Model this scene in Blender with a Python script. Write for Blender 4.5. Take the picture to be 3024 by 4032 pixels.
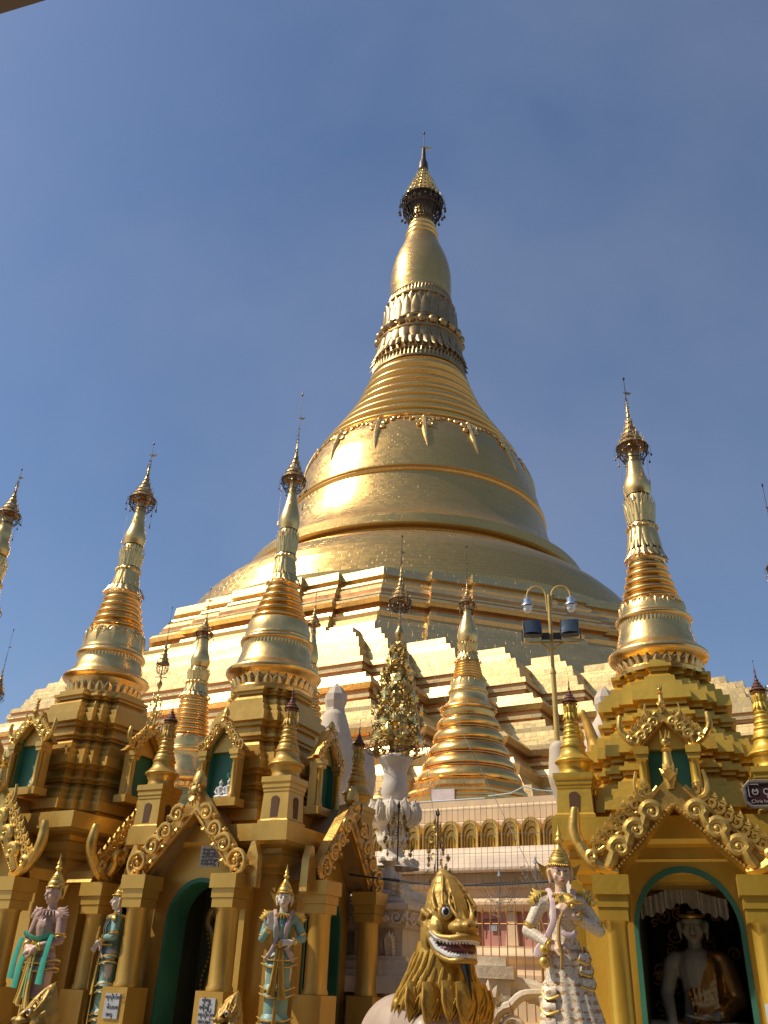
import bpy, math, random
from math import sin, cos, pi, radians as rad, sqrt, atan2, hypot
from mathutils import Matrix, Vector
random.seed(7)
for _o in list(bpy.data.objects): bpy.data.objects.remove(_o)
SC = bpy.context.scene
COL = SC.collection

# ------------------------------------------------------------------ camera
cam_d = bpy.data.cameras.new('camera'); cam = bpy.data.objects.new('camera', cam_d); COL.objects.link(cam)
cam_d.sensor_fit = 'VERTICAL'; cam_d.sensor_height = 36.0; cam_d.lens = 36.0 * 3379.0 / 4032.0
cam_d.clip_start = 0.1; cam_d.clip_end = 6000
_X = Vector((0.999119, -0.0203393, 0.0367141)); _Y = Vector((-0.0419715, -0.4841699, 0.8739668)); _Z = Vector((0.0, -0.8747376, -0.4845969))
_m = Matrix((( _X.x, _Y.x, _Z.x, 0), (_X.y, _Y.y, _Z.y, 0), (_X.z, _Y.z, _Z.z, 0), (0, 0, 0, 1)))
cam.matrix_world = Matrix.Translation((0, 0, 1.6)) @ _m
SC.camera = cam

# ------------------------------------------------------------------ light
SUN = Vector((-0.660, -0.065, 0.748)).normalized()
w = bpy.data.worlds.new('World'); SC.world = w; w.use_nodes = True
nt = w.node_tree; bg = nt.nodes['Background']
sky = nt.nodes.new('ShaderNodeTexSky'); sky.sky_type = 'NISHITA'; sky.sun_disc = False
sky.sun_elevation = math.asin(SUN.z); sky.sun_rotation = atan2(SUN.x, SUN.y)
sky.altitude = 0; sky.air_density = 1.1; sky.dust_density = 1.3; sky.ozone_density = 6.0
_tc = nt.nodes.new('ShaderNodeTexCoord'); _nz = nt.nodes.new('ShaderNodeTexNoise'); _nz.inputs['Scale'].default_value = 1.6; _nz.inputs['Detail'].default_value = 5.0; _nz.inputs['Roughness'].default_value = 0.55
_mp = nt.nodes.new('ShaderNodeMapping'); _mp.inputs['Scale'].default_value = (1.0, 1.6, 0.8); _mp.inputs['Location'].default_value = (3.1, 0.4, 1.2)
nt.links.new(_tc.outputs['Generated'], _mp.inputs[0]); nt.links.new(_mp.outputs[0], _nz.inputs['Vector'])
_r = nt.nodes.new('ShaderNodeMapRange'); _r.inputs[1].default_value = 0.42; _r.inputs[2].default_value = 0.72; _r.inputs[3].default_value = 0.0; _r.inputs[4].default_value = 0.24
nt.links.new(_nz.outputs['Fac'], _r.inputs[0])
_mx = nt.nodes.new('ShaderNodeMix'); _mx.data_type = 'RGBA'; nt.links.new(_r.outputs[0], _mx.inputs[0]); nt.links.new(sky.outputs[0], _mx.inputs[6]); _mx.inputs[7].default_value = (3.6, 3.9, 4.9, 1)   # thin high haze
nt.links.new(_mx.outputs[2], bg.inputs[0]); bg.inputs[1].default_value = 0.118
sl = bpy.data.lights.new('sun', 'SUN'); sl.energy = 5.0; sl.angle = rad(0.6); sl.color = (1.0, 0.90, 0.74)
so = bpy.data.objects.new('sun', sl); COL.objects.link(so); so.rotation_euler = SUN.to_track_quat('Z', 'Y').to_euler()
SC.view_settings.view_transform = 'Standard'; SC.view_settings.look = 'None'
SC.view_settings.exposure = -0.05; SC.view_settings.gamma = 1.0

# ------------------------------------------------------------------ materials
MATS = {}
def nodes_of(name):
    m = bpy.data.materials.new(name); m.use_nodes = True
    t = m.node_tree; b = t.nodes['Principled BSDF']
    return m, t, b
def N(t, kind, **kw):
    n = t.nodes.new(kind)
    for k, v in kw.items():
        if k.startswith('i_'):
            key = k[2:]
            key = int(key) if key.isdigit() else key.replace('_', ' ')
            n.inputs[key].default_value = v
        else: setattr(n, k, v)
    return n
def L(t, a, b): t.links.new(a, b)
def rgb(c): return (c[0], c[1], c[2], 1.0)
def mix(t, fac, a, b):
    n = t.nodes.new('ShaderNodeMix'); n.data_type = 'RGBA'
    if fac is not None:
        if isinstance(fac, (int, float)): n.inputs[0].default_value = fac
        else: L(t, fac, n.inputs[0])
    for v, s in ((a, n.inputs[6]), (b, n.inputs[7])):
        if isinstance(v, tuple): s.default_value = rgb(v)
        else: L(t, v, s)
    return n.outputs[2]
def ramp(t, src, p0, p1, v0=0.0, v1=1.0):
    n = t.nodes.new('ShaderNodeMapRange'); L(t, src, n.inputs[0])
    n.inputs[1].default_value = p0; n.inputs[2].default_value = p1; n.inputs[3].default_value = v0; n.inputs[4].default_value = v1
    return n.outputs[0]
def mat(name, base, metal=0.0, rough=0.5, dirt=None, dirt_amt=0.35, nscale=3.0, bump=0.0, bscale=30.0, rough_var=0.1, var=0.12, coat=0.0, streak=False, spec=0.5):
    """general weathered material: two octaves of colour variation, optional stains, bump"""
    if name in MATS: return MATS[name]
    m, t, b = nodes_of(name)
    tc = N(t, 'ShaderNodeTexCoord')
    mp = N(t, 'ShaderNodeMapping'); L(t, tc.outputs['Object'], mp.inputs[0])
    if streak: mp.inputs['Scale'].default_value = (1, 1, 0.25)
    n1 = N(t, 'ShaderNodeTexNoise', i_Scale=nscale, i_Detail=6.0, i_Roughness=0.6); L(t, mp.outputs[0], n1.inputs['Vector'])
    lo = tuple(max(0, c * (1 - var)) for c in base); hi = tuple(min(1, c * (1 + var)) for c in base)
    col = mix(t, ramp(t, n1.outputs['Fac'], 0.35, 0.65), lo, hi)
    if dirt is not None:
        n2 = N(t, 'ShaderNodeTexNoise', i_Scale=nscale * 0.7, i_Detail=8.0, i_Roughness=0.72); 
        mp2 = N(t, 'ShaderNodeMapping'); L(t, tc.outputs['Object'], mp2.inputs[0]); mp2.inputs['Location'].default_value = (13.1, 7.7, 3.3)
        if streak: mp2.inputs['Scale'].default_value = (1, 1, 0.3)
        L(t, mp2.outputs[0], n2.inputs['Vector'])
        f = ramp(t, n2.outputs['Fac'], 0.52, 0.74, 0.0, dirt_amt)
        col = mix(t, f, col, dirt)
    L(t, col, b.inputs['Base Color'])
    b.inputs['Metallic'].default_value = metal
    L(t, ramp(t, n1.outputs['Fac'], 0.3, 0.7, max(0.02, rough - rough_var), min(1, rough + rough_var)), b.inputs['Roughness'])
    b.inputs['Specular IOR Level'].default_value = spec
    if coat: b.inputs['Coat Weight'].default_value = coat; b.inputs['Coat Roughness'].default_value = 0.15
    if bump:
        n3 = N(t, 'ShaderNodeTexNoise', i_Scale=bscale, i_Detail=5.0); L(t, tc.outputs['Object'], n3.inputs['Vector'])
        bp = N(t, 'ShaderNodeBump', i_Strength=bump, i_Distance=0.02); L(t, n3.outputs['Fac'], bp.inputs['Height']); L(t, bp.outputs[0], b.inputs['Normal'])
    MATS[name] = m
    return m
def plate_mat(name, base, alt, bw, bh, rough, bump_d, metal=1.0, dent=1.0, dark=(0.25, 0.15, 0.05)):
    """hammered gilt plates laid in courses (uses the UV in metres)"""
    m, t, b = nodes_of(name)
    uv = N(t, 'ShaderNodeUVMap')
    br = N(t, 'ShaderNodeTexBrick'); L(t, uv.outputs[0], br.inputs['Vector'])
    br.inputs['Scale'].default_value = 1.0; br.inputs['Brick Width'].default_value = bw; br.inputs['Row Height'].default_value = bh
    br.inputs['Mortar Size'].default_value = 0.012; br.inputs['Mortar Smooth'].default_value = 0.3
    br.inputs['Color1'].default_value = (0, 0, 0, 1); br.inputs['Color2'].default_value = (1, 1, 1, 1); br.inputs['Mortar'].default_value = (0.5, 0.5, 0.5, 1)
    br.inputs['Bias'].default_value = 0.0
    tc = N(t, 'ShaderNodeTexCoord')
    big = N(t, 'ShaderNodeTexNoise', i_Scale=0.12, i_Detail=5.0, i_Roughness=0.65); L(t, tc.outputs['Object'], big.inputs['Vector'])
    band = N(t, 'ShaderNodeTexNoise', i_Scale=0.9, i_Detail=2.0)
    mpb = N(t, 'ShaderNodeMapping'); mpb.inputs['Scale'].default_value = (0.03, 0.03, 1.1); L(t, tc.outputs['Object'], mpb.inputs[0]); L(t, mpb.outputs[0], band.inputs['Vector'])
    sep = N(t, 'ShaderNodeSeparateColor'); L(t, br.outputs['Color'], sep.inputs[0])
    c = mix(t, ramp(t, sep.outputs[0], 0, 1, 0, 0.35), base, alt)
    c = mix(t, ramp(t, big.outputs['Fac'], 0.4, 0.66, 0, 0.3), c, alt)
    c = mix(t, ramp(t, band.outputs['Fac'], 0.45, 0.65, 0, 0.35), c, tuple(x * 0.8 for x in base))
    c = mix(t, ramp(t, br.outputs['Fac'], 0, 1, 0, 0.55), c, dark)
    L(t, c, b.inputs['Base Color']); b.inputs['Metallic'].default_value = metal
    L(t, ramp(t, sep.outputs[0], 0, 1, rough - 0.05, rough + 0.06), b.inputs['Roughness'])
    dn = N(t, 'ShaderNodeTexNoise', i_Scale=1.0, i_Detail=2.0)
    mpd = N(t, 'ShaderNodeMapping'); mpd.inputs['Scale'].default_value = (1.9 / bw, 1.9 / bh * 0.6, 1); L(t, uv.outputs[0], mpd.inputs[0])
    # shift the dents plate by plate, so that each plate has a tilt of its own
    ad = N(t, 'ShaderNodeVectorMath', operation='MULTIPLY_ADD'); L(t, br.outputs['Color'], ad.inputs[0]); ad.inputs[1].default_value = (7, 5, 3); L(t, mpd.outputs[0], ad.inputs[2])
    L(t, ad.outputs[0], dn.inputs['Vector'])
    b1 = N(t, 'ShaderNodeBump', i_Strength=1.0, i_Distance=bump_d * dent); L(t, dn.outputs['Fac'], b1.inputs['Height'])
    b2 = N(t, 'ShaderNodeBump', i_Strength=0.5, i_Distance=bump_d * 0.6, invert=True); L(t, br.outputs['Fac'], b2.inputs['Height']); L(t, b1.outputs[0], b2.inputs['Normal'])
    L(t, b2.outputs[0], b.inputs['Normal'])
    MATS[name] = m
    return m

GOLD_PLATE = plate_mat('gilt plates', (0.77, 0.475, 0.15), (0.62, 0.385, 0.13), 0.62, 0.30, 0.29, 0.006, metal=0.86)
GOLD_PLATE_BIG = plate_mat('gilt plates of the terraces', (0.80, 0.56, 0.24), (0.70, 0.48, 0.21), 0.62, 0.42, 0.37, 0.013, metal=0.88)
GOLD_LEAF = mat('gold leaf', (0.86, 0.56, 0.20), 0.92, 0.30, dirt=(0.42, 0.27, 0.10), dirt_amt=0.5, nscale=2.2, bump=0.25, bscale=9, rough_var=0.08)
GOLD_WARM = mat('polished warm gold', (0.86, 0.50, 0.15), 1.0, 0.26, dirt=(0.5, 0.26, 0.08), dirt_amt=0.4, nscale=1.2, bump=0.3, bscale=4)
GOLD_PAINT = mat('gold paint on plaster', (0.56, 0.335, 0.065), 0.45, 0.38, dirt=(0.18, 0.10, 0.03), dirt_amt=0.35, nscale=2.0, bump=0.12, bscale=22, var=0.10, streak=True)
GOLD_PAINT_B = mat('bright gold paint on plaster', (0.68, 0.43, 0.06), 0.55, 0.34, dirt=(0.22, 0.12, 0.03), dirt_amt=0.3, nscale=2.0, bump=0.12, bscale=22, var=0.10, streak=True)
GOLD_CARVE = mat('gilded carving', (0.66, 0.40, 0.10), 0.75, 0.36, dirt=(0.12, 0.08, 0.04), dirt_amt=0.6, nscale=5.0, bump=0.2, bscale=40)
GOLD_RED = mat('red primed gilt recess', (0.60, 0.27, 0.09), 0.8, 0.42, dirt=(0.2, 0.08, 0.04), nscale=1.0)
BRONZE = mat('tarnished bronze', (0.10, 0.075, 0.055), 0.9, 0.45, nscale=8, bump=0.1)
BRONZE_GOLD = mat('worn gilt bronze', (0.55, 0.36, 0.14), 1.0, 0.38, dirt=(0.12, 0.08, 0.05), dirt_amt=0.8, nscale=9, bump=0.2, bscale=50)
GREEN = mat('green painted plaster', (0.035, 0.16, 0.10), 0.0, 0.55, dirt=(0.02, 0.07, 0.05), nscale=2.5, bump=0.08)
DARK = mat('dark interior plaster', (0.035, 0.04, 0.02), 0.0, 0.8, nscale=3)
STONE = mat('white carved stone', (0.62, 0.53, 0.40), 0.0, 0.75, dirt=(0.12, 0.10, 0.075), dirt_amt=0.7, nscale=3.2, bump=0.35, bscale=26, streak=True)
STONE_CLEAN = mat('pale pinkish plaster', (0.54, 0.43, 0.31), 0.0, 0.7, dirt=(0.34, 0.26, 0.17), dirt_amt=0.5, nscale=2.2, bump=0.2, bscale=16)
CREAM = mat('cream painted plaster', (0.66, 0.46, 0.26), 0.0, 0.7, dirt=(0.30, 0.21, 0.13), dirt_amt=0.6, nscale=1.1, bump=0.15, bscale=12, streak=True)
PINK = mat('pink painted plaster', (0.46, 0.19, 0.15), 0.0, 0.7, dirt=(0.33, 0.20, 0.16), dirt_amt=0.5, nscale=1.6, bump=0.1)
MARBLE = mat('pale marble paving', (0.30, 0.26, 0.21), 0.0, 0.4, dirt=(0.25, 0.2, 0.15), dirt_amt=0.4, nscale=0.8)
SOFFIT = mat('weathered eave boards', (0.20, 0.16, 0.11), 0.0, 0.7, dirt=(0.07, 0.06, 0.04), nscale=4)

# ------------------------------------------------------------------ mesh building
class MB:
    def __init__(s): s.v = []; s.f = []; s.uv = []; s.M = Matrix.Identity(4)
    def add(s, vs, fs, uvs=None):
        o = len(s.v); M = s.M
        s.v.extend([tuple(M @ Vector(p)) for p in vs])
        flip = M.determinant() < 0
        for k, f in enumerate(fs):
            g = [i + o for i in f]; u = uvs[k] if uvs else [(0.0, 0.0)] * len(f)
            if flip: g.reverse(); u = list(reversed(u))
            s.f.append(g); s.uv.append(u)
    def box(s, x0, x1, y0, y1, z0, z1, taper=0.0):
        t = taper
        s.add([(x0, y0, z0), (x1, y0, z0), (x1, y1, z0), (x0, y1, z0), (x0 + t, y0 + t, z1), (x1 - t, y0 + t, z1), (x1 - t, y1 - t, z1), (x0 + t, y1 - t, z1)],
              [(3, 2, 1, 0), (4, 5, 6, 7), (0, 1, 5, 4), (1, 2, 6, 5), (2, 3, 7, 6), (3, 0, 4, 7)])
    def loft(s, rings, caps=(True, True), closed=True):
        """rings: lists of (x,y,z) with equal counts, counter-clockwise seen from above, going up"""
        n = len(rings[0]); vs = [p for r in rings for p in r]; fs = []; us = []
        v = 0.0
        per = []
        for r in rings:
            a = [0.0]
            for i in range(n):
                p, q = r[i], r[(i + 1) % n]; a.append(a[-1] + math.dist(p, q))
            per.append(a)
        vh = [0.0]
        for k in range(len(rings) - 1): vh.append(vh[-1] + math.dist(rings[k][0], rings[k + 1][0]))
        base = per[0]
        for k in range(len(rings) - 1):
            for i in range(n if closed else n - 1):
                j = (i + 1) % n
                fs.append((k * n + i, k * n + j, (k + 1) * n + j, (k + 1) * n + i))
                us.append([(base[i], vh[k]), (base[i + 1], vh[k]), (base[i + 1], vh[k + 1]), (base[i], vh[k + 1])])
        if caps[0] and closed: fs.append(tuple(range(n - 1, -1, -1))); us.append([(0, 0)] * n)
        if caps[1] and closed: fs.append(tuple((len(rings) - 1) * n + i for i in range(n))); us.append([(0, 0)] * n)
        s.add(vs, fs, us)
    def lathe(s, prof, n=48, cx=0.0, cy=0.0, mod=None, caps=(False, True)):
        """prof: (r,z) going up"""
        rings = []
        for k, (r, z) in enumerate(prof):
            ring = []
            for i in range(n):
                th = 2 * pi * i / n; q = r if mod is None else mod(k, r, z, th)
                ring.append((cx + q * cos(th), cy + q * sin(th), z))
            rings.append(ring)
        s.loft(rings, caps)
    def tube(s, path, rad_, n=8, caps=True, flat=1.0):
        """path: 3D points; rad_: number or list"""
        P = [Vector(p) for p in path]; m = len(P)
        R = [rad_] * m if isinstance(rad_, (int, float)) else list(rad_)
        T = []
        for i in range(m):
            a = P[max(i - 1, 0)]; b = P[min(i + 1, m - 1)]; d = (b - a)
            T.append(d.normalized() if d.length > 1e-9 else Vector((0, 0, 1)))
        up = Vector((0, 1, 0)) if abs(T[0].y) < 0.9 else Vector((1, 0, 0))
        nrm = (up - T[0] * up.dot(T[0])).normalized(); rings = []
        for i in range(m):
            nrm = (nrm - T[i] * nrm.dot(T[i]))
            nrm = nrm.normalized() if nrm.length > 1e-6 else T[i].orthogonal().normalized()
            bn = T[i].cross(nrm)
            rings.append([tuple(P[i] + (nrm * cos(2 * pi * k / n) * flat + bn * sin(2 * pi * k / n)) * R[i]) for k in range(n)])
        s.loft(rings, (caps, caps))
    def ball(s, c, r, nu=10, nv=7, M=None):
        rx, ry, rz = (r, r, r) if isinstance(r, (int, float)) else r
        vs = [(0, 0, -1)]; fs = []
        for j in range(1, nv):
            ph = -pi / 2 + pi * j / nv
            for i in range(nu): vs.append((cos(ph) * cos(2 * pi * i / nu), cos(ph) * sin(2 * pi * i / nu), sin(ph)))
        vs.append((0, 0, 1)); last = len(vs) - 1
        for i in range(nu): fs.append((0, 1 + (i + 1) % nu, 1 + i))
        for j in range(nv - 2):
            for i in range(nu):
                a = 1 + j * nu + i; b = 1 + j * nu + (i + 1) % nu; fs.append((a, b, b + nu, a + nu))
        for i in range(nu): fs.append((last, last - nu + i, last - nu + (i + 1) % nu))
        out = []
        for p in vs:
            q = Vector((p[0] * rx, p[1] * ry, p[2] * rz))
            if M is not None: q = M @ q
            out.append((q.x + c[0], q.y + c[1], q.z + c[2]))
        s.add(out, fs)
    def cone(s, p0, p1, r0, r1, n=10): s.tube([p0, p1], [max(r0, 1e-4), max(r1, 1e-4)], n)
    def poly(s, pts, depth):
        """planar polygon in local x,z (counter-clockwise seen from -y) with thickness depth going +y; pts=(x,z)"""
        n = len(pts)
        vs = [(x, 0, z) for x, z in pts] + [(x, depth, z) for x, z in pts]
        fs = [tuple(range(n)), tuple(range(2 * n - 1, n - 1, -1))] + [(i, i + n, (i + 1) % n + n, (i + 1) % n) for i in range(n)]
        s.add(vs, fs)
    def build(s, name, material, parent=None, smooth=35, kind=None, label=None):
        me = bpy.data.meshes.new(name); me.from_pydata(s.v, [], s.f)
        uvl = me.uv_layers.new(name='UVMap'); flat = [c for f in s.uv for p in f for c in p]
        uvl.data.foreach_set('uv', flat)
        me.materials.append(material); me.validate(); me.update()
        if smooth:
            me.polygons.foreach_set('use_smooth', [True] * len(me.polygons)); me.set_sharp_from_angle(angle=rad(smooth))
        o = bpy.data.objects.new(name, me); COL.objects.link(o)
        if parent is not None: o.parent = parent
        if kind: o['kind'] = kind
        if label: o['label'] = label
        return o
def T(x=0, y=0, z=0, rz=0, s=1.0, rx=0, ry=0):
    return Matrix.Translation((x, y, z)) @ Matrix.Rotation(rz, 4, 'Z') @ Matrix.Rotation(ry, 4, 'Y') @ Matrix.Rotation(rx, 4, 'X') @ Matrix.Scale(s, 4)
def tag(o, label, cat, group=None, kind=None):
    o['label'] = label; o['category'] = cat
    if group: o['group'] = group
    if kind: o['kind'] = kind
    return o
def thing(name, label, cat, loc=(0, 0, 0), rz=0.0, group=None):
    o = bpy.data.objects.new(name, None); COL.objects.link(o); o.empty_display_size = 0.3
    o.location = loc; o.rotation_euler = (0, 0, rz)
    return tag(o, label, cat, group)
def children_of(o): return [c for c in bpy.data.objects if c.parent == o]
def copy_tree(o, parent=None, kids=None):
    if kids is None:
        kids = {}
        for c in bpy.data.objects:
            if c.parent: kids.setdefault(c.parent.name, []).append(c)
    c = o.copy(); COL.objects.link(c); c.parent = parent
    for ch in kids.get(o.name, []): copy_tree(ch, c, kids)
    return c
def smooth_line(pts, n=6):
    """Catmull-Rom through points"""
    P = [Vector(p) for p in pts]; out = []
    for i in range(len(P) - 1):
        p0 = P[max(i - 1, 0)]; p1 = P[i]; p2 = P[i + 1]; p3 = P[min(i + 2, len(P) - 1)]
        for k in range(n):
            t = k / n
            out.append(0.5 * ((2 * p1) + (p2 - p0) * t + (2 * p0 - 5 * p1 + 4 * p2 - p3) * t * t + (3 * p1 - p0 - 3 * p2 + p3) * t ** 3))
    out.append(P[-1]); return [tuple(p) for p in out]
def spiral(cx, cz, r0, a0, turns, y=0.0, r1=None, n=18, hand=1):
    """flat spiral in the x-z plane winding inward from radius r0 at angle a0"""
    r1 = r0 * 0.18 if r1 is None else r1
    return [(cx + (r0 + (r1 - r0) * (i / n)) * cos(a0 + hand * 2 * pi * turns * i / n), y, cz + (r0 + (r1 - r0) * (i / n)) * sin(a0 + hand * 2 * pi * turns * i / n)) for i in range(n + 1)]
# ------------------------------------------------------------------ the ground
g = MB(); 
for r0, r1 in ((0, 60), (60, 400), (400, 3000)):
    n = 48
    if r0 == 0: g.add([(r1 * cos(2 * pi * i / n), r1 * sin(2 * pi * i / n), 0) for i in range(n)], [tuple(range(n))])
    else: g.add([(r * cos(2 * pi * i / n), r * sin(2 * pi * i / n), 0) for r in (r0, r1) for i in range(n)], [(i, n + i, n + (i + 1) % n, (i + 1) % n) for i in range(n)])
ground = g.build('ground', MARBLE, kind='structure', smooth=0)

# ------------------------------------------------------------------ great stupa
# the precinct's grid is turned 30 degrees: local -y is the face turned to the camera's left
GX, GY = 3.15, 73.94
GYAW = rad(-30)
def gridpt(n1, n2, z=0.0): return (GX - 0.5 * n1 + 0.866 * n2, GY - 0.866 * n1 - 0.5 * n2, z)
great = thing('great_stupa', 'towering gilded bell-shaped main pagoda with umbrella crown, rising behind the small shrines', 'pagoda', (GX, GY, 0), GYAW)
def redent_poly(corners, o):
    """corners: convex corners (x,y) of one quadrant from the +x side to the +y side; o: outward offset; returns CCW ring (x,y)"""
    q = []
    for i, (x, y) in enumerate(corners):
        q.append((x + o, y + o))
        if i < len(corners) - 1: q.append((corners[i + 1][0] + o, y + o))
    ring = []
    for k in range(4):
        c, s_ = (1, 0, -1, 0)[k], (0, 1, 0, -1)[k]
        for x, y in q: ring.append((x * c - y * s_, x * s_ + y * c))
    return ring
TC = [(28.2, 10.9), (27.4, 12.2), (24.7, 14.8), (22.0, 17.2), (19.6, 19.6), (17.2, 22.0), (14.8, 24.7), (12.2, 27.4), (10.9, 28.2)]
def rings_of(corners, prof): return [[(x, y, z) for x, y in redent_poly(corners, o)] for o, z in prof]
# square terraces, profile (offset, height) from the plinth up
prof_sq = [(8.5, 6.3), (8.4, 7.4), (8.0, 7.5), (8.0, 7.9), (7.5, 8.1), (7.4, 8.9), (6.9, 9.0), (6.6, 9.5), (6.7, 9.9), (6.3, 10.1), (6.2, 10.35), (5.5, 10.45), (5.5, 10.62), (5.75, 10.64), (5.75, 10.8), (5.5, 10.83), (5.5, 11.0), (5.8, 11.1), (5.9, 11.35), (5.6, 11.65), (5.0, 11.7),
           (4.95, 12.1), (4.5, 12.2), (4.45, 12.55), (4.0, 12.65), (4.0, 12.9), (3.5, 13.0), (3.45, 13.4), (2.95, 13.45), (2.95, 13.6), (3.2, 13.62), (3.2, 13.8), (2.95, 13.82), (2.95, 14.0), (3.2, 14.05), (3.35, 14.3), (3.2, 14.6), (2.65, 14.72), (2.55, 15.1),
           (2.1, 15.2), (1.85, 15.35), (1.85, 15.5), (2.05, 15.52), (2.05, 15.7), (1.85, 15.72), (1.85, 15.88), (2.05, 15.9), (2.0, 16.2), (1.6, 16.25), (1.5, 16.9), (1.3, 17.0), (1.2, 17.6), (0.8, 17.65), (0.7, 18.1), (0.3, 18.15), (0.2, 18.7)]
m = MB(); m.loft(rings_of(TC, prof_sq), (False, True)); m.build('square_terraces', GOLD_PLATE_BIG, great, smooth=25)
# red primed recesses: a thin skirt inside every double stripe
m = MB()
for z0, z1, o in ((10.46, 11.02, 5.62), (13.44, 14.02, 3.07), (15.34, 15.9, 1.96)):
    m.loft(rings_of(TC, [(o, z0), (o, z1)]), (False, False))
m.build('recessed_stripe', GOLD_RED, great, smooth=25)
# octagonal terraces with stepped-out middles
def oct_ring(R, z):
    pts = []; side = 2 * R * sin(pi / 8)
    for k in range(8):
        a = -pi / 2 - pi / 8 + k * pi / 4          # vertex angle in the local grid
        b = a + pi / 4; va = Vector((R * cos(a), R * sin(a))); vb = Vector((R * cos(b), R * sin(b)))
        d = (vb - va).normalized(); nn = Vector((d.y, -d.x))
        L1, L2, s1, s2 = 3.2, 5.9, 0.42, 0.84
        for q in (va, va + d * L1, va + d * L1 + nn * s1, va + d * L2 + nn * s1, va + d * L2 + nn * s2, vb - d * L2 + nn * s2, vb - d * L2 + nn * s1, vb - d * L1 + nn * s1, vb - d * L1):
            pts.append((q.x, q.y, z))
    return pts
prof_oct_lo = [(28.3, 17.6), (28.1, 18.7), (27.5, 18.9), (27.2, 19.7), (26.6, 19.8), (26.5, 20.0), (26.3, 20.7), (25.8, 20.8), (25.6, 21.1), (25.3, 21.5), (25.4, 21.7), (25.1, 21.9), (24.7, 22.0), (24.6, 22.3)]
prof_oct_up = [(23.9, 22.3), (23.9, 22.6), (24.6, 22.7), (24.8, 22.95), (24.6, 23.2), (24.1, 23.3), (23.9, 23.45), (24.1, 23.5), (24.1, 23.62), (23.8, 23.65), (23.8, 23.8), (23.9, 23.95), (23.6, 24.35), (23.3, 24.4), (23.4, 24.6), (23.3, 24.8), (22.95, 24.85), (22.9, 25.1), (23.2, 25.2), (23.1, 25.8), (20.2, 25.85)]
m = MB(); m.loft([oct_ring(R, z) for R, z in prof_oct_lo], (False, True)); m.build('lower_octagon_terrace', GOLD_PLATE_BIG, great, smooth=25)
m = MB(); m.loft([oct_ring(R, z) for R, z in prof_oct_up], (False, True)); m.build('upper_octagon_terrace', GOLD_PLATE_BIG, great, smooth=25)
m = MB(); m.loft([oct_ring(R, z) for R, z in [(24.15, 22.25), (24.15, 22.72)]], (False, False)); m.loft([oct_ring(R, z) for R, z in [(23.95, 23.42), (23.95, 23.9)]], (False, False)); m.build('recessed_stripe', GOLD_RED, great, smooth=25)
# circular bands under the bell
m = MB(); m.lathe([(21.0, 25.8), (21.0, 26.7), (20.8, 26.75), (20.5, 27.7), (20.3, 27.75), (20.0, 28.7), (19.75, 28.75), (19.35, 29.6), (19.1, 29.65), (18.6, 30.4), (18.3, 30.45), (17.7, 31.2), (17.4, 31.25), (16.6, 31.95), (16.3, 32.0), (15.2, 32.75), (14.9, 32.8), (14.9, 33.1)], 160)
m.build('circular_bands', GOLD_PLATE, great, smooth=20)
m = MB(); m.lathe([(14.8, 33.05), (15.45, 33.15), (15.6, 33.25), (15.6, 34.0), (15.5, 34.15), (15.2, 34.25)], 160)
m.build('bell_lip', plate_mat('greenish gilt plates', (0.66, 0.42, 0.14), (0.54, 0.35, 0.12), 0.5, 0.5, 0.38, 0.01, metal=0.9), great, smooth=30)
bell_prof = smooth_line([(15.25, 34.2, 0), (14.3, 34.9, 0), (13.55, 36.0, 0), (13.0, 37.3, 0), (12.65, 38.6, 0), (12.4, 39.9, 0)], 4)
bp = [(a, b) for a, b, _ in bell_prof]
bp += [(12.5, 39.95), (12.56, 40.1), (12.4, 40.22), (12.36, 40.4), (12.46, 40.45), (12.46, 40.6), (12.25, 40.7)]
bp += [(a, b) for a, b, _ in smooth_line([(12.22, 40.8, 0), (12.0, 42.1, 0), (11.75, 43.1, 0), (11.5, 44.1, 0), (11.1, 45.1, 0), (10.75, 46.0, 0), (10.3, 46.8, 0), (9.9, 47.25, 0)], 4)]
m = MB(); m.lathe(bp, 160); m.build('bell', GOLD_PLATE, great, smooth=50)
# rings (turban bands) above the bell
cone = [(10.1, 47.2), (9.1, 49.1), (8.0, 51.0), (6.95, 53.0), (6.15, 54.9), (5.5, 56.9), (5.05, 58.6)]
def cone_r(z):
    for (r0, z0), (r1, z1) in zip(cone, cone[1:]):
        if z <= z1: return r0 + (r1 - r0) * (z - z0) / (z1 - z0)
    return cone[-1][0]
rp = []; zz = [47.2, 48.5, 49.9, 51.4, 52.9, 54.3, 55.6, 56.9]
for i, z0 in enumerate(zz):
    z1 = zz[i + 1] if i + 1 < len(zz) else 58.5
    h = z1 - z0
    for k in range(9):
        t = k / 8; z = z0 + h * (0.02 + 0.60 * t)
        rp.append((cone_r(z) + 0.52 * sin(pi * t) ** 0.8 * (1 - 0.05 * i) - 0.18, z))
    for t in (0.70, 0.80, 0.90): rp.append((cone_r(z0 + h * t) - 0.30 + (0.2 if t == 0.80 else 0), z0 + h * t))
rp.append((4.75, 58.6)); rp.append((4.75, 59.0))
m = MB(); m.lathe(rp, 128); m.build('turban_bands', GOLD_PLATE, great, smooth=40)
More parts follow.
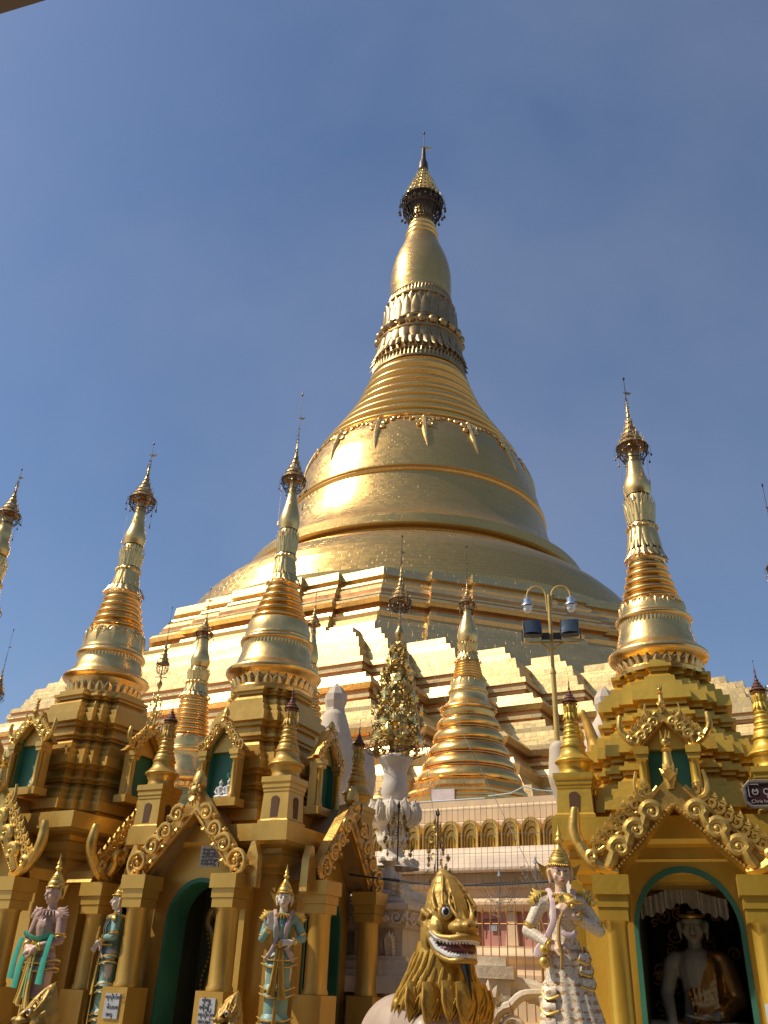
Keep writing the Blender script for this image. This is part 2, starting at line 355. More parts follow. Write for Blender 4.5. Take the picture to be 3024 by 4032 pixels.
# garland ornaments on the shoulder
def bell_r(z):
    for (r0, z0), (r1, z1) in zip(bp, bp[1:]):
        if z0 <= z <= z1 and z1 > z0: return r0 + (r1 - r0) * (z - z0) / (z1 - z0)
    return 10
for i in range(16):
    m = MB(); th = 2 * pi * (i + 0.37) / 16
    # drawn in a flat frame x (along), z (up) then bent on to the bell
    def put(x, z, out=0.0, big=1.25):
        x *= big; z = 47.0 + (z - 47.0) * 1.12
        r = bell_r(min(max(z, 40.8), 47.1)) + out; a = th + x / 10.8
        return (r * cos(a), r * sin(a), z)
    for hd in (-1, 1):
        for (cx, cz, r0, a0, tn, th_) in ((0.42, 46.35, 0.30, pi * 0.9, 1.2, 0.10), (0.95, 46.65, 0.24, pi, 1.2, 0.085), (0.36, 45.75, 0.22, pi * 0.7, 1.1, 0.09), (1.42, 46.8, 0.18, pi, 1.0, 0.07)):
            pts = [put(hd * (cx + (x - cx)), z, 0.1) for x, _, z in spiral(cx, cz, r0, a0, -tn, n=12)]
            m.tube(pts, [1.35 * th_ * (1.1 - 0.5 * k / 12) for k in range(13)], 6)
        m.tube([put(hd * x, z, 0.06) for x, z in ((0.1, 46.9), (0.6, 46.98), (1.2, 47.0), (1.75, 46.95))], [0.12, 0.12, 0.09, 0.04], 6)
    m.tube([put(x, z, 0.02) for x, z in ((0, 46.9), (0.0, 46.2), (0.02, 45.4), (0.05, 44.6), (0.1, 43.9), (0.16, 43.2))], [0.22, 0.30, 0.30, 0.24, 0.15, 0.02], 8)
    m.ball(put(0, 46.7, 0.15), 0.26, 8, 6)
    m.build('garland_ornament', GOLD_LEAF, great)
# lotus crown
def petals(m, n, r0, z0, r1, z1, out=0.1, wf=0.92, tip=0.0, ph=0.0, rows=5, thick=0.5):
    """a ring of n leaf-shaped petals from (r0,z0) to (r1,z1); tip: outward curl at the end"""
    for i in range(n):
        a0 = 2 * pi * (i + ph) / n; half = pi / n * wf; vs = []; C = 5
        for k in range(rows + 1):
            t = k / rows
            wd = half * (1 - 0.93 * max(0, (t - 0.45) / 0.55) ** 1.8)
            for c in range(C):
                u = -1 + 2 * c / (C - 1); a = a0 + wd * u
                r = r0 + (r1 - r0) * t + out * (1 - u * u) * (0.55 + 0.45 * sin(pi * t)) + tip * t ** 3
                vs.append((r * cos(a), r * sin(a), z0 + (z1 - z0) * t))
        fs = []
        for k in range(rows):
            for c in range(C - 1):
                q = (k * C + c, k * C + c + 1, (k + 1) * C + c + 1, (k + 1) * C + c)
                fs.append(q if z1 > z0 else q[::-1])
        m.add(vs, fs)
m = MB(); m.lathe([(4.7, 58.4), (4.75, 60.5), (4.55, 62.4), (4.25, 64.8), (3.9, 67.6), (3.45, 69.9), (3.3, 70.6)], 96)
m.build('crown_core', GOLD_PLATE, great)
DG = mat('darkened gilt', (0.40, 0.26, 0.11), 0.85, 0.38, dirt=(0.15, 0.10, 0.05), dirt_amt=0.6, nscale=0.9, bump=0.3, bscale=2)
m = MB(); petals(m, 72, 5.0, 58.6, 4.85, 59.6, 0.12, 0.8, 0.15); m.lathe([(4.7, 58.3), (5.1, 58.4), (5.1, 58.62), (4.8, 58.75)], 96); m.lathe([(4.8, 59.5), (5.0, 59.6), (4.8, 59.9)], 96)
petals(m, 40, 4.78, 61.2, 4.95, 59.9, 0.2, 0.9, 0.28); m.build('serrated_ring', DG, great)
m = MB(); petals(m, 26, 4.55, 62.9, 4.78, 60.9, 0.10, 0.97, 0.06); m.build('lotus_petals', DG, great)
m = MB(); m.lathe([(4.4, 62.7), (4.7, 62.8), (4.72, 63.0), (4.4, 63.15)], 96)
for i in range(24):
    a = 2 * pi * i / 24; m.ball((4.52 * cos(a), 4.52 * sin(a), 63.75), (0.52, 0.52, 0.55), 12, 8)
m.lathe([(4.25, 64.3), (4.5, 64.4), (4.5, 64.55), (4.2, 64.7)], 96); m.build('bead_ring', DG, great)
m = MB(); petals(m, 26, 4.28, 64.8, 4.05, 67.6, 0.10, 0.98, 0.05); petals(m, 26, 4.12, 66.4, 3.92, 68.1, 0.08, 0.9, 0.16, 0.5); m.build('lotus_petals', DG, great)
m = MB(); petals(m, 60, 3.62, 68.6, 3.45, 69.7, 0.1, 0.85, 0.12); m.lathe([(3.7, 68.1), (4.0, 68.25), (3.9, 68.5), (3.55, 68.6)], 96); m.lathe([(3.4, 69.5), (3.6, 69.6), (3.4, 69.9)], 96); m.build('serrated_ring', DG, great)
# banana bud
m = MB(); m.lathe([(a, b) for a, b, _ in smooth_line([(3.36, 70.0, 0), (3.48, 71.2, 0), (3.5, 72.6, 0), (3.44, 74.0, 0), (3.22, 75.4, 0), (2.85, 76.8, 0), (2.42, 78.0, 0), (2.05, 79.1, 0), (1.85, 79.9, 0)], 5)], 96)
m.build('banana_bud', GOLD_PLATE, great, smooth=60)
m = MB(); m.lathe([(1.8, 79.8), (1.98, 79.95), (2.0, 80.15), (1.75, 80.35), (1.7, 80.7), (1.85, 80.85), (1.83, 81.1), (1.6, 81.25), (1.55, 81.6), (1.65, 81.75), (1.6, 82.0), (1.35, 82.15), (1.2, 83.2), (1.1, 85.2)], 64)
m.build('neck_rings', GOLD_LEAF, great)

def umbrella(parent, name, z0, z1, R, ztip, bands=6, n=24, spikes=12, bells=14, chains=6, vane=True, shaft=None, mats=None, x=0.0, y=0.0, cage=0.35, bud=1.0, droop=0.22, thin=1.0, ex=1.7):
    """tiered openwork umbrella between z0 (rim) and z1 (top of tiers), with rod to ztip. Returns the part"""
    A, B = mats or (BRONZE_GOLD, BRONZE)
    h = z1 - z0; m = MB(); m.M = T(x, y, 0)
    for k in range(bands):
        t0 = k / bands; t1 = (k + 0.8) / bands
        ra = R * 0.93 * (1 - t0) ** ex + R * 0.07; rb = R * 0.93 * (1 - t1) ** ex * 0.97 + R * 0.06
        za = z0 + h * t0; zb = z0 + h * t1
        def wav(kk, r, z, th, ra=ra): return r * (1 + (0.05 if kk == 0 else 0.0) * cos(th * n / 2) + 0.015 * cos(th * n))
        m.lathe([(ra, za), (ra * 1.03, za + (zb - za) * 0.12), ((ra + rb) / 2 * 1.05, (za + zb) / 2), (rb, zb), (rb * 0.9, zb)], n * 2, mod=wav, caps=(False, k == bands - 1))
        ns = max(6, int(spikes * (1 - 0.6 * t0)))
        for i in range(ns):
            a = 2 * pi * (i + 0.5 * (k % 2)) / ns; r = ra * 1.0
            m.cone((r * cos(a), r * sin(a), za + (zb - za) * 0.3), (r * 1.06 * cos(a), r * 1.06 * sin(a), za + (zb - za) * 1.15), R * 0.035, R * 0.004, 4)
    m.lathe([(R * 0.08, z1 - 0.02 * h), (R * 0.12, z1), (R * 0.09, z1 + 0.04 * h), (R * 0.03, z1 + 0.25 * h), (R * 0.045, z1 + 0.28 * h), (R * 0.02, z1 + 0.32 * h)], 10)
    top = m.build(name, A, parent)
    # under-frame with bells
    m = MB(); m.M = T(x, y, 0); zc = z0 - cage * h
    for rr, zz_ in ((R * 1.08, z0 - 0.02 * h), (R * 1.0, z0 - 0.5 * cage * h), (R * 0.66, zc)):
        m.tube([(rr * cos(2 * pi * i / 24), rr * sin(2 * pi * i / 24), zz_) for i in range(25)], R * 0.036 * thin, 5, False)
    for i in range(bells):
        a = 2 * pi * i / bells; c, s_ = cos(a), sin(a)
        m.tube([(R * c, R * s_, z0), (R * 0.98 * c, R * 0.98 * s_, z0 - 0.45 * cage * h), (R * 0.72 * c, R * 0.72 * s_, zc), (R * 0.25 * c, R * 0.25 * s_, zc - 0.05 * h)], R * 0.030 * thin, 4)
        b = a + pi / bells
        m.tube([(R * cos(b), R * sin(b), z0), (R * 0.85 * c, R * 0.85 * s_, zc + 0.2 * cage * h)], R * 0.018 * thin, 4)
        rb = R * 1.20; zb = z0 - droop * h * (1 + 0.3 * (i % 2))
        m.tube([(R * 1.0 * c, R * s_, z0 - 0.02 * h), (rb * c, rb * s_, z0 - 0.02 * h), (rb * c, rb * s_, zb)], R * 0.012 * thin, 3)
        m.cone((rb * c, rb * s_, zb - R * 0.16), (rb * c, rb * s_, zb), R * 0.085, R * 0.025, 6)
    fr = m.build('bell_frame', B, parent)
    if chains:
        m = MB(); m.M = T(x, y, 0)
        for i in range(chains):
            a = 2 * pi * (i + 0.3) / chains; c, s_ = cos(a), sin(a); r = R * 1.0
            zt = z0 - (0.9 + 0.25 * (i % 3)) * h
            m.tube([(r * c, r * s_, z0 - 0.3 * cage * h), (r * 0.97 * c, r * 0.97 * s_, zt)], R * 0.010, 3)
            for q in range(4): m.ball((r * 0.97 * c, r * 0.97 * s_, zt + q * R * 0.11 - 0.1 * R), R * (0.075 - 0.012 * q), 6, 4)
        m.build('tassel', A, fr)
    # rod, vane and bud
    m = MB(); m.M = T(x, y, 0)
    rod = R * 0.028; H = ztip - z1
    m.tube([(0, 0, z1), (0, 0, ztip - 0.06 * H)], [rod * 1.3, rod * 0.7], 5)
    if shaft: m.tube([(0, 0, shaft[0]), (0, 0, z1)], [shaft[1], shaft[1] * 0.6], 10)
    m.ball((0, 0, ztip - 0.045 * H), (R * 0.085 * bud, R * 0.085 * bud, 0.035 * H + R * 0.03), 6, 6)
    m.cone((0, 0, ztip - 0.03 * H), (0, 0, ztip), R * 0.05 * bud, 0.001, 6)
    for k in range(5):
        zk = z1 + H * (0.10 + 0.06 * k); rr = R * (0.17 - 0.02 * k)
        for i in range(4):
            a = pi / 2 * i + k; m.tube([(0, 0, zk), (rr * 0.8 * cos(a), rr * 0.8 * sin(a), zk), (rr * cos(a), rr * sin(a), zk + R * 0.09)], R * 0.016, 3)
            m.ball((rr * cos(a), rr * sin(a), zk + R * 0.10), R * 0.028, 5, 4)
    rd = m.build('finial_rod', B, top)
    if vane:
        m = MB(); zv = z1 + H * 0.52
        m.M = T(x, y, zv, rz=0.5)
        m.poly([(0, 0), (0.10 * R, -0.06 * R), (0.34 * R, -0.02 * R), (0.46 * R, 0.20 * R), (0.26 * R, 0.14 * R), (0.12 * R, 0.20 * R), (0.0, 0.10 * R)], R * 0.03)
        m.poly([(0, 0.02 * R), (-0.02 * R, 0.10 * R), (-0.14 * R, 0.18 * R), (-0.16 * R, 0.08 * R), (-0.05 * R, 0)][::-1][::-1], R * 0.03)
        m.build('vane', A, top)
    return top
GT = mat('bright jewelled gold', (0.85, 0.62, 0.22), 1.0, 0.35, nscale=2, bump=0.6, bscale=6)
umbrella(great, 'umbrella_crown', 86.2, 92.6, 2.32, 99.6, bands=7, n=40, spikes=30, bells=26, chains=0, mats=(GT, BRONZE), cage=0.50, droop=0.16, thin=1.2, bud=0.8, ex=0.95)
m = MB(); m.lathe([(0.9, 84.9), (1.5, 86.0), (2.2, 86.6), (0.3, 87.4)], 40); m.lathe([(0.28, 91.8), (0.62, 92.2), (0.55, 93.4), (0.3, 94.2), (0.22, 96.2), (0.1, 96.6)], 16)
m.build('dark_canopy', BRONZE, great)
# ------------------------------------------------------------------ small spires
def spire(parent, z, r, n_rings=5, x=0.0, y=0.0, m_bell=None, m_ring=None, m_crown=None, fancy=True, seg=48, umb=None, base=True, orn=0, petal_n=28, ubands=6, vane=True, chains=4, uname='umbrella', name='spire'):
    """z: petal foot, lip, mid lip, bell top, ring top, crown top, bud top, umbrella rim, tier top, tip; r: petal, lip, mid, bell top, ring top, crown, bud, neck, umbrella"""
    m_bell = m_bell or GOLD_LEAF; m_ring = m_ring or GOLD_WARM; m_crown = m_crown or GOLD_LEAF
    zp, zl, zm, zt, zr, zc, zb, zu, zh, ztip = z; rp, rl, rm, rt, rr, rc, rb, rn, ru = r
    m = MB(); m.M = T(x, y, 0); h1 = zm - zl; h2 = zt - zm
    prof = []
    if base: prof += [(rp * 0.97, zp - 0.02), (rp * 0.99, zp + (zl - zp) * 0.1), (rp * 0.93, zp + (zl - zp) * 0.25), (rp * 0.93, zp + (zl - zp) * 0.45), (rl * 0.90, zp + (zl - zp) * 0.6)]
    prof += [(rl * 0.95, zl - h1 * 0.16), (rl * 1.05, zl - h1 * 0.10), (rl * 1.09, zl - h1 * 0.02), (rl * 1.08, zl + h1 * 0.05), (rl * 1.04, zl + h1 * 0.09)]
    q = smooth_line([(rl * 1.01, zl + h1 * 0.11, 0), (rl * 0.90, zl + h1 * 0.24, 0), (rm * 1.02, zl + h1 * 0.5, 0), (rm * 0.96, zl + h1 * 0.75, 0), (rm * 0.95, zl + h1 * 0.9, 0)], 3)
    prof += [(a, b) for a, b, _ in q]
    prof += [(rm * 1.02, zm - h1 * 0.07), (rm * 1.045, zm - h1 * 0.02), (rm * 1.03, zm + h2 * 0.05), (rm * 0.985, zm + h2 * 0.09), (rm * 0.93, zm + h2 * 0.12), (rm * 0.94, zm + h2 * 0.18)]
    q = smooth_line([(rm * 0.93, zm + h2 * 0.2, 0), ((rm + rt) / 2 * 0.99, zm + h2 * 0.6, 0), (rt * 1.01, zm + h2 * 0.9, 0), (rt * 0.93, zt, 0)], 3)
    prof += [(a, b) for a, b, _ in q]
    m.lathe(prof, seg, caps=(False, True))
    root = m.build(name, m_bell, parent, smooth=45)
    if base and fancy:
        m = MB(); m.M = T(x, y, 0)
        petals(m, petal_n, rp * 0.93, zp + (zl - zp) * 0.15, rp * 0.97, zp + (zl - zp) * 0.6, rp * 0.035, 0.9, 0.03 * rp)
        m.build('lotus_petals', m_crown, root); m = MB(); m.M = T(x, y, 0)
        petals(m, petal_n * 2, rm * 0.955, zm - h1 * 0.08, rm * 0.945, zm - h1 * 0.27, rm * 0.02, 0.95, 0)
        m.build('leaf_fringe', m_crown, root)
    if orn:
        m = MB(); m.M = T(x, y, 0); zz_ = zm + h2 * 0.86
        for i in range(orn):
            a0 = 2 * pi * (i + 0.4) / orn
            for hd in (-1, 1):
                pts = []
                for (px_, _, pz_) in spiral(0.30 * pi / orn * rt * 1.1, zz_ - 0.12 * h2, 0.17 * h2 + 0.015, pi, -1.2, n=10):
                    a = a0 + hd * px_ / rt; rr_ = rt + (rm * 0.93 - rt) * max(0, min(1, (zt - pz_) / h2)) + 0.006
                    pts.append((rr_ * cos(a), rr_ * sin(a), pz_))
                m.tube(pts, [0.035 * h2 + 0.003] * len(pts), 5)
            pts = []
            for k in range(5):
                zk = zz_ - h2 * 0.15 * k; rr_ = rt + (rm * 0.93 - rt) * max(0, min(1, (zt - zk) / h2)) + 0.004
                pts.append((rr_ * cos(a0), rr_ * sin(a0), zk))
            m.tube(pts, [0.07 * h2, 0.09 * h2, 0.07 * h2, 0.045 * h2, 0.005], 6)
        m.build('garland_ornament', m_bell, root)
    # rings
    m = MB(); m.M = T(x, y, 0); prof = [(rt * 0.9, zt - 0.005)]; H = zr - zt
    for i in range(n_rings):
        t0 = i / n_rings; t1 = (i + 1) / n_rings; ra = rt + (rr - rt) * t0 ** 0.85; rb_ = rt + (rr - rt) * t1 ** 0.85
        for k in range(7):
            t = k / 6; prof.append(((ra + (rb_ - ra) * t) * (0.89 + 0.145 * sin(pi * t) ** 0.7), zt + H * (t0 + (t1 - t0) * 0.74 * t)))
        prof.append(((ra + rb_) / 2 * 0.87, zt + H * (t0 + (t1 - t0) * 0.88)))
    prof.append((rr * 0.9, zr)); m.lathe(prof, seg); m.build('turban_rings', m_ring, root, smooth=40)
    # crown (lotus tower)
    m = MB(); m.M = T(x, y, 0); H = zc - zr
    m.lathe([(rr * 0.95, zr - 0.01), (rr * 1.03, zr + 0.02 * H), (rr * 0.98, zr + 0.05 * H), (rr * 0.86, zr + 0.08 * H), (rc * 0.92, zr + 0.25 * H), (rc * 0.86, zr + 0.45 * H), (rc * 0.95, zr + 0.49 * H), (rc * 0.95, zr + 0.51 * H), (rc * 0.83, zr + 0.55 * H), (rc * 0.88, zr + 0.80 * H), (rb * 0.9, zr + 0.95 * H), (rb * 0.8, zc + 0.01)], seg)
    if fancy:
        petals(m, 20, rr * 1.0, zr + 0.14 * H, rr * 1.08, zr + 0.03 * H, rr * 0.05, 0.9, rr * 0.12)
        petals(m, 14, rc * 0.90, zr + 0.46 * H, rc * 1.05, zr + 0.17 * H, rc * 0.07, 0.98, rc * 0.05)
        petals(m, 14, rc * 0.84, zr + 0.56 * H, rc * 0.92, zr + 0.84 * H, rc * 0.07, 0.98, rc * 0.08)
        petals(m, 14, rc * 0.88, zr + 0.66 * H, rc * 0.95, zr + 0.90 * H, rc * 0.05, 0.8, rc * 0.10, 0.5)
        petals(m, 14, rc * 0.95, zr + 0.36 * H, rc * 1.06, zr + 0.12 * H, rc * 0.05, 0.8, rc * 0.08, 0.5)
        petals(m, 20, rb * 0.93, zr + 0.82 * H, rb * 1.0, zr + 0.97 * H, rb * 0.06, 0.85, rb * 0.1)
        for i in range(18):
            a = 2 * pi * i / 18; m.ball((rc * 0.95 * cos(a), rc * 0.95 * sin(a), zr + 0.5 * H), rc * 0.12, 6, 5)
    else:
        petals(m, 12, rc * 0.95, zr + 0.5 * H, rc * 1.1, zr + 0.15 * H, rc * 0.1, 0.9, rc * 0.1)
        petals(m, 12, rc * 0.88, zr + 0.55 * H, rc * 0.95, zr + 0.92 * H, rc * 0.1, 0.9, rc * 0.1)
    m.build('lotus_crown', m_crown, root, smooth=40)
    # bud
    m = MB(); m.M = T(x, y, 0); H = zb - zc
    m.lathe([(a, b) for a, b, _ in smooth_line([(rb * 0.90, zc, 0), (rb * 1.05, zc + H * 0.16, 0), (rb * 1.0, zc + H * 0.32, 0), (rb * 0.74, zc + H * 0.56, 0), (rn * 1.10 + rb * 0.05, zc + H * 0.8, 0), (rn, zb, 0)], 4)] + [(rn * 0.95, zu), (rn * 0.7, zu + (zh - zu) * 0.15)], seg)
    m.build('banana_bud', m_bell, root, smooth=60)
    umbrella(root, uname, zu, zh, ru, ztip, bands=ubands, n=20 if fancy else 12, spikes=10 if fancy else 6, bells=12 if fancy else 8, chains=chains if fancy else 0, vane=vane, mats=umb, x=x, y=y)
    return root

# umbrella() makes children of the part; keep within thing > part > sub-part by flattening afterwards
def flatten(thing_obj):
    """anything deeper than sub-part moves up to be a sub-part of its part"""
    kids = {}
    for c in bpy.data.objects:
        if c.parent: kids.setdefault(c.parent, []).append(c)
    for part in kids.get(thing_obj, []):
        def walk(o, depth):
            for c in kids.get(o, []):
                if depth >= 1 and c.parent is not part:
                    mw = rel(c, part); c.parent = part; c.matrix_parent_inverse = Matrix.Identity(4); c.matrix_basis = mw
                walk(c, depth + 1)
        def rel(c, top):
            mm = c.matrix_basis.copy(); q = c.parent
            while q is not None and q is not top: mm = q.matrix_basis @ mm; q = q.parent
            return mm
        walk(part, 0)
flatten(great)

# ------------------------------------------------------------------ shrine pieces
def arch_curve(aw, zs, zp, z0, n=14, pointed=0.0):
    """from bottom left over the top to bottom right, (x,z)"""
    pts = [(-aw, z0)]
    for i in range(n + 1):
        t = pi - pi * i / n; x = aw * cos(t); zz_ = sin(t)
        if pointed: zz_ = (1 - abs(cos(t)) ** (2 - pointed)) ** (1 / (2 - pointed * 0.6))
        pts.append((x, zs + (zp - zs) * zz_))
    pts.append((aw, z0)); return pts
def facade(m, W, ztop, zgable, arch, y, th):
    """wall with an arched hole; outline rectangle W x ztop with gable apex zgable; faces at y and y+th"""
    cz = arch[0][1] + 0.45 * (max(p[1] for p in arch) - arch[0][1]); z0 = arch[0][1]
    outl = [(-W, z0), (-W, ztop), (0, zgable), (W, ztop), (W, z0)]
    def hit(px_, pz_):
        dx, dz = px_ - 0.0, pz_ - cz; best = None
        for (ax, az), (bx, bz) in zip(outl, outl[1:]):
            ex, ez = bx - ax, bz - az; det = dx * (-ez) + dz * ex
            if abs(det) < 1e-9: continue
            u = ((ax) * (-ez) + (az - cz) * ex) / det; v = (dx * (az - cz) - dz * ax) / det
            if u > 0 and -1e-6 <= v <= 1 + 1e-6 and (best is None or u < best[0]): best = (u, (ax + v * ex, az + v * ez))
        return best[1]
    outer = []
    for i, p in enumerate(arch):
        if i == 0: outer.append((-W, z0))
        elif i == len(arch) - 1: outer.append((W, z0))
        else: outer.append(hit(*p))
    # insert exact corners
    A2, O2 = [], []
    for i in range(len(arch)):
        A2.append(arch[i]); O2.append(outer[i])
        if i + 1 < len(arch):
            for c in outl[1:4]:
                a, b = outer[i], outer[i + 1]
                if (abs(a[0] - c[0]) > 1e-6 or abs(a[1] - c[1]) > 1e-6) and (min(a[0], b[0]) - 1e-9 <= c[0] <= max(a[0], b[0]) + 1e-9) and (min(a[1], b[1]) - 1e-9 <= c[1] or True):
                    on_a = c == (-W, ztop) and a[0] <= -W + 1e-6 and b[0] > -W + 1e-6
                    on_p = c == (0, zgable) and a[0] < -1e-9 and b[0] > 1e-9
                    on_b = c == (W, ztop) and a[0] < W - 1e-6 and b[0] >= W - 1e-6
                    if on_a or on_p or on_b: A2.append(((arch[i][0] + arch[i + 1][0]) / 2, (arch[i][1] + arch[i + 1][1]) / 2)); O2.append(c)
    n = len(A2)
    vs = [(x, y, z) for x, z in A2] + [(x, y, z) for x, z in O2] + [(x, y + th, z) for x, z in A2] + [(x, y + th, z) for x, z in O2]
    fs = []
    for i in range(n - 1):
        fs.append((i, i + 1, n + i + 1, n + i)); fs.append((2 * n + i + 1, 2 * n + i, 3 * n + i, 3 * n + i + 1))
        fs.append((n + i, n + i + 1, 3 * n + i + 1, 3 * n + i)); fs.append((i + 1, i, 2 * n + i, 2 * n + i + 1))
    m.add(vs, fs)
def arch_reveal(m, arch, y0, y1, proud=0.0, wdt=0.0):
    """the painted inside face of an arch from y0 back to y1, and a flat band of width wdt round it at y0"""
    n = len(arch)
    vs = [(x, y0, z) for x, z in arch] + [(x, y1, z) for x, z in arch]
    m.add(vs, [(i + 1, i, n + i, n + i + 1) for i in range(n - 1)])
    if wdt:
        cz = arch[0][1] + 0.5 * (max(p[1] for p in arch) - arch[0][1])
        out = []
        for x, z in arch:
            d = Vector((x, max(z - cz, 0) * 0.9)); d = d.normalized() if d.length > 1e-6 else Vector((1, 0))
            out.append((x + d.x * wdt, z + d.y * wdt))
        vs = [(x, y0 - proud, z) for x, z in arch] + [(x, y0 - proud, z) for x, z in out] + [(x, y0, z) for x, z in out]
        m.add(vs, [(i, i + 1, n + i + 1, n + i) for i in range(n - 1)] + [(n + i, n + i + 1, 2 * n + i + 1, 2 * n + i) for i in range(n - 1)])
def column(parent, M, x, y, z0, z1, r, zped, capw, mat_, sub=True):
    """round shaft on a square pedestal with stepped capital; z1: top of capital"""
    m = MB(); m.M = M
    hc = 0.36
    m.lathe([(r * 1.12, zped), (r * 1.12, zped + 0.03), (r, zped + 0.06), (r * 0.97, z1 - hc - 0.03), (r * 1.1, z1 - hc)], 32, x, y)
    c = m.build('column', mat_, parent)
    m = MB(); m.M = M; w_ = capw / 2
    for a, b, k in ((z1 - hc, z1 - hc + 0.10, 0.80), (z1 - hc + 0.103, z1 - hc + 0.20, 0.86), (z1 - hc + 0.203, z1, 1.0)):
        m.box(x - w_ * k, x + w_ * k, y - w_ * k, y + w_ * k, a, b)
    m.box(x - w_ * 0.9, x + w_ * 0.9, y - w_ * 0.9, y + w_ * 0.9, z1 - 0.16, z1 - 0.13)
    m.build('capital', mat_, c)
    m = MB(); m.M = M
    m.box(x - w_ * 1.02, x + w_ * 1.02, y - w_ * 1.02, y + w_ * 1.02, z0, zped - 0.003); m.build('pedestal', mat_, c)
    return c
def heavy_gable(parent, M, X, z0, zi, y, mat_=None, s=1.0, name='gable_ornament'):
    """flame gable: inner edge from (0,zi) to (X,z0); band with rolled cushions, beads, curled crest, upturned horns"""
    mat_ = mat_ or GOLD_CARVE
    H = zi - z0; m = MB(); m.M = M @ T(0, y, 0)
    L_ = hypot(X, H); dx, dz = X / L_, -H / L_; nx, nz = H / L_, X / L_      # along and outward (right half)
    def P(t, o): return (dx * L_ * t + nx * o, zi + dz * L_ * t + nz * o)
    bw = 0.19 * s
    for hd in (-1, 1):
        def Q(t, o, yy=0.0):
            a, b = P(t, o); return (hd * a, yy, b)
        # solid field
        pts = [P(t, -0.005) for t in (0, .25, .5, .75, 1.0)] + [P(1.0, bw), P(.8, bw * 1.05), P(.5, bw * 1.0), P(.25, bw * 1.0)] + [(0, zi + bw * 1.5)]
        pp = [(hd * a, b) for a, b in pts]; pp[0] = (0, zi)
        if hd > 0: pp.reverse()
        m2 = m.M.copy(); m.M = m2 @ T(0, 0.0, 0); m.poly(pp, 0.12 * s); m.M = m2
        # outer rail, then the horn
        rail = [Q(-0.05, bw * 1.05), Q(.3, bw * 0.98), Q(.6, bw * 0.98), Q(.86, bw * 1.06)]
        ex, ez = P(.95, bw * 1.2); horn = [(hd * (ex + 0.05 * s), 0, ez + 0.00 * s), (hd * (ex + 0.13 * s), 0, ez + 0.07 * s), (hd * (ex + 0.17 * s), 0, ez + 0.18 * s), (hd * (ex + 0.165 * s), 0, ez + 0.30 * s), (hd * (ex + 0.15 * s), 0, ez + 0.40 * s)]
        pth = smooth_line(rail + horn, 5); k = len(pth)
        m.tube(pth, [0.026 * s + 0.032 * s * max(0, sin(pi * min(1, max(0, (i / k - 0.42) / 0.58)))) ** 0.8 for i in range(k - 1)] + [0.004], 10)
        # foot that carries the horn on the capital
        fx, fz = P(1.0, 0)
        m.tube(smooth_line([(hd * (fx - 0.05 * s), 0.02, fz + 0.03 * s), (hd * (fx + 0.08 * s), 0, fz + 0.06 * s), (hd * (fx + 0.19 * s), 0, fz + 0.15 * s), (hd * (ex + 0.13 * s), 0, ez + 0.08 * s)], 4), [0.055 * s] * 6 + [0.06 * s] * 7, 8)
        m.tube([(hd * a, yy, b) for a, yy, b in spiral(fx + 0.15 * s, fz + 0.16 * s, 0.055 * s, -pi * 0.6, 1.2, y=-0.05 * s)], [0.026 * s] * 19, 6)
        # cushions with curls
        for t in (0.20, 0.46, 0.72):
            c0 = P(t, bw * 0.50); tail = [Q(t + 0.24, bw * 0.35, -0.02 * s), Q(t + 0.16, bw * 0.42, -0.03 * s), Q(t + 0.08, bw * 0.58, -0.035 * s)]
            ang = atan2(dz, dx)
            sp = [(hd * a, -0.04 * s, b) for a, _, b in spiral(c0[0], c0[1], 0.085 * s, ang + 0.75, 1.35, r1=0.018 * s, n=20)]
            pth = tail + sp; m.tube(pth, [0.048 * s, 0.052 * s, 0.05 * s] + [0.043 * s * (1 - 0.5 * i / 20) for i in range(21)], 8, flat=0.9)
            m.ball((hd * c0[0], -0.055 * s, c0[1]), 0.024 * s, 8, 6)
        # bead row on the inner edge
        nb = int(L_ / (0.034 * s))
        for i in range(nb + 1):
            q = Q(i / nb, 0.012 * s, -0.02 * s); m.ball(q, (0.017 * s, 0.02 * s, 0.017 * s), 6, 5)
        # crest of curled leaves
        nc = max(5, int(L_ / (0.085 * s)))
        for i in range(nc):
            t = (i + 0.5) / nc * 0.93; up = 0.055 + 0.012 * (i % 2)
            c0 = P(t, bw + up * s); m.tube([(hd * a, -0.012 * s, b) for a, _, b in spiral(c0[0], c0[1], 0.052 * s, pi * 1.1, 1.15, n=11)], [0.021 * s * (1 - 0.5 * k_ / 11) for k_ in range(12)], 5)
            c1 = P(t, bw + (up + 0.055) * s); m.tube([(hd * (a), -0.005, b) for a, _, b in spiral(c1[0] - 0.012 * s, c1[1] + 0.005 * s, 0.040 * s, pi * 0.9, 1.0, n=8)], [0.016 * s] * 9, 5)
            a, b = P(t, bw + (up + 0.06) * s)
            m.cone((hd * a, 0, b), (hd * (a - 0.005 * s), 0, b + 0.055 * s), 0.024 * s, 0.002, 5)
            a, b = P(t + 0.02, bw * 1.1); m.ball((hd * a, 0.01, b), (0.05 * s, 0.03 * s, 0.05 * s), 6, 5)
        # little horns beside the finial
        a, b = P(0.13, bw * 1.0)
        m.tube(smooth_line([(hd * (a - 0.02 * s), 0, b), (hd * (a + 0.07 * s), -0.01, b + 0.03 * s), (hd * (a + 0.10 * s), -0.01, b + 0.13 * s), (hd * (a + 0.08 * s), -0.01, b + 0.25 * s)], 4), [0.034 * s * (1 - 0.6 * k_ / 12) for k_ in range(13)], 7)
    z_ = zi + bw * 1.2
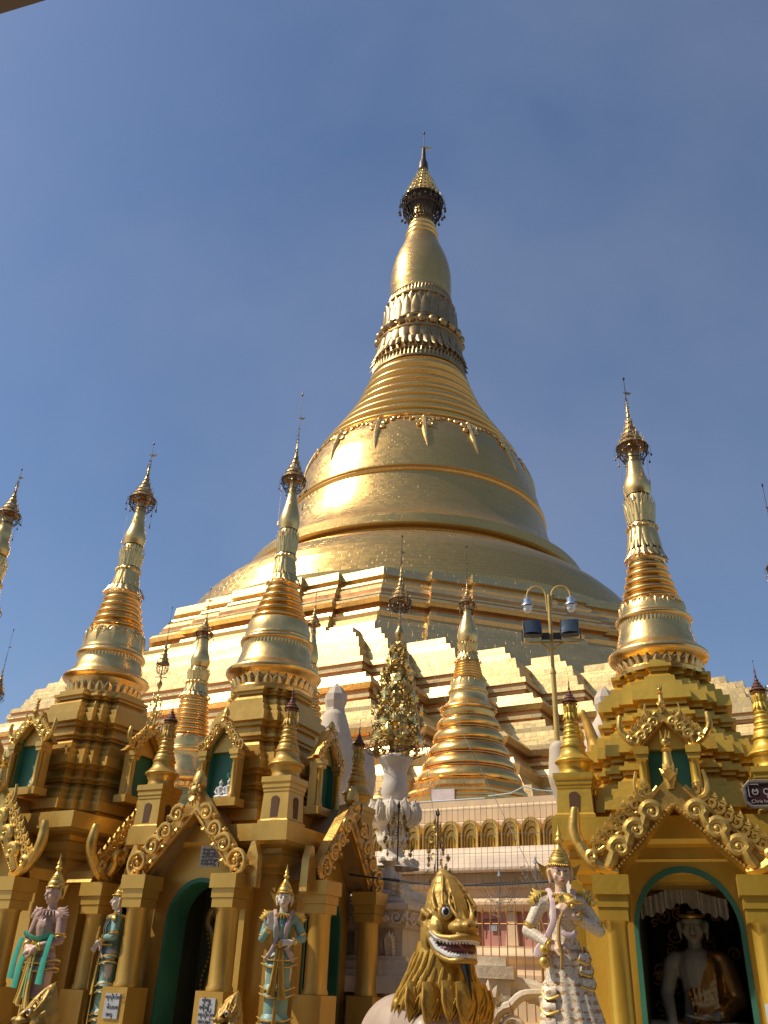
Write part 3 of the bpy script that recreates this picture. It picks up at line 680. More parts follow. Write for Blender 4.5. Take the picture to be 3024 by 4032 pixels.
    m.lathe([(0.03 * s, z_ - 0.08 * s), (0.055 * s, z_), (0.062 * s, z_ + 0.07 * s), (0.045 * s, z_ + 0.17 * s), (0.035 * s, z_ + 0.25 * s), (0.055 * s, z_ + 0.27 * s), (0.03 * s, z_ + 0.29 * s)], 14); leaf_fan(m, 0, z_ + 0.0, pi / 2, 0.16 * s, -0.05 * s, 5, 0.35)
    m.ball((0, 0, z_ + 0.34 * s), 0.045 * s, 10, 8)
    for i in range(5): m.cone((0.035 * s * cos(i * 1.257), 0.035 * s * sin(i * 1.257), z_ + 0.37 * s), (0.045 * s * cos(i * 1.257), 0.045 * s * sin(i * 1.257), z_ + 0.45 * s), 0.016 * s, 0.002, 5)
    return m.build(name, mat_, parent, smooth=40)
def leaf_fan(m, x, z, ang, L_, y=0.0, n=5, w=0.5, rr=0.2):
    for i in range(n):
        a = ang + (i - (n - 1) / 2) * w; l = L_ * (1 - 0.12 * abs(i - (n - 1) / 2))
        m.tube([(x, y, z), (x + 0.55 * l * cos(a), y - 0.25 * l, z + 0.55 * l * sin(a)), (x + l * cos(a), y - 0.05 * l, z + l * sin(a))], [L_ * rr * 0.6, L_ * rr, L_ * 0.02], 5)
def scroll_gable(parent, M, X, z0, zi, y, mat_=None, s=1.0, name='gable_ornament', ears=True):
    """openwork scroll gable: chain of C-scrolls with acanthus leaves"""
    mat_ = mat_ or GOLD_CARVE
    H = zi - z0; m = MB(); m.M = M @ T(0, y, 0); L_ = hypot(X, H); dx, dz = X / L_, -H / L_; nx, nz = H / L_, X / L_
    def P(t, o): return (dx * L_ * t + nx * o, zi + dz * L_ * t + nz * o)
    R0 = 0.135 * s; ang = atan2(dz, dx)
    for hd in (-1, 1):
        pts = [(0, zi), *[P(t, 0) for t in (.3, .6, .97)], P(0.97, 0.15 * s), P(.6, 0.17 * s), P(.3, .17 * s), (0, zi + 0.26 * s)]
        pp = [(hd * a, b) for a, b in pts]
        if hd > 0: pp.reverse()
        mm = m.M.copy(); m.M = mm @ T(0, 0.045 * s, 0); m.poly(pp, 0.12 * s); m.M = mm
        # running edge mouldings
        m.tube([(hd * a, 0.03 * s, b) for a, b in [P(t / 8, 0.0) for t in range(8)]], 0.018 * s, 6)
        for k, (t, o, r_, hnd, a0) in enumerate(((0.17, .13, 0.098, -1, 2.4), (0.42, .105, 0.108, 1, -1.2), (0.66, .12, 0.108, -1, 2.4), (0.93, 0.13, 0.15, 1, -1.6))):
            c = P(t, o * s); r_ = r_ * s
            sp = [(hd * a, -0.03 * s, b) for a, _, b in spiral(c[0], c[1], r_, a0, 1.45, r1=r_ * 0.2, n=22, hand=hnd)]
            m.tube(sp, [0.027 * s * (1 - 0.45 * i / 22) for i in range(23)], 7)
            sp = [(hd * a, -0.01 * s, b) for a, _, b in spiral(c[0], c[1], r_ * 0.68, a0 + 0.6, 1.0, r1=r_ * 0.3, n=12, hand=hnd)]
            m.tube(sp, 0.013 * s, 5)
            m.ball((hd * c[0], -0.035 * s, c[1]), 0.028 * s, 7, 5)
            q = P(t + 0.12, 0.19 * s)
            mm = m.M.copy(); m.M = mm @ Matrix.Diagonal((hd, 1, 1, 1))
            leaf_fan(m, q[0] - nx * 0.03 * s, q[1] - nz * 0.03 * s, atan2(nz, nx), 0.085 * s, -0.01, 5, 0.5)
            q = P(t + 0.12, 0.02 * s); leaf_fan(m, q[0], q[1], atan2(-nz, -nx), 0.06 * s, -0.02, 5, 0.5)
            leaf_fan(m, c[0], c[1], a0 + 2.2, r_ * 0.75, -0.02, 4, 0.45)
            m.M = mm
        # foot curl and pointed ear on the capital
        c = P(1.04, -0.02 * s)
        m.tube([(hd * a, -0.02 * s, b) for a, _, b in spiral(c[0] + 0.05 * s, c[1] + 0.055 * s, 0.07 * s, -2.4, 1.2, hand=1)], [0.022 * s] * 19, 6)
        if ears:
            e = P(1.0, 0.26 * s); pp = [(hd * (e[0] - 0.09 * s), e[1] - 0.26 * s), (hd * (e[0] + 0.10 * s), e[1] - 0.30 * s), (hd * (e[0] + 0.09 * s), e[1] + 0.02 * s), (hd * (e[0] + 0.035 * s), e[1] + 0.17 * s), (hd * (e[0] - 0.01 * s), e[1] + 0.16 * s), (hd * (e[0] - 0.07 * s), e[1] - 0.02 * s)]
            if hd < 0: pp.reverse()
            mm = m.M.copy(); m.M = mm @ T(0, 0.06 * s, 0); m.poly(pp, 0.09 * s); m.M = mm
    # apex flower with leaf below and bud above
    z_ = zi + 0.22 * s
    m.ball((0, -0.03 * s, z_), (0.065 * s, 0.045 * s, 0.06 * s), 10, 7)
    for i in range(9):
        a = 2 * pi * i / 9; m.ball((0.072 * s * cos(a), -0.03 * s, z_ + 0.068 * s * sin(a)), (0.022 * s, 0.02 * s, 0.026 * s), 6, 4)
    leaf_fan(m, 0, z_ - 0.05 * s, -pi / 2, 0.13 * s, -0.03, 5, 0.42)
    m.lathe([(0.03 * s, z_ + 0.03 * s), (0.085 * s, z_ + 0.07 * s), (0.08 * s, z_ + 0.15 * s), (0.045 * s, z_ + 0.22 * s), (0.005, z_ + 0.25 * s)], 12, 0, 0.04 * s)
    return m.build(name, mat_, parent, smooth=40)
def niche(parent, M, y, zb, zt, zapex, W, style, mats):
    """small gabled niche with a green back, standing out from the stepped roof. y: front plane (towards -y)"""
    cm, gm, green = mats
    m = MB(); m.M = M; d = 0.17
    m.box(-W - 0.08, W + 0.08, y - 0.05, y + d, zb - 0.10, zb)
    arch = arch_curve(W * 0.74, zt - 0.02, zapex - 0.10, zb + 0.003, 12, pointed=0.75)
    facade(m, W, zt + 0.02, zapex, arch, y + 0.05, 0.05)
    m.box(-W, -W + 0.04, y + 0.1, y + d, zb + 0.002, zt); m.box(W - 0.04, W, y + 0.1, y + d, zb + 0.002, zt)
    n_ = m.build('niche', cm, parent)
    m = MB(); m.M = M; arch_reveal(m, [(x * 0.999, z) for x, z in arch], y + 0.055, y + d - 0.02)
    k = len(arch); m.add([(x, y + d - 0.02, z) for x, z in arch], [tuple(range(k))]); m.build('green_recess', green, n_, smooth=0)
    for sx in (-1, 1):
        m = MB(); m.M = M
        cx = sx * W * 0.93
        m.lathe([(0.052, zb), (0.052, zb + 0.05), (0.04, zb + 0.07), (0.038, zt - 0.14), (0.05, zt - 0.12)], 14, cx, y + 0.01)
        for a, b, h in ((zt - 0.12, zt - 0.07, 0.055), (zt - 0.068, zt, 0.068)): m.box(cx - h, cx + h, y + 0.01 - h, y + 0.01 + h, a, b)
        m.build('column', cm, n_)
    if style == 'scroll': scroll_gable(n_, M, W * 0.93, zt, zapex - 0.05, y, gm, s=0.55, ears=False)
    else: heavy_gable(n_, M, W * 0.95, zt, zapex - 0.12, y, gm, s=0.55)
    m = MB(); m.M = M; pr = [(-W - 0.1, zt), (-W * 0.55, (zt + zapex) / 2 + 0.02), (0, zapex + 0.08), (W * 0.55, (zt + zapex) / 2 + 0.02), (W + 0.1, zt)]
    mm = m.M.copy(); m.M = mm @ T(0, y + 0.09, 0); m.poly(pr[::-1], d - 0.08); m.M = mm; m.build('niche_roof', cm, n_)
    return n_
def porch(parent, M, s, Lw, zc, zi, hb, z0, zped, r, capw, aw, zs, zp, style, mats, gs=1.0, back=0.35, dpt=-0.40):
    cm, gm, green = mats[:3]
    y = -s + 0.34
    m = MB(); m.M = M; arch = arch_curve(aw, zs, zp, z0, 18)
    facade(m, Lw + 0.02, zc + 0.01, zi + 0.05, arch, y, 0.06)
    m.box(-Lw - 0.02, -Lw + 0.06, y + 0.06, -hb + 0.02, z0, zc); m.box(Lw - 0.06, Lw + 0.02, y + 0.06, -hb + 0.02, z0, zc)
    p = m.build('porch', cm, parent)
    m = MB(); m.M = M; arch_reveal(m, [(x * 0.998, z) for x, z in arch], y - 0.012, y + back, 0.0, 0.05); m.build('green_arch', green, p, smooth=30)
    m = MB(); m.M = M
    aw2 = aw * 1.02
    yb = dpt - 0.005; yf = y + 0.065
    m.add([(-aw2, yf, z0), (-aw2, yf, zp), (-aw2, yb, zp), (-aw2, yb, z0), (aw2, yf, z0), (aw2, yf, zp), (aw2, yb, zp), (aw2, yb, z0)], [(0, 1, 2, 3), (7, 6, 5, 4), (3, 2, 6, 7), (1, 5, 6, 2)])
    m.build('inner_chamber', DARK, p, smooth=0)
    for sx in (-1, 1): column(parent, M, sx * Lw, -s + 0.02, z0, zc, r, zped, capw, cm)
    if style == 'scroll': scroll_gable(parent, M, Lw * 1.0, zc, zi, -s - 0.02, gm, s=gs)
    else: heavy_gable(parent, M, Lw * 0.98, zc, zi, -s - 0.02, gm, s=gs)
    m = MB(); m.M = M
    za = zi + 0.20 * gs
    pr = [(-Lw - 0.16, zc + 0.005), (-Lw - 0.10, zc + 0.14), (-Lw * 0.6, zc + (za - zc) * 0.36), (-Lw * 0.25, zc + (za - zc) * 0.74), (0, za), (Lw * 0.25, zc + (za - zc) * 0.74), (Lw * 0.6, zc + (za - zc) * 0.36), (Lw + 0.10, zc + 0.14), (Lw + 0.16, zc + 0.005), (Lw * 0.8, zc + 0.004), (0, zi + 0.02), (-Lw * 0.8, zc + 0.004)]
    mm = m.M.copy(); m.M = mm @ T(0, -s + 0.08, 0)
    # split into convex strips so the concave outline fills properly
    top = pr[:9]; bot = [(-Lw * 0.98, zc + 0.004), (-Lw * 0.9, zc + 0.02), (-Lw * 0.55, zc + (zi - zc) * 0.42), (-Lw * 0.22, zc + (zi - zc) * 0.78), (0, zi + 0.02), (Lw * 0.22, zc + (zi - zc) * 0.78), (Lw * 0.55, zc + (zi - zc) * 0.42), (Lw * 0.9, zc + 0.02), (Lw * 0.98, zc + 0.004)]
    D_ = s - hb + 0.25
    for i in range(8):
        q = [bot[i], bot[i + 1], top[i + 1], top[i]]
        m.poly(q, D_)
    m.M = mm; m.build('porch_roof', mats[3] if len(mats) > 3 else cm, p, smooth=0)
    return p
def stepped_roof(parent, hs, step, mat_, name='stepped_roof'):
    """hs: list of (half, z) profile of the redented body"""
    m = MB(); rings = []
    for h, z in hs:
        k = step
        cs = [(h, h - 2.6 * k), (h - k, h - 1.6 * k), (h - 1.6 * k, h - k), (h - 2.6 * k, h)]
        rings.append([(x, y, z) for x, y in redent_poly(cs, 0)])
    m.loft(rings, (False, True)); return m.build(name, mat_, parent, smooth=0)
def turret(parent, x, y, z0, h, hw, zt, lipr, mats, windows=True, umb=None):
    cm, gm, green = mats[:3]
    m = MB(); m.M = T(x, y, 0)
    m.loft([[(a * k, b * k, z) for a, b in ((-1, -1), (1, -1), (1, 1), (-1, 1))] for k, z in ((hw, z0), (hw, z0 + 0.03), (hw * 0.9, z0 + 0.05), (hw * 0.84, z0 + h * 0.66), (hw * 0.88, z0 + h * 0.68), (hw * 0.88, z0 + h * 0.74), (hw * 0.93, z0 + h * 0.76), (hw * 0.93, z0 + h * 0.84), (hw, z0 + h * 0.88), (hw, z0 + h))])
    t_ = m.build('turret', cm, parent, smooth=0)
    if windows:
        for k in range(4):
            m = MB(); m.M = T(x, y, 0) @ T(rz=k * pi / 2); a = arch_curve(hw * 0.26, z0 + h * 0.5, z0 + h * 0.58, z0 + h * 0.12, 8)
            yy = -(hw * 0.87) - 0.006; m.M = m.M @ T(0, yy, 0); m.poly(a[::-1], 0.03)
            m.build('window', mat('dark brown opening shade', (0.10, 0.045, 0.015), 0.2, 0.7), t_, smooth=0)  # flat dark panel: the shade of the window opening is put into its colour
    H = zt - (z0 + h); b = z0 + h
    spire(t_, (b, b + 0.13 * H, b + 0.27 * H, b + 0.34 * H, b + 0.50 * H, b + 0.68 * H, b + 0.70 * H, b + 0.71 * H, b + 0.86 * H, zt),
          (lipr * 0.88, lipr, lipr * 0.72, lipr * 0.58, lipr * 0.42, lipr * 0.40, lipr * 0.36, lipr * 0.30, lipr * 0.42), 3, x, y, cm, cm, cm, fancy=False, seg=28, umb=umb or (mat('rusty wire', (0.16, 0.07, 0.05), 0.6, 0.6), mat('rusty wire', (0.16, 0.07, 0.05), 0.6, 0.6)), ubands=5, vane=False, name='turret_spire')
    return t_
def shrine(name, label, loc, yaw, P):
    t_ = thing(name, label, 'shrine', loc, yaw, P.get('group'))
    cm, gm, green = P['mats'][:3]
    hl, zl, s, Lw, zc, zi = P['hl'], P['zl'], P['s'], P['Lw'], P['zc'], P['zi']; hb = P.get('hb', hl - 0.22)
    m = MB(); m.box(-s - 0.45, s + 0.45, -s - 0.45, s + 0.45, 0.002, 0.55); m.box(-s - 0.3, s + 0.3, -s - 0.3, s + 0.3, 0.553, 0.95)
    m.build('platform', CREAM, t_, smooth=0)
    m = MB(); R4 = lambda k, z: [(a * k, b * k, z) for a, b in ((-1, -1), (1, -1), (1, 1), (-1, 1))]
    cav = P['aw'] * 1.03; dpt = P.get('cavity', -0.40)
    fp = []
    for k in range(4):
        q = [(-hb, -hb)]
        if k in P.get('porches', (0, 1)): q += [(-cav, -hb), (-cav, dpt), (cav, dpt), (cav, -hb)]
        for a, b in q:
            for _ in range(k): a, b = -b, a
            fp.append((a, b))
    m.loft([[(a, b, z) for a, b in fp] for z in (0.953, zl - 0.562)], (False, False))
    m.loft([R4(hb, zl - 0.56), R4(hb + 0.04, zl - 0.54), R4(hb + 0.05, zl - 0.48), R4(hb + 0.09, zl - 0.45), R4(hb + 0.13, zl - 0.36), R4(hb + 0.09, zl - 0.33), R4(hb + 0.09, zl - 0.27), R4(hl - 0.03, zl - 0.24), R4(hl, zl - 0.2), R4(hl, zl)])
    m.build('wall', cm, t_, smooth=0)
    for k in P.get('porches', (0, 1)):
        M = T(rz=k * pi / 2)
        porch(t_, M, s, Lw, zc, zi, hb, 0.953, P['zped'], P['r'], P['capw'], P['aw'], P['zs'], P['zp'], P.get('styles', {}).get(k, (P['style'], 0))[0], P['mats'], P.get('styles', {}).get(k, (0, P.get('gs', 1.0)))[1], P.get('back', 0.35), P.get('cavity', -0.40))
    stepped_roof(t_, P['roof'], P['step'], cm)
    for k in P.get('niches', (0, 1)):
        niche(t_, T(rz=k * pi / 2), -P['ny'], P['nzb'], P['nzt'], P['nza'], P['nw'], P['style'], P['mats'][:3])
    if P.get('turrets'):
        tx, hw, h, zt, lr = P['turrets']
        for sx, sy in P.get('tcorners', ((1, -1), (-1, -1), (1, 1))): turret(t_, sx * tx, sy * tx, zl + 0.002, h, hw, zt, lr, P['mats'])
    spire(t_, *P['spire'], **P.get('skw', {}))
    flatten(t_)
    return t_
# ------------------------------------------------------------------ shrines in the foreground
def roofprof(h0, h1, z0, z1, stages=3):
    """stepped body: each stage flares as a cornice, then steps inward"""
    out = []
    for k in range(stages):
        a = h0 + (h1 - h0) * k / stages; b = h0 + (h1 - h0) * (k + 1) / stages; za = z0 + (z1 - z0) * k / stages; H = (z1 - z0) / stages
        for dh, dz in ((-0.11, 0.0), (-0.11, 0.05), (-0.055, 0.055), (-0.055, 0.14), (0.0, 0.145), (0.0, 0.35), (-0.02, 0.352), (-0.055, 0.37), (-0.055, 0.50), (-0.075, 0.502), (-0.11, 0.52), (-0.11, 0.64), (-0.13, 0.642), (-0.18, 0.76), (-0.15, 0.765), (-0.15, 0.83), (-0.115, 0.835), (-0.115, 0.90), (-0.16, 0.905), (-0.16, 1.0)):
            out.append((a + (b - a) * dz * 0.35 + dh, za + H * dz))
    return out
MS2 = (GOLD_PAINT, GOLD_CARVE, GREEN, mat('soot stained gold plaster', (0.30, 0.20, 0.09), 0.2, 0.6, dirt=(0.05, 0.05, 0.045), dirt_amt=0.95, nscale=1.6))
MS3 = (GOLD_PAINT_B, mat('gilded relief', (0.68, 0.43, 0.10), 0.7, 0.34, dirt=(0.10, 0.06, 0.02), dirt_amt=0.5, nscale=6, bump=0.15, bscale=40), GREEN, GOLD_PAINT_B)
s2 = shrine('gold_shrine', 'gold shrine with corner turrets, scrollwork gables and a thin spire, left of the lion', (-1.555, 12.54, 0), rad(-26.5), dict(
    mats=MS2, hl=1.22, zl=3.31, hb=0.98, s=1.46, Lw=0.66, zc=2.70, zi=3.44, zped=1.5, r=0.135, capw=0.36, aw=0.43, zs=2.2, zp=2.66, style='scroll', gs=1.1,
    roof=roofprof(0.92, 0.66, 3.31, 5.36, 3), step=0.135, ny=1.08, nzb=3.66, nzt=4.28, nza=4.66, nw=0.27,
    turrets=(0.99, 0.215, 0.56, 5.16, 0.215), tcorners=((1, -1), (-1, -1), (1, 1)),
    spire=((5.30, 5.62, 6.13, 6.48, 7.10, 8.12, 8.90, 9.10, 9.72, 10.95), (.62, .66, .54, .455, .24, .18, .158, .066, .195)), skw=dict(n_rings=5)))
K_ = 1.11
def far(P):
    zf = lambda z: 1.6 + (z - 1.6) * K_
    for k in ('hl', 'hb', 's', 'Lw', 'r', 'capw', 'aw', 'gs', 'step', 'ny', 'nw'): P[k] *= K_
    for k in ('zl', 'zc', 'zi', 'zs', 'zp', 'nzb', 'nzt', 'nza'): P[k] = zf(P[k])
    P['roof'] = [(h * K_, zf(z)) for h, z in P['roof']]; P['cavity'] = -0.44
    P['spire'] = (tuple(zf(z) for z in P['spire'][0]), tuple(r * K_ for r in P['spire'][1])); return P
s1 = shrine('gold_shrine', 'gold shrine with heavy horned gable and broad stepped tower, at the far left foreground', (-3.864 * K_, 11.993 * K_, 0), rad(-30), far(dict(
    mats=MS2[:1] + (MS3[1], GREEN, GOLD_PAINT), hl=1.05, zl=3.29, hb=0.80, s=1.32, Lw=0.64, zc=2.53, zi=3.28, zped=1.45, r=0.12, capw=0.34, aw=0.42, zs=2.05, zp=2.5, style='heavy', gs=1.05,
    roof=roofprof(0.90, 0.68, 3.29, 5.0, 3), step=0.13, ny=1.06, nzb=3.6, nzt=4.15, nza=4.52, nw=0.27,
    spire=((4.95, 5.27, 5.63, 6.03, 6.58, 7.45, 8.03, 8.28, 8.82, 9.38), (.53, .556, .469, .39, .26, .185, .157, .08, .20)), skw=dict(n_rings=5, orn=12))))
s0 = shrine('gold_shrine', 'gold shrine cut off by the left edge of the picture, its thin spire showing', (-6.36 * 1.08, 12.9 * 1.08, 0), rad(-30), far(dict(
    mats=MS2[:1] + (MS3[1], GREEN, GOLD_PAINT), hl=1.05, zl=3.2, hb=0.80, s=1.32, Lw=0.64, zc=2.5, zi=3.2, zped=1.45, r=0.12, capw=0.34, aw=0.42, zs=2.05, zp=2.45, style='heavy', gs=1.05,
    roof=roofprof(0.86, 0.62, 3.2, 4.85, 3), step=0.1, ny=1.02, nzb=3.5, nzt=4.05, nza=4.4, nw=0.26,
    spire=((4.8, 5.1, 5.6, 5.95, 6.45, 7.45, 7.95, 8.2, 8.7, 9.1), (.50, .53, .44, .36, .25, .19, .155, .10, .18)), skw=dict(n_rings=5, orn=12))))
s3 = shrine('gold_shrine', 'bright gold shrine with a seated Buddha in its green edged arch, at the right', (3.147, 9.175, 0), rad(-20), dict(
    mats=MS3, hl=1.12, zl=3.07, hb=0.90, s=1.36, Lw=0.59, zc=2.53, zi=3.10, zped=1.2, r=0.10, capw=0.31, aw=0.42, zs=2.12, zp=2.6, style='heavy', gs=1.0, porches=(0,), cavity=0.62, back=0.03,
    roof=roofprof(1.03, 0.52, 3.07, 4.78, 3), step=0.15, ny=1.16, nzb=3.22, nzt=3.68, nza=4.04, nw=0.25, niches=(0,),
    turrets=(0.90, 0.19, 0.42, 4.55, 0.175), tcorners=((1, -1), (-1, -1)),
    spire=((4.72, 4.94, 5.38, 5.58, 6.12, 7.05, 7.59, 7.78, 8.34, 8.91), (.47, .50, .41, .345, .215, .185, .158, .083, .185)), skw=dict(n_rings=5, orn=16)))
s4 = shrine('gold_shrine', 'gold shrine beyond the right edge of the picture, only its dark umbrella spire in view', (5.87, 11.37, 0), rad(-20), dict(
    mats=MS3, hl=1.0, zl=3.0, hb=0.8, s=1.3, Lw=0.57, zc=2.5, zi=3.1, zped=1.2, r=0.10, capw=0.31, aw=0.40, zs=2.1, zp=2.5, style='heavy', gs=1.0, porches=(0,),
    roof=roofprof(0.86, 0.5, 3.0, 4.5, 3), step=0.1, ny=0.95, nzb=3.35, nzt=3.65, nza=4.1, nw=0.24, niches=(0,),
    spire=((4.4, 4.6, 5.0, 5.2, 5.6, 6.5, 7.0, 7.25, 7.75, 8.7), (.42, .45, .37, .30, .20, .16, .14, .07, .17)), skw=dict(n_rings=5)))

# small white seated figures in the niches
def seated(label, loc, rz, sc, mt):
    t_ = thing('small_seated_figure', label, 'figurine', loc, rz)
    m = MB(); m.tube([(0, 0, 0.03), (0, 0, 0.10), (0, 0, 0.17), (0, 0, 0.20)], [0.05, 0.04, 0.05, 0.02], 12); m.ball((0, 0, 0.235), (0.03, 0.032, 0.038), 10, 8); m.ball((0, 0, 0.28), 0.012, 8, 6); m.ball((0, -0.02, 0.03), (0.095, 0.06, 0.032), 12, 8)
    for sx in (-1, 1): m.tube([(sx * 0.05, 0, 0.175), (sx * 0.08, -0.01, 0.11), (sx * 0.03, -0.05, 0.065)], [0.02, 0.018, 0.013], 8)
    m.build('body', mt, t_); t_.scale = (sc, sc, sc)
def loc2(c, yaw, x, y, z): a = rad(yaw); return (c[0] + x * cos(a) - y * sin(a), c[1] + x * sin(a) + y * cos(a), z)
WF = mat('white glazed figure', (0.60, 0.60, 0.58), 0, 0.35)
seated('left one of two white seated figures in the upper green niche of the turreted shrine', loc2((-1.555, 12.54), -26.5, 0.03, -1.02, 3.665), rad(-20), 0.85, WF)
seated('right one of two white seated figures in the upper green niche of the turreted shrine', loc2((-1.555, 12.54), -26.5, 0.15, -1.01, 3.665), rad(-20), 0.9, WF)
seated('small white figure in the right corner of the leftmost green niche', loc2((-4.289, 13.312), -30, 0.18, -1.08, 3.83), rad(-20), 0.8, WF)
# ------------------------------------------------------------------ plinth of the great stupa (camera side) in the precinct's grid
def gp(n1, n2, z): # grid -> local of a thing placed at the stupa centre: x = n2, y = -n1
    return (n2, -n1, z)
N0, N1 = -6.0, 46.0
pl = thing('plinth_wall', 'cream plastered terrace wall with pink panels, below the golden niches', 'wall', (GX, GY, 0), GYAW)
def extrude_n(m, prof, n0=N0, n1=N1):
    """prof: (n1, z) from top to bottom; swept along n2"""
    vs = []; fs = []
    for n2 in (n0, n1):
        vs += [gp(a, n2, z) for a, z in prof]
    k = len(prof)
    for i in range(k - 1): fs.append((i, i + 1, k + i + 1, k + i))
    m.add(vs, fs)
m = MB(); extrude_n(m, [(38.8, 6.42), (42.0, 6.42), (42.0, 6.25), (42.05, 6.2), (42.05, 5.82), (42.12, 5.78), (42.14, 5.0)]); m.build('parapet', CREAM, pl, smooth=0)
m = MB(); extrude_n(m, [(42.14, 5.06), (42.75, 5.02), (42.78, 4.96), (43.45, 4.42), (43.45, 4.36), (43.2, 4.33)]); m.build('sloping_ledge', mat('pale sloping plaster', (0.68, 0.51, 0.35), 0, 0.7, dirt=(0.4, 0.32, 0.26), dirt_amt=0.6, nscale=1.3), pl, smooth=0)
m = MB(); extrude_n(m, [(43.0, 4.33), (43.0, 4.1), (43.15, 4.08), (43.15, 3.98), (43.0, 3.95), (43.0, 3.72), (43.3, 3.70), (43.38, 3.62), (43.38, 3.55), (43.3, 3.5), (43.25, 3.42), (43.05, 3.40)]); m.build('cornice', CREAM, pl, smooth=0)
m = MB(); extrude_n(m, [(43.06, 3.40), (43.1, 2.62)]); m.build('pink_wall', PINK, pl, smooth=0)
pr = [(43.1, 2.62), (43.5, 2.6)] + [(43.5 + 0.16 * sin(pi * t / 8), 2.56 - 0.34 * t / 8) for t in range(9)] + [(43.5, 2.16), (43.55, 2.0), (43.85, 1.98), (43.85, 1.86), (43.7, 1.83), (43.7, 1.62), (44.0, 1.6), (44.0, 1.0), (44.2, 0.98), (44.2, 0.0)]
m = MB(); extrude_n(m, pr); m.build('base_moulding', CREAM, pl, smooth=30)
for i in range(11):
    n2 = 20.1 + 1.08 * i
    m = MB(); w0, w1 = 0.17, 0.11
    vs = [gp(43.17, n2 - w1, 3.40), gp(43.17, n2 + w1, 3.40), gp(43.22, n2 + w0, 2.625), gp(43.22, n2 - w0, 2.625), gp(43.04, n2 - w1, 3.40), gp(43.04, n2 + w1, 3.40), gp(43.04, n2 + w0, 2.625), gp(43.04, n2 - w0, 2.625)]
    m.add(vs, [(0, 3, 2, 1), (0, 4, 7, 3), (1, 2, 6, 5)]); m.build('pilaster', CREAM, pl, smooth=0)
    # L-shaped grooves and a grey vent in every pink field
    m = MB(); c = n2 + 0.54
    for (a, b, z0, z1) in ((c - 0.28, c + 0.22, 3.20, 3.235), (c - 0.28, c - 0.235, 2.86, 3.20)):
        m.add([gp(43.135, a, z0), gp(43.135, b, z0), gp(43.135, b, z1), gp(43.135, a, z1)], [(0, 1, 2, 3)])
    m.build('groove', mat('dark red groove', (0.16, 0.05, 0.05), 0, 0.8), pl, smooth=0)
    m = MB(); m.add([gp(43.14, c - 0.09, 2.96), gp(43.14, c + 0.12, 2.96), gp(43.14, c + 0.12, 3.12), gp(43.14, c - 0.09, 3.12)], [(0, 1, 2, 3)])
    m.build('vent', mat('grey tin', (0.30, 0.33, 0.34), 0.3, 0.6), pl, smooth=0)
# row of golden niches on the parapet
k = 0
for i in range(19):
    n2 = 19.2 + 0.60 * i + 0.02
    o = bpy.data.objects.new('golden_niche', None)
    t_ = thing('golden_niche', '', 'niche', gridpt(42.15, n2, 5.06), GYAW, 'golden niches along the terrace wall')
    t_['label'] = 'one of the golden ribbed arch niches in a row along the cream terrace wall'
    bpy.data.objects.remove(o)
    m = MB(); W_ = 0.27; H_ = 0.76
    def arc(w, h, n=12): return [(-w, 0.0)] + [(w * cos(pi - pi * j / n), h * 0.55 + h * 0.45 * sin(pi * j / n)) for j in range(n + 1)] + [(w, 0.0)]
    for (wa, ha, wb, hb_, ya, yb) in ((1.0, 1.0, 0.82, 0.86, -0.26, -0.20), (0.80, 0.84, 0.62, 0.68, -0.17, -0.12), (0.60, 0.66, 0.42, 0.48, -0.10, -0.06)):
        A_ = arc(W_ * wa, H_ * ha); B_ = arc(W_ * wb, H_ * hb_); n = len(A_)
        vs = [(x, ya + 0.02, z) for x, z in A_] + [(x * 0.96, ya - 0.01, z * 0.985) for x, z in A_] + [(x, ya, z) for x, z in B_] + [(x * 0.98, yb + 0.06, z) for x, z in B_]
        m.add(vs, [(a * n + j, a * n + j + 1, (a + 1) * n + j + 1, (a + 1) * n + j)[::-1] for a in range(3) for j in range(n - 1)])
    A_ = arc(W_, H_); n = len(A_); m.add([(x, -0.24, z) for x, z in A_] + [(x, 0.0, z) for x, z in A_], [(j, j + 1, n + j + 1, n + j) for j in range(n - 1)])
    m.build('arch', MS3[1], t_, smooth=30)
    m = MB(); A_ = arc(W_ * 0.44, H_ * 0.5); m.add([(x, -0.03, z) for x, z in A_], [tuple(range(len(A_)))[::-1]])
    for q in (-0.05, 0.05): m.box(q - 0.012, q + 0.012, -0.08, -0.035, 0, H_ * 0.40)
    m.build('back_panel', GOLD_PAINT_B, t_, smooth=0)
# pipes along the parapet
m = MB(); m.tube([gridpt(41.9, n2, 6.47) for n2 in (21.0, 24.3)], 0.025, 6); m.tube([gridpt(41.9, n2, z) for n2, z in ((24.4, 6.52), (25.1, 6.56), (25.5, 6.72), (25.9, 6.6), (26.6, 6.5))], 0.02, 6)
m.box(*(0, 0, 0, 0, 0, 0)) if False else None
tag(m.build('water_pipe', mat('grey pvc', (0.35, 0.40, 0.40), 0, 0.5)), 'thin grey pipe lying along the top of the cream terrace wall', 'pipe')
# wire mesh in front of the niches
m = MB()
for j in range(60):
    n2 = 20.6 + 0.165 * j; m.tube([gridpt(43.6, n2, 3.9), gridpt(43.62, n2, 5.95)], 0.006, 3)
for z in (4.35, 4.75, 5.2, 5.55, 5.85): m.tube([gridpt(43.61, 20.6, z), gridpt(43.61, 30.4, z)], 0.006, 3)
tag(m.build('wire_mesh', mat('thin steel wire', (0.25, 0.22, 0.18), 0.7, 0.5)), 'thin wire mesh stretched before the row of golden niches', 'mesh fence')

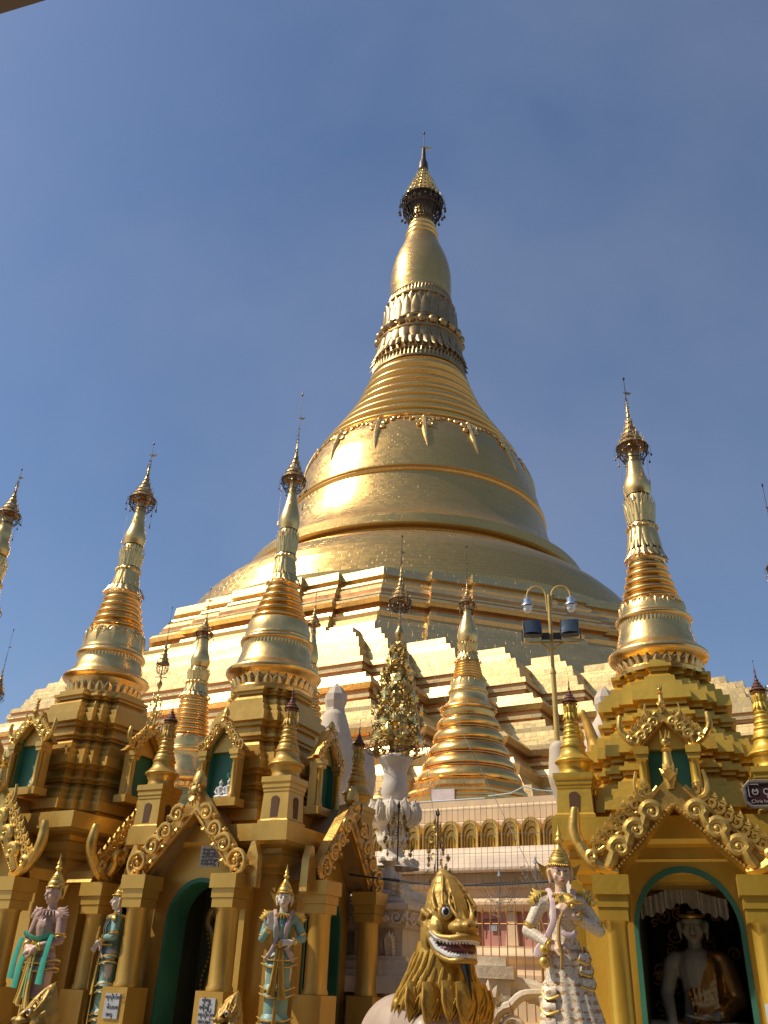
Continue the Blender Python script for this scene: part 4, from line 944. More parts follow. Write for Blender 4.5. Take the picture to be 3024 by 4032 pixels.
# ------------------------------------------------------------------ spires on the plinth
cs = thing('gilded_stupa', 'wide gilded ringed stupa standing on the terrace between tree ornament and lamp post', 'stupa', (3.288, 30.021, 0), rad(-14))
m = MB()
def ngon(r, z, n=8, ph=pi / 8): return [(r * cos(2 * pi * i / n + ph), r * sin(2 * pi * i / n + ph), z) for i in range(n)]
m.loft([ngon(2.15, 6.43), ngon(2.15, 7.02), ngon(2.08, 7.06), ngon(2.08, 7.16), ngon(2.18, 7.2), ngon(2.18, 7.28), ngon(1.98, 7.42), ngon(1.9, 7.6), ngon(1.95, 7.66), ngon(1.8, 7.75)])
m.build('octagonal_base', GOLD_WARM, cs, smooth=0)
pf = [(1.78, 7.7)]
for (r0, r1, z0, z1) in ((1.80, 1.62, 7.74, 8.16), (1.62, 1.43, 8.18, 8.62), (1.42, 1.25, 8.64, 9.10), (1.24, 1.10, 9.14, 9.58), (1.08, 1.0, 9.62, 10.0)):
    for q in range(9):
        t = q / 8; pf.append((r1 + (r0 - r1) * (1 - t) ** 1.3 + 0.075 * sin(pi * t) ** 0.7, z0 + (z1 - z0) * t * 0.78))
    pf += [(r1 - 0.07, z0 + (z1 - z0) * 0.82), (r1 - 0.02, z0 + (z1 - z0) * 0.86), (r1 - 0.02, z0 + (z1 - z0) * 0.92), (r1 - 0.09, z1 - 0.01)]
pf += [(0.93, 10.05), (0.93, 10.2)]
m = MB(); m.lathe(pf, 72); m.build('ring_terraces', GOLD_WARM, cs, smooth=40)
spire(cs, (10.02, 10.3, 10.95, 11.42, 12.05, 12.85, 14.2, 14.42, 15.15, 16.93), (.93, .94, .69, .565, .44, .37, .355, .13, .29), 6, orn=12, m_bell=GOLD_LEAF, m_ring=GOLD_LEAF, uname='umbrella')
m = MB(); m.M = T(-0.55, -2.02, 7.0, rz=rad(-8)); m.box(-0.38, 0.38, -0.06, 0.0, -0.2, 0.2); m.build('plaque', mat('pinkish white marble plaque', (0.62, 0.52, 0.5), 0, 0.4), cs, smooth=0)
flatten(cs)
def bg_stupa(name, label, x, y, z, r, rings=7, group=None):
    t_ = thing(name, label, 'stupa', (x, y, 0), rad(-30), group)
    m = MB(); zb_ = z[0]; R_ = r[0]
    pf = []
    for q in range(5):
        ra = R_ * (1.9 - 0.19 * q); za = 6.43 + (zb_ - 6.43) * q / 5; zb2 = 6.43 + (zb_ - 6.43) * (q + 1) / 5
        pf += [(ra, za), (ra * 0.99, za + (zb2 - za) * 0.5), (ra * 0.92, za + (zb2 - za) * 0.95)]
    m.lathe(pf, 48); m.build('ring_terraces', GOLD_WARM, t_, smooth=40)
    spire(t_, z, r, rings, orn=10); flatten(t_); return t_
bg_stupa('gilded_stupa', 'slim gilded stupa on the terrace between the two left foreground shrines', -7.82, 36.47, (8.3, 8.75, 9.9, 10.55, 12.15, 13.6, 14.95, 15.2, 16.0, 17.45), (1.12, 1.15, .92, .80, .60, .50, .40, .22, .38), 8)
bg_stupa('gilded_stupa', 'gilded stupa half hidden behind the spire of the turreted shrine', -2.72, 33.6, (7.7, 8.1, 9.4, 10.1, 11.6, 13.0, 14.45, 14.7, 15.6, 17.3), (1.15, 1.2, .9, .76, .46, .32, .27, .11, .27), 6)
bg_stupa('gilded_stupa', 'distant gilded stupa at the far left, thin tip against the sky', -15.4, 34.4, (6.9, 7.1, 7.9, 8.4, 9.3, 10.3, 11.3, 11.5, 12.5, 14.3), (.9, .95, .75, .62, .42, .34, .26, .1, .26), 6)
bg_stupa('gilded_stupa', 'gilded stupa hidden behind the left spire except for its rod tip', -12.6, 35.9, (6.9, 7.1, 8.1, 8.8, 9.9, 11.1, 12.4, 12.6, 13.6, 15.85), (.9, .95, .75, .62, .42, .34, .26, .1, .26), 6)

# ------------------------------------------------------------------ leafy offering trees (padetha) on poles
def leaf_shape(m, M, s):
    """serrated gold leaf, thin plate"""
    pts = [(0, 0), (0.16, 0.10), (0.38, 0.12), (0.26, 0.28), (0.42, 0.42), (0.24, 0.48), (0.30, 0.70), (0.14, 0.72), (0.0, 1.0)]
    full = pts + [(-x, z) for x, z in pts[-2:0:-1]]
    mm = m.M.copy(); m.M = mm @ M @ Matrix.Scale(s, 4)
    k = len(full)
    vs = [(0, -0.10, 0.45)] + [(x, 0.03, z) for x, z in full] + [(0, 0.06, 0.45)]
    m.add(vs, [(0, 1 + i, 1 + (i + 1) % k) for i in range(k)] + [(k + 1, 1 + (i + 1) % k, 1 + i) for i in range(k)])
    m.M = mm
LEAF = mat('gilt tin leaves', (0.80, 0.60, 0.20), 1.0, 0.30, dirt=(0.40, 0.28, 0.10), nscale=6)
LEAFD = mat('dull gilt tin leaves', (0.42, 0.28, 0.08), 0.9, 0.42, dirt=(0.15, 0.1, 0.05), nscale=9)
def offering_tree(name, label, x, y, z0, z1, R, zum, ztip, leaf=0.14, n=110, seed=3, group=None, top_umb=True, drum=None):
    t_ = thing(name, label, 'tree ornament', (x, y, z0), 0, group); rnd = random.Random(seed)
    H = z1 - z0
    m = MB(); m.tube([(0, 0, -0.1), (0, 0, (zum if zum else ztip) - z0)], [R * 0.06, R * 0.035], 10)
    p = m.build('pole', BRONZE_GOLD, t_)
    def env(t): # radius of the egg at height fraction t
        return R * (1.0 if t < 0.12 else (0.9 if t < 0.2 else 0.84 * (1 - ((t - 0.2) / 0.95) ** 1.5)))
    m = MB()
    for k in range(9):
        t = 0.03 + 0.1 * k; r = max(0.1 * R, env(t)); zz_ = H * t
        nb = max(5, int(14 * (1 - 0.6 * t)))
        for i in range(nb):
            a = 2 * pi * (i + rnd.random() * 0.4) / nb
            m.tube([(0, 0, max(0, zz_ - 0.10 * H)), (r * 0.5 * cos(a), r * 0.5 * sin(a), zz_ - 0.06 * H), (r * 0.95 * cos(a), r * 0.95 * sin(a), zz_ + 0.01 * H), (r * cos(a), r * sin(a), zz_ + 0.05 * H)], R * 0.012, 4)
        if k % 2 == 0: m.tube([(r * 0.93 * cos(2 * pi * i / 20), r * 0.93 * sin(2 * pi * i / 20), zz_) for i in range(21)], R * 0.012, 4, False)
    m.build('wire_branches', BRONZE, t_)
    ma = MB(); mb_ = MB()
    for i in range(n):
        t = 0.02 + 0.93 * (i / n) ** 1.1; r = env(t) * rnd.uniform(0.72, 1.05); a = i * 2.399 + rnd.uniform(-.3, .3)
        mm = T(r * cos(a), r * sin(a), H * t, rz=a + pi / 2 + rnd.uniform(-.6, .6)) @ Matrix.Rotation(rnd.uniform(-0.5, 0.35), 4, 'X')
        leaf_shape(ma if rnd.random() < 0.55 else mb_, mm, leaf * rnd.uniform(0.8, 1.25) * (1 - 0.35 * t))
        for q in range(2):
            rr = r * rnd.uniform(.6, 1.0); b = a + rnd.uniform(-.5, .5); (mb_ if q else ma).ball((rr * cos(b), rr * sin(b), H * t + rnd.uniform(-.05, .05)), leaf * 0.14, 5, 4)
    ma.build('leaves', LEAF, t_, smooth=0, kind='stuff'); mb_.build('dull_leaves', LEAFD, t_, smooth=0, kind='stuff')
    if top_umb:
        m = MB(); hb_ = zum - z1
        m.lathe([(0.03, H), (R * 0.14, H + 0.12 * hb_), (R * 0.16, H + 0.2 * hb_), (R * 0.06, H + 0.34 * hb_), (R * 0.05, H + 0.36 * hb_)], 12)
        m.box(-R * 0.36, R * 0.36, -0.012, 0.012, H + 0.45 * hb_, H + 0.45 * hb_ + 0.02); m.box(-0.012, 0.012, -R * 0.36, R * 0.36, H + 0.45 * hb_, H + 0.45 * hb_ + 0.02)
        m.build('knob', BRONZE_GOLD, p)
        umbrella(p, 'umbrella', zum - z0, zum - z0 + (ztip - zum) * 0.42, R * 0.36, ztip - z0, bands=6, chains=0)
    else:
        m = MB(); m.lathe([(0.004, ztip - z0 - 0.12), (0.035, ztip - z0 - 0.08), (0.03, ztip - z0 - 0.05), (0.002, ztip - z0 + 0.04)], 8); m.build('spear_tip', BRONZE, p)
    flatten(t_)
    return t_
# big one in the white vase (distance about 17 m)
VX, VY = 17.0 * sin(rad(1.45)), 17.0 * cos(rad(1.45))
offering_tree('offering_tree', 'tall gold leaf tree ornament with small umbrella, rising from the white lotus vase', VX, VY, 5.57, 7.95, 0.62, 8.86, 10.45, 0.28, 130, 5)
vase = thing('stone_vase', 'white carved stone vase with acanthus leaves, holding the gold leaf tree ornament', 'vase', (VX, VY, 0), 0)
m = MB(); m.lathe([(0.20, 4.55), (0.30, 4.60), (0.31, 4.66), (0.22, 4.72), (0.24, 4.80), (0.27, 4.86), (0.235, 5.05), (0.22, 5.22), (0.26, 5.36), (0.335, 5.46), (0.35, 5.50), (0.33, 5.53), (0.20, 5.56), (0.16, 5.60), (0.1, 5.61)], 40)
m.build('neck', mat('warm white plaster', (0.55, 0.48, 0.38), 0, 0.65, dirt=(0.25, 0.23, 0.2), dirt_amt=0.5, nscale=4), vase, smooth=50)  # off-white plaster with scattered stains
m = MB(); m.lathe([(0.22, 4.20), (0.36, 4.28), (0.43, 4.42), (0.42, 4.58), (0.34, 4.68)], 40)
for i in range(11):
    a = 2 * pi * i / 11
    for (da, l, r_) in ((0, 0.42, 0.075), (-0.12, 0.34, 0.05), (0.12, 0.34, 0.05)):
        b = a + da; pts = [(0.40, 4.30), (0.455, 4.42), (0.46, 4.30 + l * 0.6), (0.43, 4.30 + l * 0.85), (0.47, 4.30 + l)]
        m.tube([(r * cos(b), r * sin(b), z) for r, z in pts], [r_ * 0.6, r_, r_, r_ * 0.7, 0.01], 7)
    for z in (4.42,): m.tube([(0.5 * cos(a + 0.1 * cos(t)), 0.5 * sin(a + 0.1 * cos(t)), z + 0.05 * sin(t)) for t in [j * 0.7 for j in range(10)]], 0.012, 5)
m.build('acanthus_bowl', STONE, vase)
m = MB(); m.lathe([(0.50, 3.52), (0.46, 3.58), (0.40, 3.62), (0.24, 3.72), (0.20, 3.80), (0.18, 3.86), (0.22, 3.90), (0.30, 3.98), (0.31, 4.06), (0.27, 4.14), (0.26, 4.22)], 40)
petals(m, 18, 0.26, 3.94, 0.315, 4.16, 0.02, 0.95, 0.02)
for i in range(12): m.ball((0.42 * cos(i * pi / 6), 0.42 * sin(i * pi / 6), 3.62), (0.08, 0.08, 0.07), 7, 5)
m.build('foot', STONE, vase)
flatten(vase)
# carved white pedestal with mouldings
wp = thing('carved_pedestal', 'weathered white stone shrine base with carved scroll frieze, under the vase', 'pedestal', (VX - 0.75, VY + 0.3, 0), rad(-28))
def sqp(h, z, w=1.0): return [(-h, -h, z), (h, -h, z), (h, h, z), (-h, h, z)]
m = MB(); m.loft([sqp(h, z) for h, z in ((1.8, 0.003), (1.8, 1.55), (1.84, 1.56), (1.84, 1.72), (1.76, 1.74), (1.76, 1.80), (1.7, 1.82), (1.7, 1.92), (1.66, 1.95), (1.66, 2.08), (1.6, 2.1), (1.6, 2.18), (1.5, 2.2))])
m.build('lower_base', STONE, wp, smooth=0)
m = MB(); m.loft([sqp(h, z) for h, z in ((1.3, 2.2), (1.3, 2.45), (1.36, 2.47), (1.36, 2.55), (1.3, 2.57), (1.3, 2.62), (1.34, 2.66), (1.38, 2.70), (1.38, 2.78), (1.32, 2.8))] ); m.build('pedestal_body', STONE, wp, smooth=0)
m = MB(); m.loft([sqp(h, z) for h, z in ((1.3, 2.8), (1.36, 2.82), (1.36, 2.86), (1.46, 2.90), (1.46, 2.96), (1.40, 2.98), (1.22, 3.02), (1.22, 3.12), (1.05, 3.14), (1.05, 3.2), (0.85, 3.22), (0.85, 3.30), (0.8, 3.32), (0.8, 3.38), (0.66, 3.40), (0.66, 3.47), (0.7, 3.48), (0.7, 3.52), (0.55, 3.54))]); m.build('stepped_cornice', STONE, wp, smooth=0)
m = MB()
for k in range(4):
    mm = T(rz=k * pi / 2)
    m.M = mm @ T(0, -1.39, 0)
    for i in range(10):
        x = -1.2 + 0.266 * i; m.tube(spiral(x, 2.62, 0.10, pi * (i % 2), 1.6 * (1 if i % 2 else -1), n=18), [0.022 * (1 - 0.4 * j / 18) for j in range(19)], 5)
        m.ball((x, 0, 2.62), 0.035, 6, 4); leaf_fan(m, x + 0.12, 2.58, pi / 2, 0.12, 0, 5, 0.5)
m.build('carved_frieze', STONE, wp)
for k in range(4):
    m = MB(); a = pi / 4 + k * pi / 2; m.M = T(1.36 * sqrt(2) * cos(a), 1.36 * sqrt(2) * sin(a), 2.2, rz=a + pi / 2)
    for i in range(7): leaf_fan(m, 0, 0.06 * i, pi / 2, 0.18, -0.02 - 0.02 * i, 5, 0.5)
    m.tube([(0, 0, 0), (0, -0.08, 0.3), (0, -0.02, 0.6), (0, -0.1, 0.75)], [0.1, 0.09, 0.07, 0.02], 8); m.build('corner_leaf', STONE, wp)
# writing tablet on the pedestal (weathered, left part)
m = MB(); m.M = T(-0.35, -1.315, 2.24); m.box(-0.28, 0.28, -0.02, 0, 0, 0.42); m.build('tablet', mat('grey stone tablet', (0.25, 0.22, 0.18), 0, 0.8, nscale=7), wp, smooth=0)
flatten(wp)
# small white finial pedestal and urn in front (left of the lion)
SX, SY = 13.2 * sin(rad(1.25)), 13.2 * cos(rad(1.25))
ur = thing('stone_finial', 'small white stone urn with peeling leaves on a stepped pier, left of the lion crest', 'finial', (SX, SY, 0), rad(-28))
m = MB(); m.M = T(-0.42, 0.42, 0); m.loft([sqp(h, z) for h, z in ((1.05, 0.003), (1.05, 1.30), (0.9, 1.31), (0.9, 1.52), (1.16, 1.54), (1.16, 1.72), (1.10, 1.74), (1.10, 1.80), (1.05, 1.82), (1.05, 1.90), (0.98, 1.92), (0.98, 1.96), (0.88, 1.97), (0.88, 2.28), (0.93, 2.30), (0.97, 2.33), (0.97, 2.50), (1.02, 2.52), (1.02, 2.58), (0.92, 2.60), (0.92, 2.64), (0.80, 2.67), (0.80, 2.70), (0.6, 2.72))]); m.build('pier', STONE, ur, smooth=0)
m = MB()
for k in range(2):
    m.M = T(-0.42, 0.42, 0) @ T(rz=k * pi / 2) @ T(0, -1.0, 0)
    for i in range(7):
        x = -0.84 + 0.28 * i; m.tube(spiral(x, 2.42, 0.085, pi * (i % 2), 1.6 * (1 if i % 2 else -1), n=16), [0.02 * (1 - 0.4 * j / 16) for j in range(17)], 5); m.ball((x, 0, 2.42), 0.03, 6, 4); leaf_fan(m, x + 0.13, 2.37, pi / 2, 0.11, 0, 5, 0.5)
m.build('carved_frieze', STONE, ur)
m = MB(); m.M = T(-0.42, 0.42, 0) @ T(0.62, -0.90, 1.96)
for q in range(5): leaf_fan(m, 0.1, 0.04 * q, pi / 2, 0.15, -0.01 * q, 7, 0.4)
m.build('acanthus_leaf', STONE, ur)
m = MB(); m.M = T(-0.42, 0.42, 0) @ T(-0.05, -0.895, 1.99); m.box(-0.22, 0.22, -0.015, 0, 0, 0.26); m.build('tablet', mat('grey stone tablet', (0.25, 0.22, 0.18), 0, 0.8, nscale=7), ur, smooth=0)
m = MB(); m.lathe([(r * 0.9, 2.70 + (z - 2.38) * 0.72) for r, z in [(0.20, 2.38), (0.22, 2.44), (0.20, 2.50), (0.12, 2.53), (0.15, 2.56), (0.19, 2.62), (0.19, 2.70), (0.14, 2.80), (0.09, 2.90), (0.07, 2.96), (0.12, 3.02), (0.16, 3.05), (0.05, 3.06)]], 24); m.build('urn', STONE, ur, smooth=50)
for sx, mm in ((-1, T(-0.34, -0.2, 2.70)), (1, T(0.26, -0.25, 2.66))):
    m = MB(); m.M = mm
    for q in range(4): leaf_fan(m, 0.02 * q, 0.06 * q, pi / 2 + 0.3 * sx, 0.16, -0.03 * q, 5, 0.5)
    m.build('acanthus_leaf', STONE, ur)
flatten(ur)
# hanging-leaf poles in front of it
def leaf_pole(label, az, d, z0, z1, z2, R, seed, n=46):
    x, y = d * sin(rad(az)), d * cos(rad(az)); rnd = random.Random(seed)
    t_ = thing('leaf_pole', label, 'ornament', (x, y, 0), 0, 'thin poles hung with gold leaves')
    m = MB(); m.tube([(0, 0, z0), (0, 0, z2)], 0.012, 6); m.lathe([(0.004, z2 - 0.06), (0.03, z2 - 0.03), (0.002, z2 + 0.06)], 8); m.build('pole', BRONZE, t_)
    m = MB(); mw = MB()
    for i in range(n):
        t = i / n; r = R * (1 - 0.75 * t) * rnd.uniform(.55, 1); a = i * 2.4; z = z1 + (z2 - z1) * t * 0.9
        mm = T(r * cos(a), r * sin(a), z, rz=a) @ Matrix.Rotation(pi + rnd.uniform(-.3, .3), 4, 'X'); leaf_shape(m, mm, 0.075 * rnd.uniform(.8, 1.2)); m.ball((r * cos(a), r * sin(a), z + 0.01), 0.013, 5, 4)
        if i % 3 == 0: mw.tube([(0, 0, z + 0.10), (r * 0.6 * cos(a), r * 0.6 * sin(a), z + 0.12), (r * cos(a), r * sin(a), z)], 0.004, 3)
    m.build('hanging_leaves', LEAFD, t_, smooth=0, kind='stuff'); mw.build('wire_arms', BRONZE, t_)
leaf_pole('thin pole hung with gold leaves, rising from the small white urn', 1.75, 13.2, 3.15, 3.32, 3.98, 0.30, 1)
leaf_pole('thin pole hung with gold leaves, just behind the tip of the lion crest', 4.25, 12.0, 2.4, 2.85, 3.68, 0.20, 2, 34)
# small silvery wire trees by the plinth
def wire_tree(label, az, d, z0, z1, R, seed):
    x, y = d * sin(rad(az)), d * cos(rad(az)); rnd = random.Random(seed)
    t_ = thing('wire_tree', label, 'ornament', (x, y, 0), 0, 'small wire trees before the terrace wall')
    m = MB(); m.tube([(0, 0, z0), (0, 0, z1)], 0.012, 5); m.cone((0, 0, z1 - 0.05), (0, 0, z1 + 0.10), 0.045, 0.002, 8); m.build('pole', mat('dull steel', (0.30, 0.31, 0.32), 0.8, 0.45), t_)
    m = MB(); H = (z1 - z0)
    for i in range(34):
        a = 2 * pi * rnd.random(); b = z1 - 0.25 - 0.45 * rnd.random(); r = R * rnd.uniform(.4, 1)
        m.tube([(0, 0, b - 0.12), (r * 0.6 * cos(a), r * 0.6 * sin(a), b - 0.08), (r * cos(a), r * sin(a), b + 0.12 * rnd.random() + 0.1)], 0.005, 3)
        m.ball((r * cos(a), r * sin(a), b + 0.1), 0.016, 5, 4)
    m.build('wire_twigs', mat('tarnished wire twigs', (0.33, 0.28, 0.20), 0.7, 0.5), t_)
wire_tree('small wire tree with a bluish spear tip, nearer the lion head', 8.03, 19.0, 2.4, 3.72, 0.42, 4)
wire_tree('small wire tree with a dark arrow tip, beside the crown of the white clad guardian', 10.25, 19.0, 2.4, 3.98, 0.42, 9)
# ornament poles at the left among stupas
offering_tree('offering_tree', 'thin leafy pole ornament with small umbrella, between the two left shrines', 24.0 * sin(rad(-14.5)), 24.0 * cos(rad(-14.5)), 5.6, 8.6, 0.48, 9.3, 11.05, 0.17, 60, 8)
offering_tree('offering_tree', 'pale leafy tree ornament cut off by the right edge of the picture', 14.0 * sin(rad(25.6)), 14.0 * cos(rad(25.6)), 4.0, 5.9, 0.40, 0, 6.0, 0.20, 70, 12, top_umb=False)
bg_stupa('gilded_stupa', 'distant gilded stupa almost wholly hidden at the left edge, dark bud tip', -16.6, 33.9, (6.9, 7.1, 7.9, 8.5, 9.4, 10.4, 11.4, 11.6, 12.6, 14.1), (.9, .95, .75, .62, .42, .34, .26, .1, .26), 6)

# ------------------------------------------------------------------ iron fence with spear heads
fn = thing('spear_fence', 'gold painted iron fence with spear heads, before the pink panels', 'fence', gridpt(48.2, 0, 0), GYAW)
RUST = mat('rusty gold paint on iron', (0.50, 0.24, 0.06), 0.3, 0.55, dirt=(0.25, 0.08, 0.03), dirt_amt=0.7, nscale=9)
for j in range(26):
    x = 26.0 - 1.4 + 0.172 * j; thick = (j % 8 == 4); m = MB(); r = 0.028 if thick else 0.011
    m.tube([(x, 0, 1.15), (x, 0, 2.95)], r, 6); m.lathe([(r, 2.93), (0.028 if not thick else 0.04, 2.99), (0.004, 3.12)], 6, x, 0); m.build('spear_bar', RUST, fn)
for z in (1.62, 2.78): m = MB(); m.tube([(24.5, 0.02, z), (29.1, 0.02, z)], 0.014, 6); m.build('rail', RUST, fn)
# ------------------------------------------------------------------ lamp post
LPD = 20.5
lp = thing('lamp_post', 'yellow lamp post with two curved arms, hanging lanterns and two square floodlights', 'lamp post', (LPD * sin(rad(12.03)), LPD * cos(rad(12.03)), 0), rad(-10))
YEL = mat('yellow painted steel', (0.50, 0.33, 0.08), 0.1, 0.45, dirt=(0.2, 0.13, 0.05), nscale=5)
m = MB(); m.tube([(0, 0, 0), (0, 0, 5.0), (0, 0, 8.5)], [0.085, 0.075, 0.06], 14); m.tube([(0, 0, 8.4), (0, 0, 10.5)], 0.045, 12)
m.tube([(0, 0, 8.42), (0, 0, 8.47)], 0.075, 12); m.build('pole', YEL, lp)
for sx in (-1, 1):
    m = MB(); pts = [(sx * 0.05, 0, 10.05), (sx * 0.07, 0, 10.48)] + [(sx * (0.07 + 0.235 * (1 - cos(t))), 0, 10.48 + 0.26 * sin(t)) for t in [pi * j / 10 for j in range(1, 11)]]
    m.tube(pts, 0.025, 8); a_ = m.build('arm', YEL, lp)
    m = MB(); cx = sx * 0.54; zt = 10.47
    m.lathe([(0.165, zt - 0.27), (0.155, zt - 0.24), (0.09, zt - 0.21), (0.095, zt - 0.08), (0.03, zt - 0.04), (0.015, zt)], 20, cx, 0); l_ = m.build('lantern', mat('galvanised cap', (0.42, 0.47, 0.55), 0.6, 0.35), lp, smooth=45)
    m = MB(); m.lathe([(0.02, zt - 0.44), (0.07, zt - 0.43), (0.10, zt - 0.37), (0.11, zt - 0.275)], 20, cx, 0, caps=(True, True)); m.build('glass_bowl', mat('frosted glass bowl', (0.72, 0.70, 0.66), 0, 0.25), l_, smooth=60)
m = MB(); m.box(-0.70, 0.70, -0.03, 0.03, 9.20, 9.24); m.tube([(-0.28, 0, 9.22), (0, 0, 8.98), (0.28, 0, 9.22)], 0.03, 6); m.build('crossbar', YEL, lp, smooth=0)
BK = mat('black housing', (0.03, 0.035, 0.045), 0.2, 0.4); GL = mat('dark floodlight glass', (0.06, 0.08, 0.10), 0.3, 0.12)
for sx in (-1, 1):
    m = MB(); m.M = T(sx * 0.47, -0.10, 9.50, rx=rad(-12), rz=rad(8 * -sx)); m.loft([[(a * w_, b, c * h_) for a, c in ((-1, -1), (1, -1), (1, 1), (-1, 1))][::-1] for b, w_, h_ in ((-0.16, 0.225, 0.205), (-0.10, 0.225, 0.205), (0.08, 0.18, 0.16), (0.15, 0.09, 0.09))])
    f_ = m.build('floodlight', BK, lp, smooth=0)
    m = MB(); m.M = T(sx * 0.47, -0.10, 9.50, rx=rad(-12), rz=rad(8 * -sx)); n = 8
    m.add([(-0.195 + 0.39 * i / n, -0.17 - 0.05 * sin(pi * i / n), z) for i in range(n + 1) for z in (-0.175, 0.175)], [(2 * i, 2 * i + 2, 2 * i + 3, 2 * i + 1) for i in range(n)]); m.build('floodlight_glass', GL, f_)
    m = MB(); m.tube([(sx * 0.23, -0.1, 9.24), (sx * 0.23, -0.1, 9.52)], 0.015, 5); m.tube([(sx * 0.71, -0.1, 9.24), (sx * 0.71, -0.1, 9.52)], 0.015, 5); m.build('bracket', BK, f_)
    m = MB(); m.M = T(sx * 0.13, -0.12, 9.34, rx=rad(20)); m.box(-0.085, 0.085, -0.08, 0.06, -0.085, 0.085); m.build('small_floodlight', BK, lp, smooth=0)
flatten(lp)
# white box frame on the terrace
fx, fy, _ = gridpt(41.2, 26.6)
fr = thing('lamp_case', 'small white metal frame case standing on the terrace wall, left of the gold swan', 'lamp case', (fx, fy, 6.43), GYAW)
WM = mat('white painted metal', (0.6, 0.6, 0.6), 0.1, 0.4)
for i, (a, b) in enumerate(((-0.28, -0.2), (0.28, -0.2), (0.28, 0.2), (-0.28, 0.2))):
    m = MB(); m.box(a - 0.02, a + 0.02, b - 0.02, b + 0.02, 0, 1.25); m.build('post', WM, fr, smooth=0)
m = MB(); m.box(-0.31, 0.31, -0.23, -0.19, 1.252, 1.30); m.box(-0.31, 0.31, 0.19, 0.23, 1.252, 1.30); m.box(-0.31, -0.27, -0.188, 0.188, 1.252, 1.30); m.box(0.27, 0.31, -0.188, 0.188, 1.252, 1.30); m.build('top_rim', WM, fr, smooth=0)
m = MB(); m.box(-0.2, 0.2, -0.15, 0.15, 1.08, 1.2); m.build('lamp_housing', mat('grey glass box', (0.25, 0.3, 0.3), 0, 0.3), fr, smooth=0)
# cable across the gap
m = MB(); A_ = Vector((-0.25, 12.0, 1.6 + 12 * 0.106)); B_ = Vector((2.15, 9.2, 1.6 + 9.4 * 0.110)); m.tube([tuple(A_.lerp(B_, t / 14) - Vector((0, 0, 0.10 * sin(pi * t / 14)))) for t in range(15)], 0.011, 5)
m.tube([tuple(A_.lerp(B_, t / 14) - Vector((0, 0.01, 0.10 * sin(pi * t / 14) + 0.015 * cos(t)))) for t in range(15)], 0.005, 4)
tag(m.build('power_cable', mat('black rubber', (0.02, 0.018, 0.018), 0, 0.6)), 'black cable strung across the gap between the left and right shrines', 'cable')
# guy wires of the tree ornament
m = MB(); zt = 8.7
for dx, dy in ((0.7, -4.0), (1.6, -6.2)):
    m.tube([(VX, VY, zt), (VX + dx, VY + dy, 2.6)], 0.005, 3)
tag(m.build('guy_wires', mat('thin steel wire', (0.25, 0.22, 0.18), 0.7, 0.5)), 'thin guy wires slanting down from the leaf tree ornament in the vase', 'wire')
# pavilion eave overhead at the camera's left and behind
pv = thing('pavilion', 'weathered eave of a pavilion roof jutting in at the top left corner', 'building', (0, 0, 0), 0)
ea = Vector((-1.26, 1.61)); eb = Vector((-1.10, 1.56)); d = (eb - ea).normalized()
P0 = ea - d * 9; P1 = ea + d * 1.1; nb = Vector((-d.y, d.x)); nb = -nb if nb.y > 0 else nb
m = MB(); c4 = [P0 + nb * 0.065, P1 + nb * 0.065, P1 + nb * 14, P0 + nb * 14]
m.add([(p.x, p.y, 4.2) for p in c4] + [(p.x, p.y, 4.27) for p in c4], [(0, 1, 2, 3), (7, 6, 5, 4), (0, 4, 5, 1), (1, 5, 6, 2), (2, 6, 7, 3), (3, 7, 4, 0)])
m.build('roof', SOFFIT, pv, smooth=0)
m = MB(); c4 = [P0 + nb * 0.06, P1 + nb * 0.06, P1 + nb * 0.003, P0 + nb * 0.003]
m.add([(p.x, p.y, 4.197) for p in c4] + [(p.x, p.y, 4.28) for p in c4], [(0, 1, 2, 3), (7, 6, 5, 4), (0, 4, 5, 1), (1, 5, 6, 2), (2, 6, 7, 3), (3, 7, 4, 0)]); m.build('fascia_board', mat('faded orange fascia', (0.30, 0.20, 0.12), 0, 0.6), pv, smooth=0)
for i in range(3):
    p = P1 + nb * (2.2 + 5 * i) - d * 0.6
    m = MB(); m.box(p.x - 0.2, p.x + 0.2, p.y - 0.2, p.y + 0.2, 0, 4.195); m.build('pillar', CREAM, pv, smooth=0)

# hall added behind the camera, unseen, to keep sky light off the shrines
blocker = thing('unseen_sky_blocker', 'unseen dark hall across the walkway, behind the viewer', 'building', (0, 0, 0), 0)
m = MB(); m.box(-16, 16, -14, -5.5, 0.003, 8.5); m.build('wall', mat('dark brown blocker', (0.09, 0.05, 0.025), 0, 0.6, nscale=1), blocker, smooth=0)
m = MB(); m.loft([[(-17, -15, 8.5), (17, -15, 8.5), (17, -4.5, 8.5), (-17, -4.5, 8.5)], [(-12, -11, 11), (12, -11, 11), (12, -9, 11), (-12, -9, 11)]]); m.build('roof', SOFFIT, blocker, smooth=0)
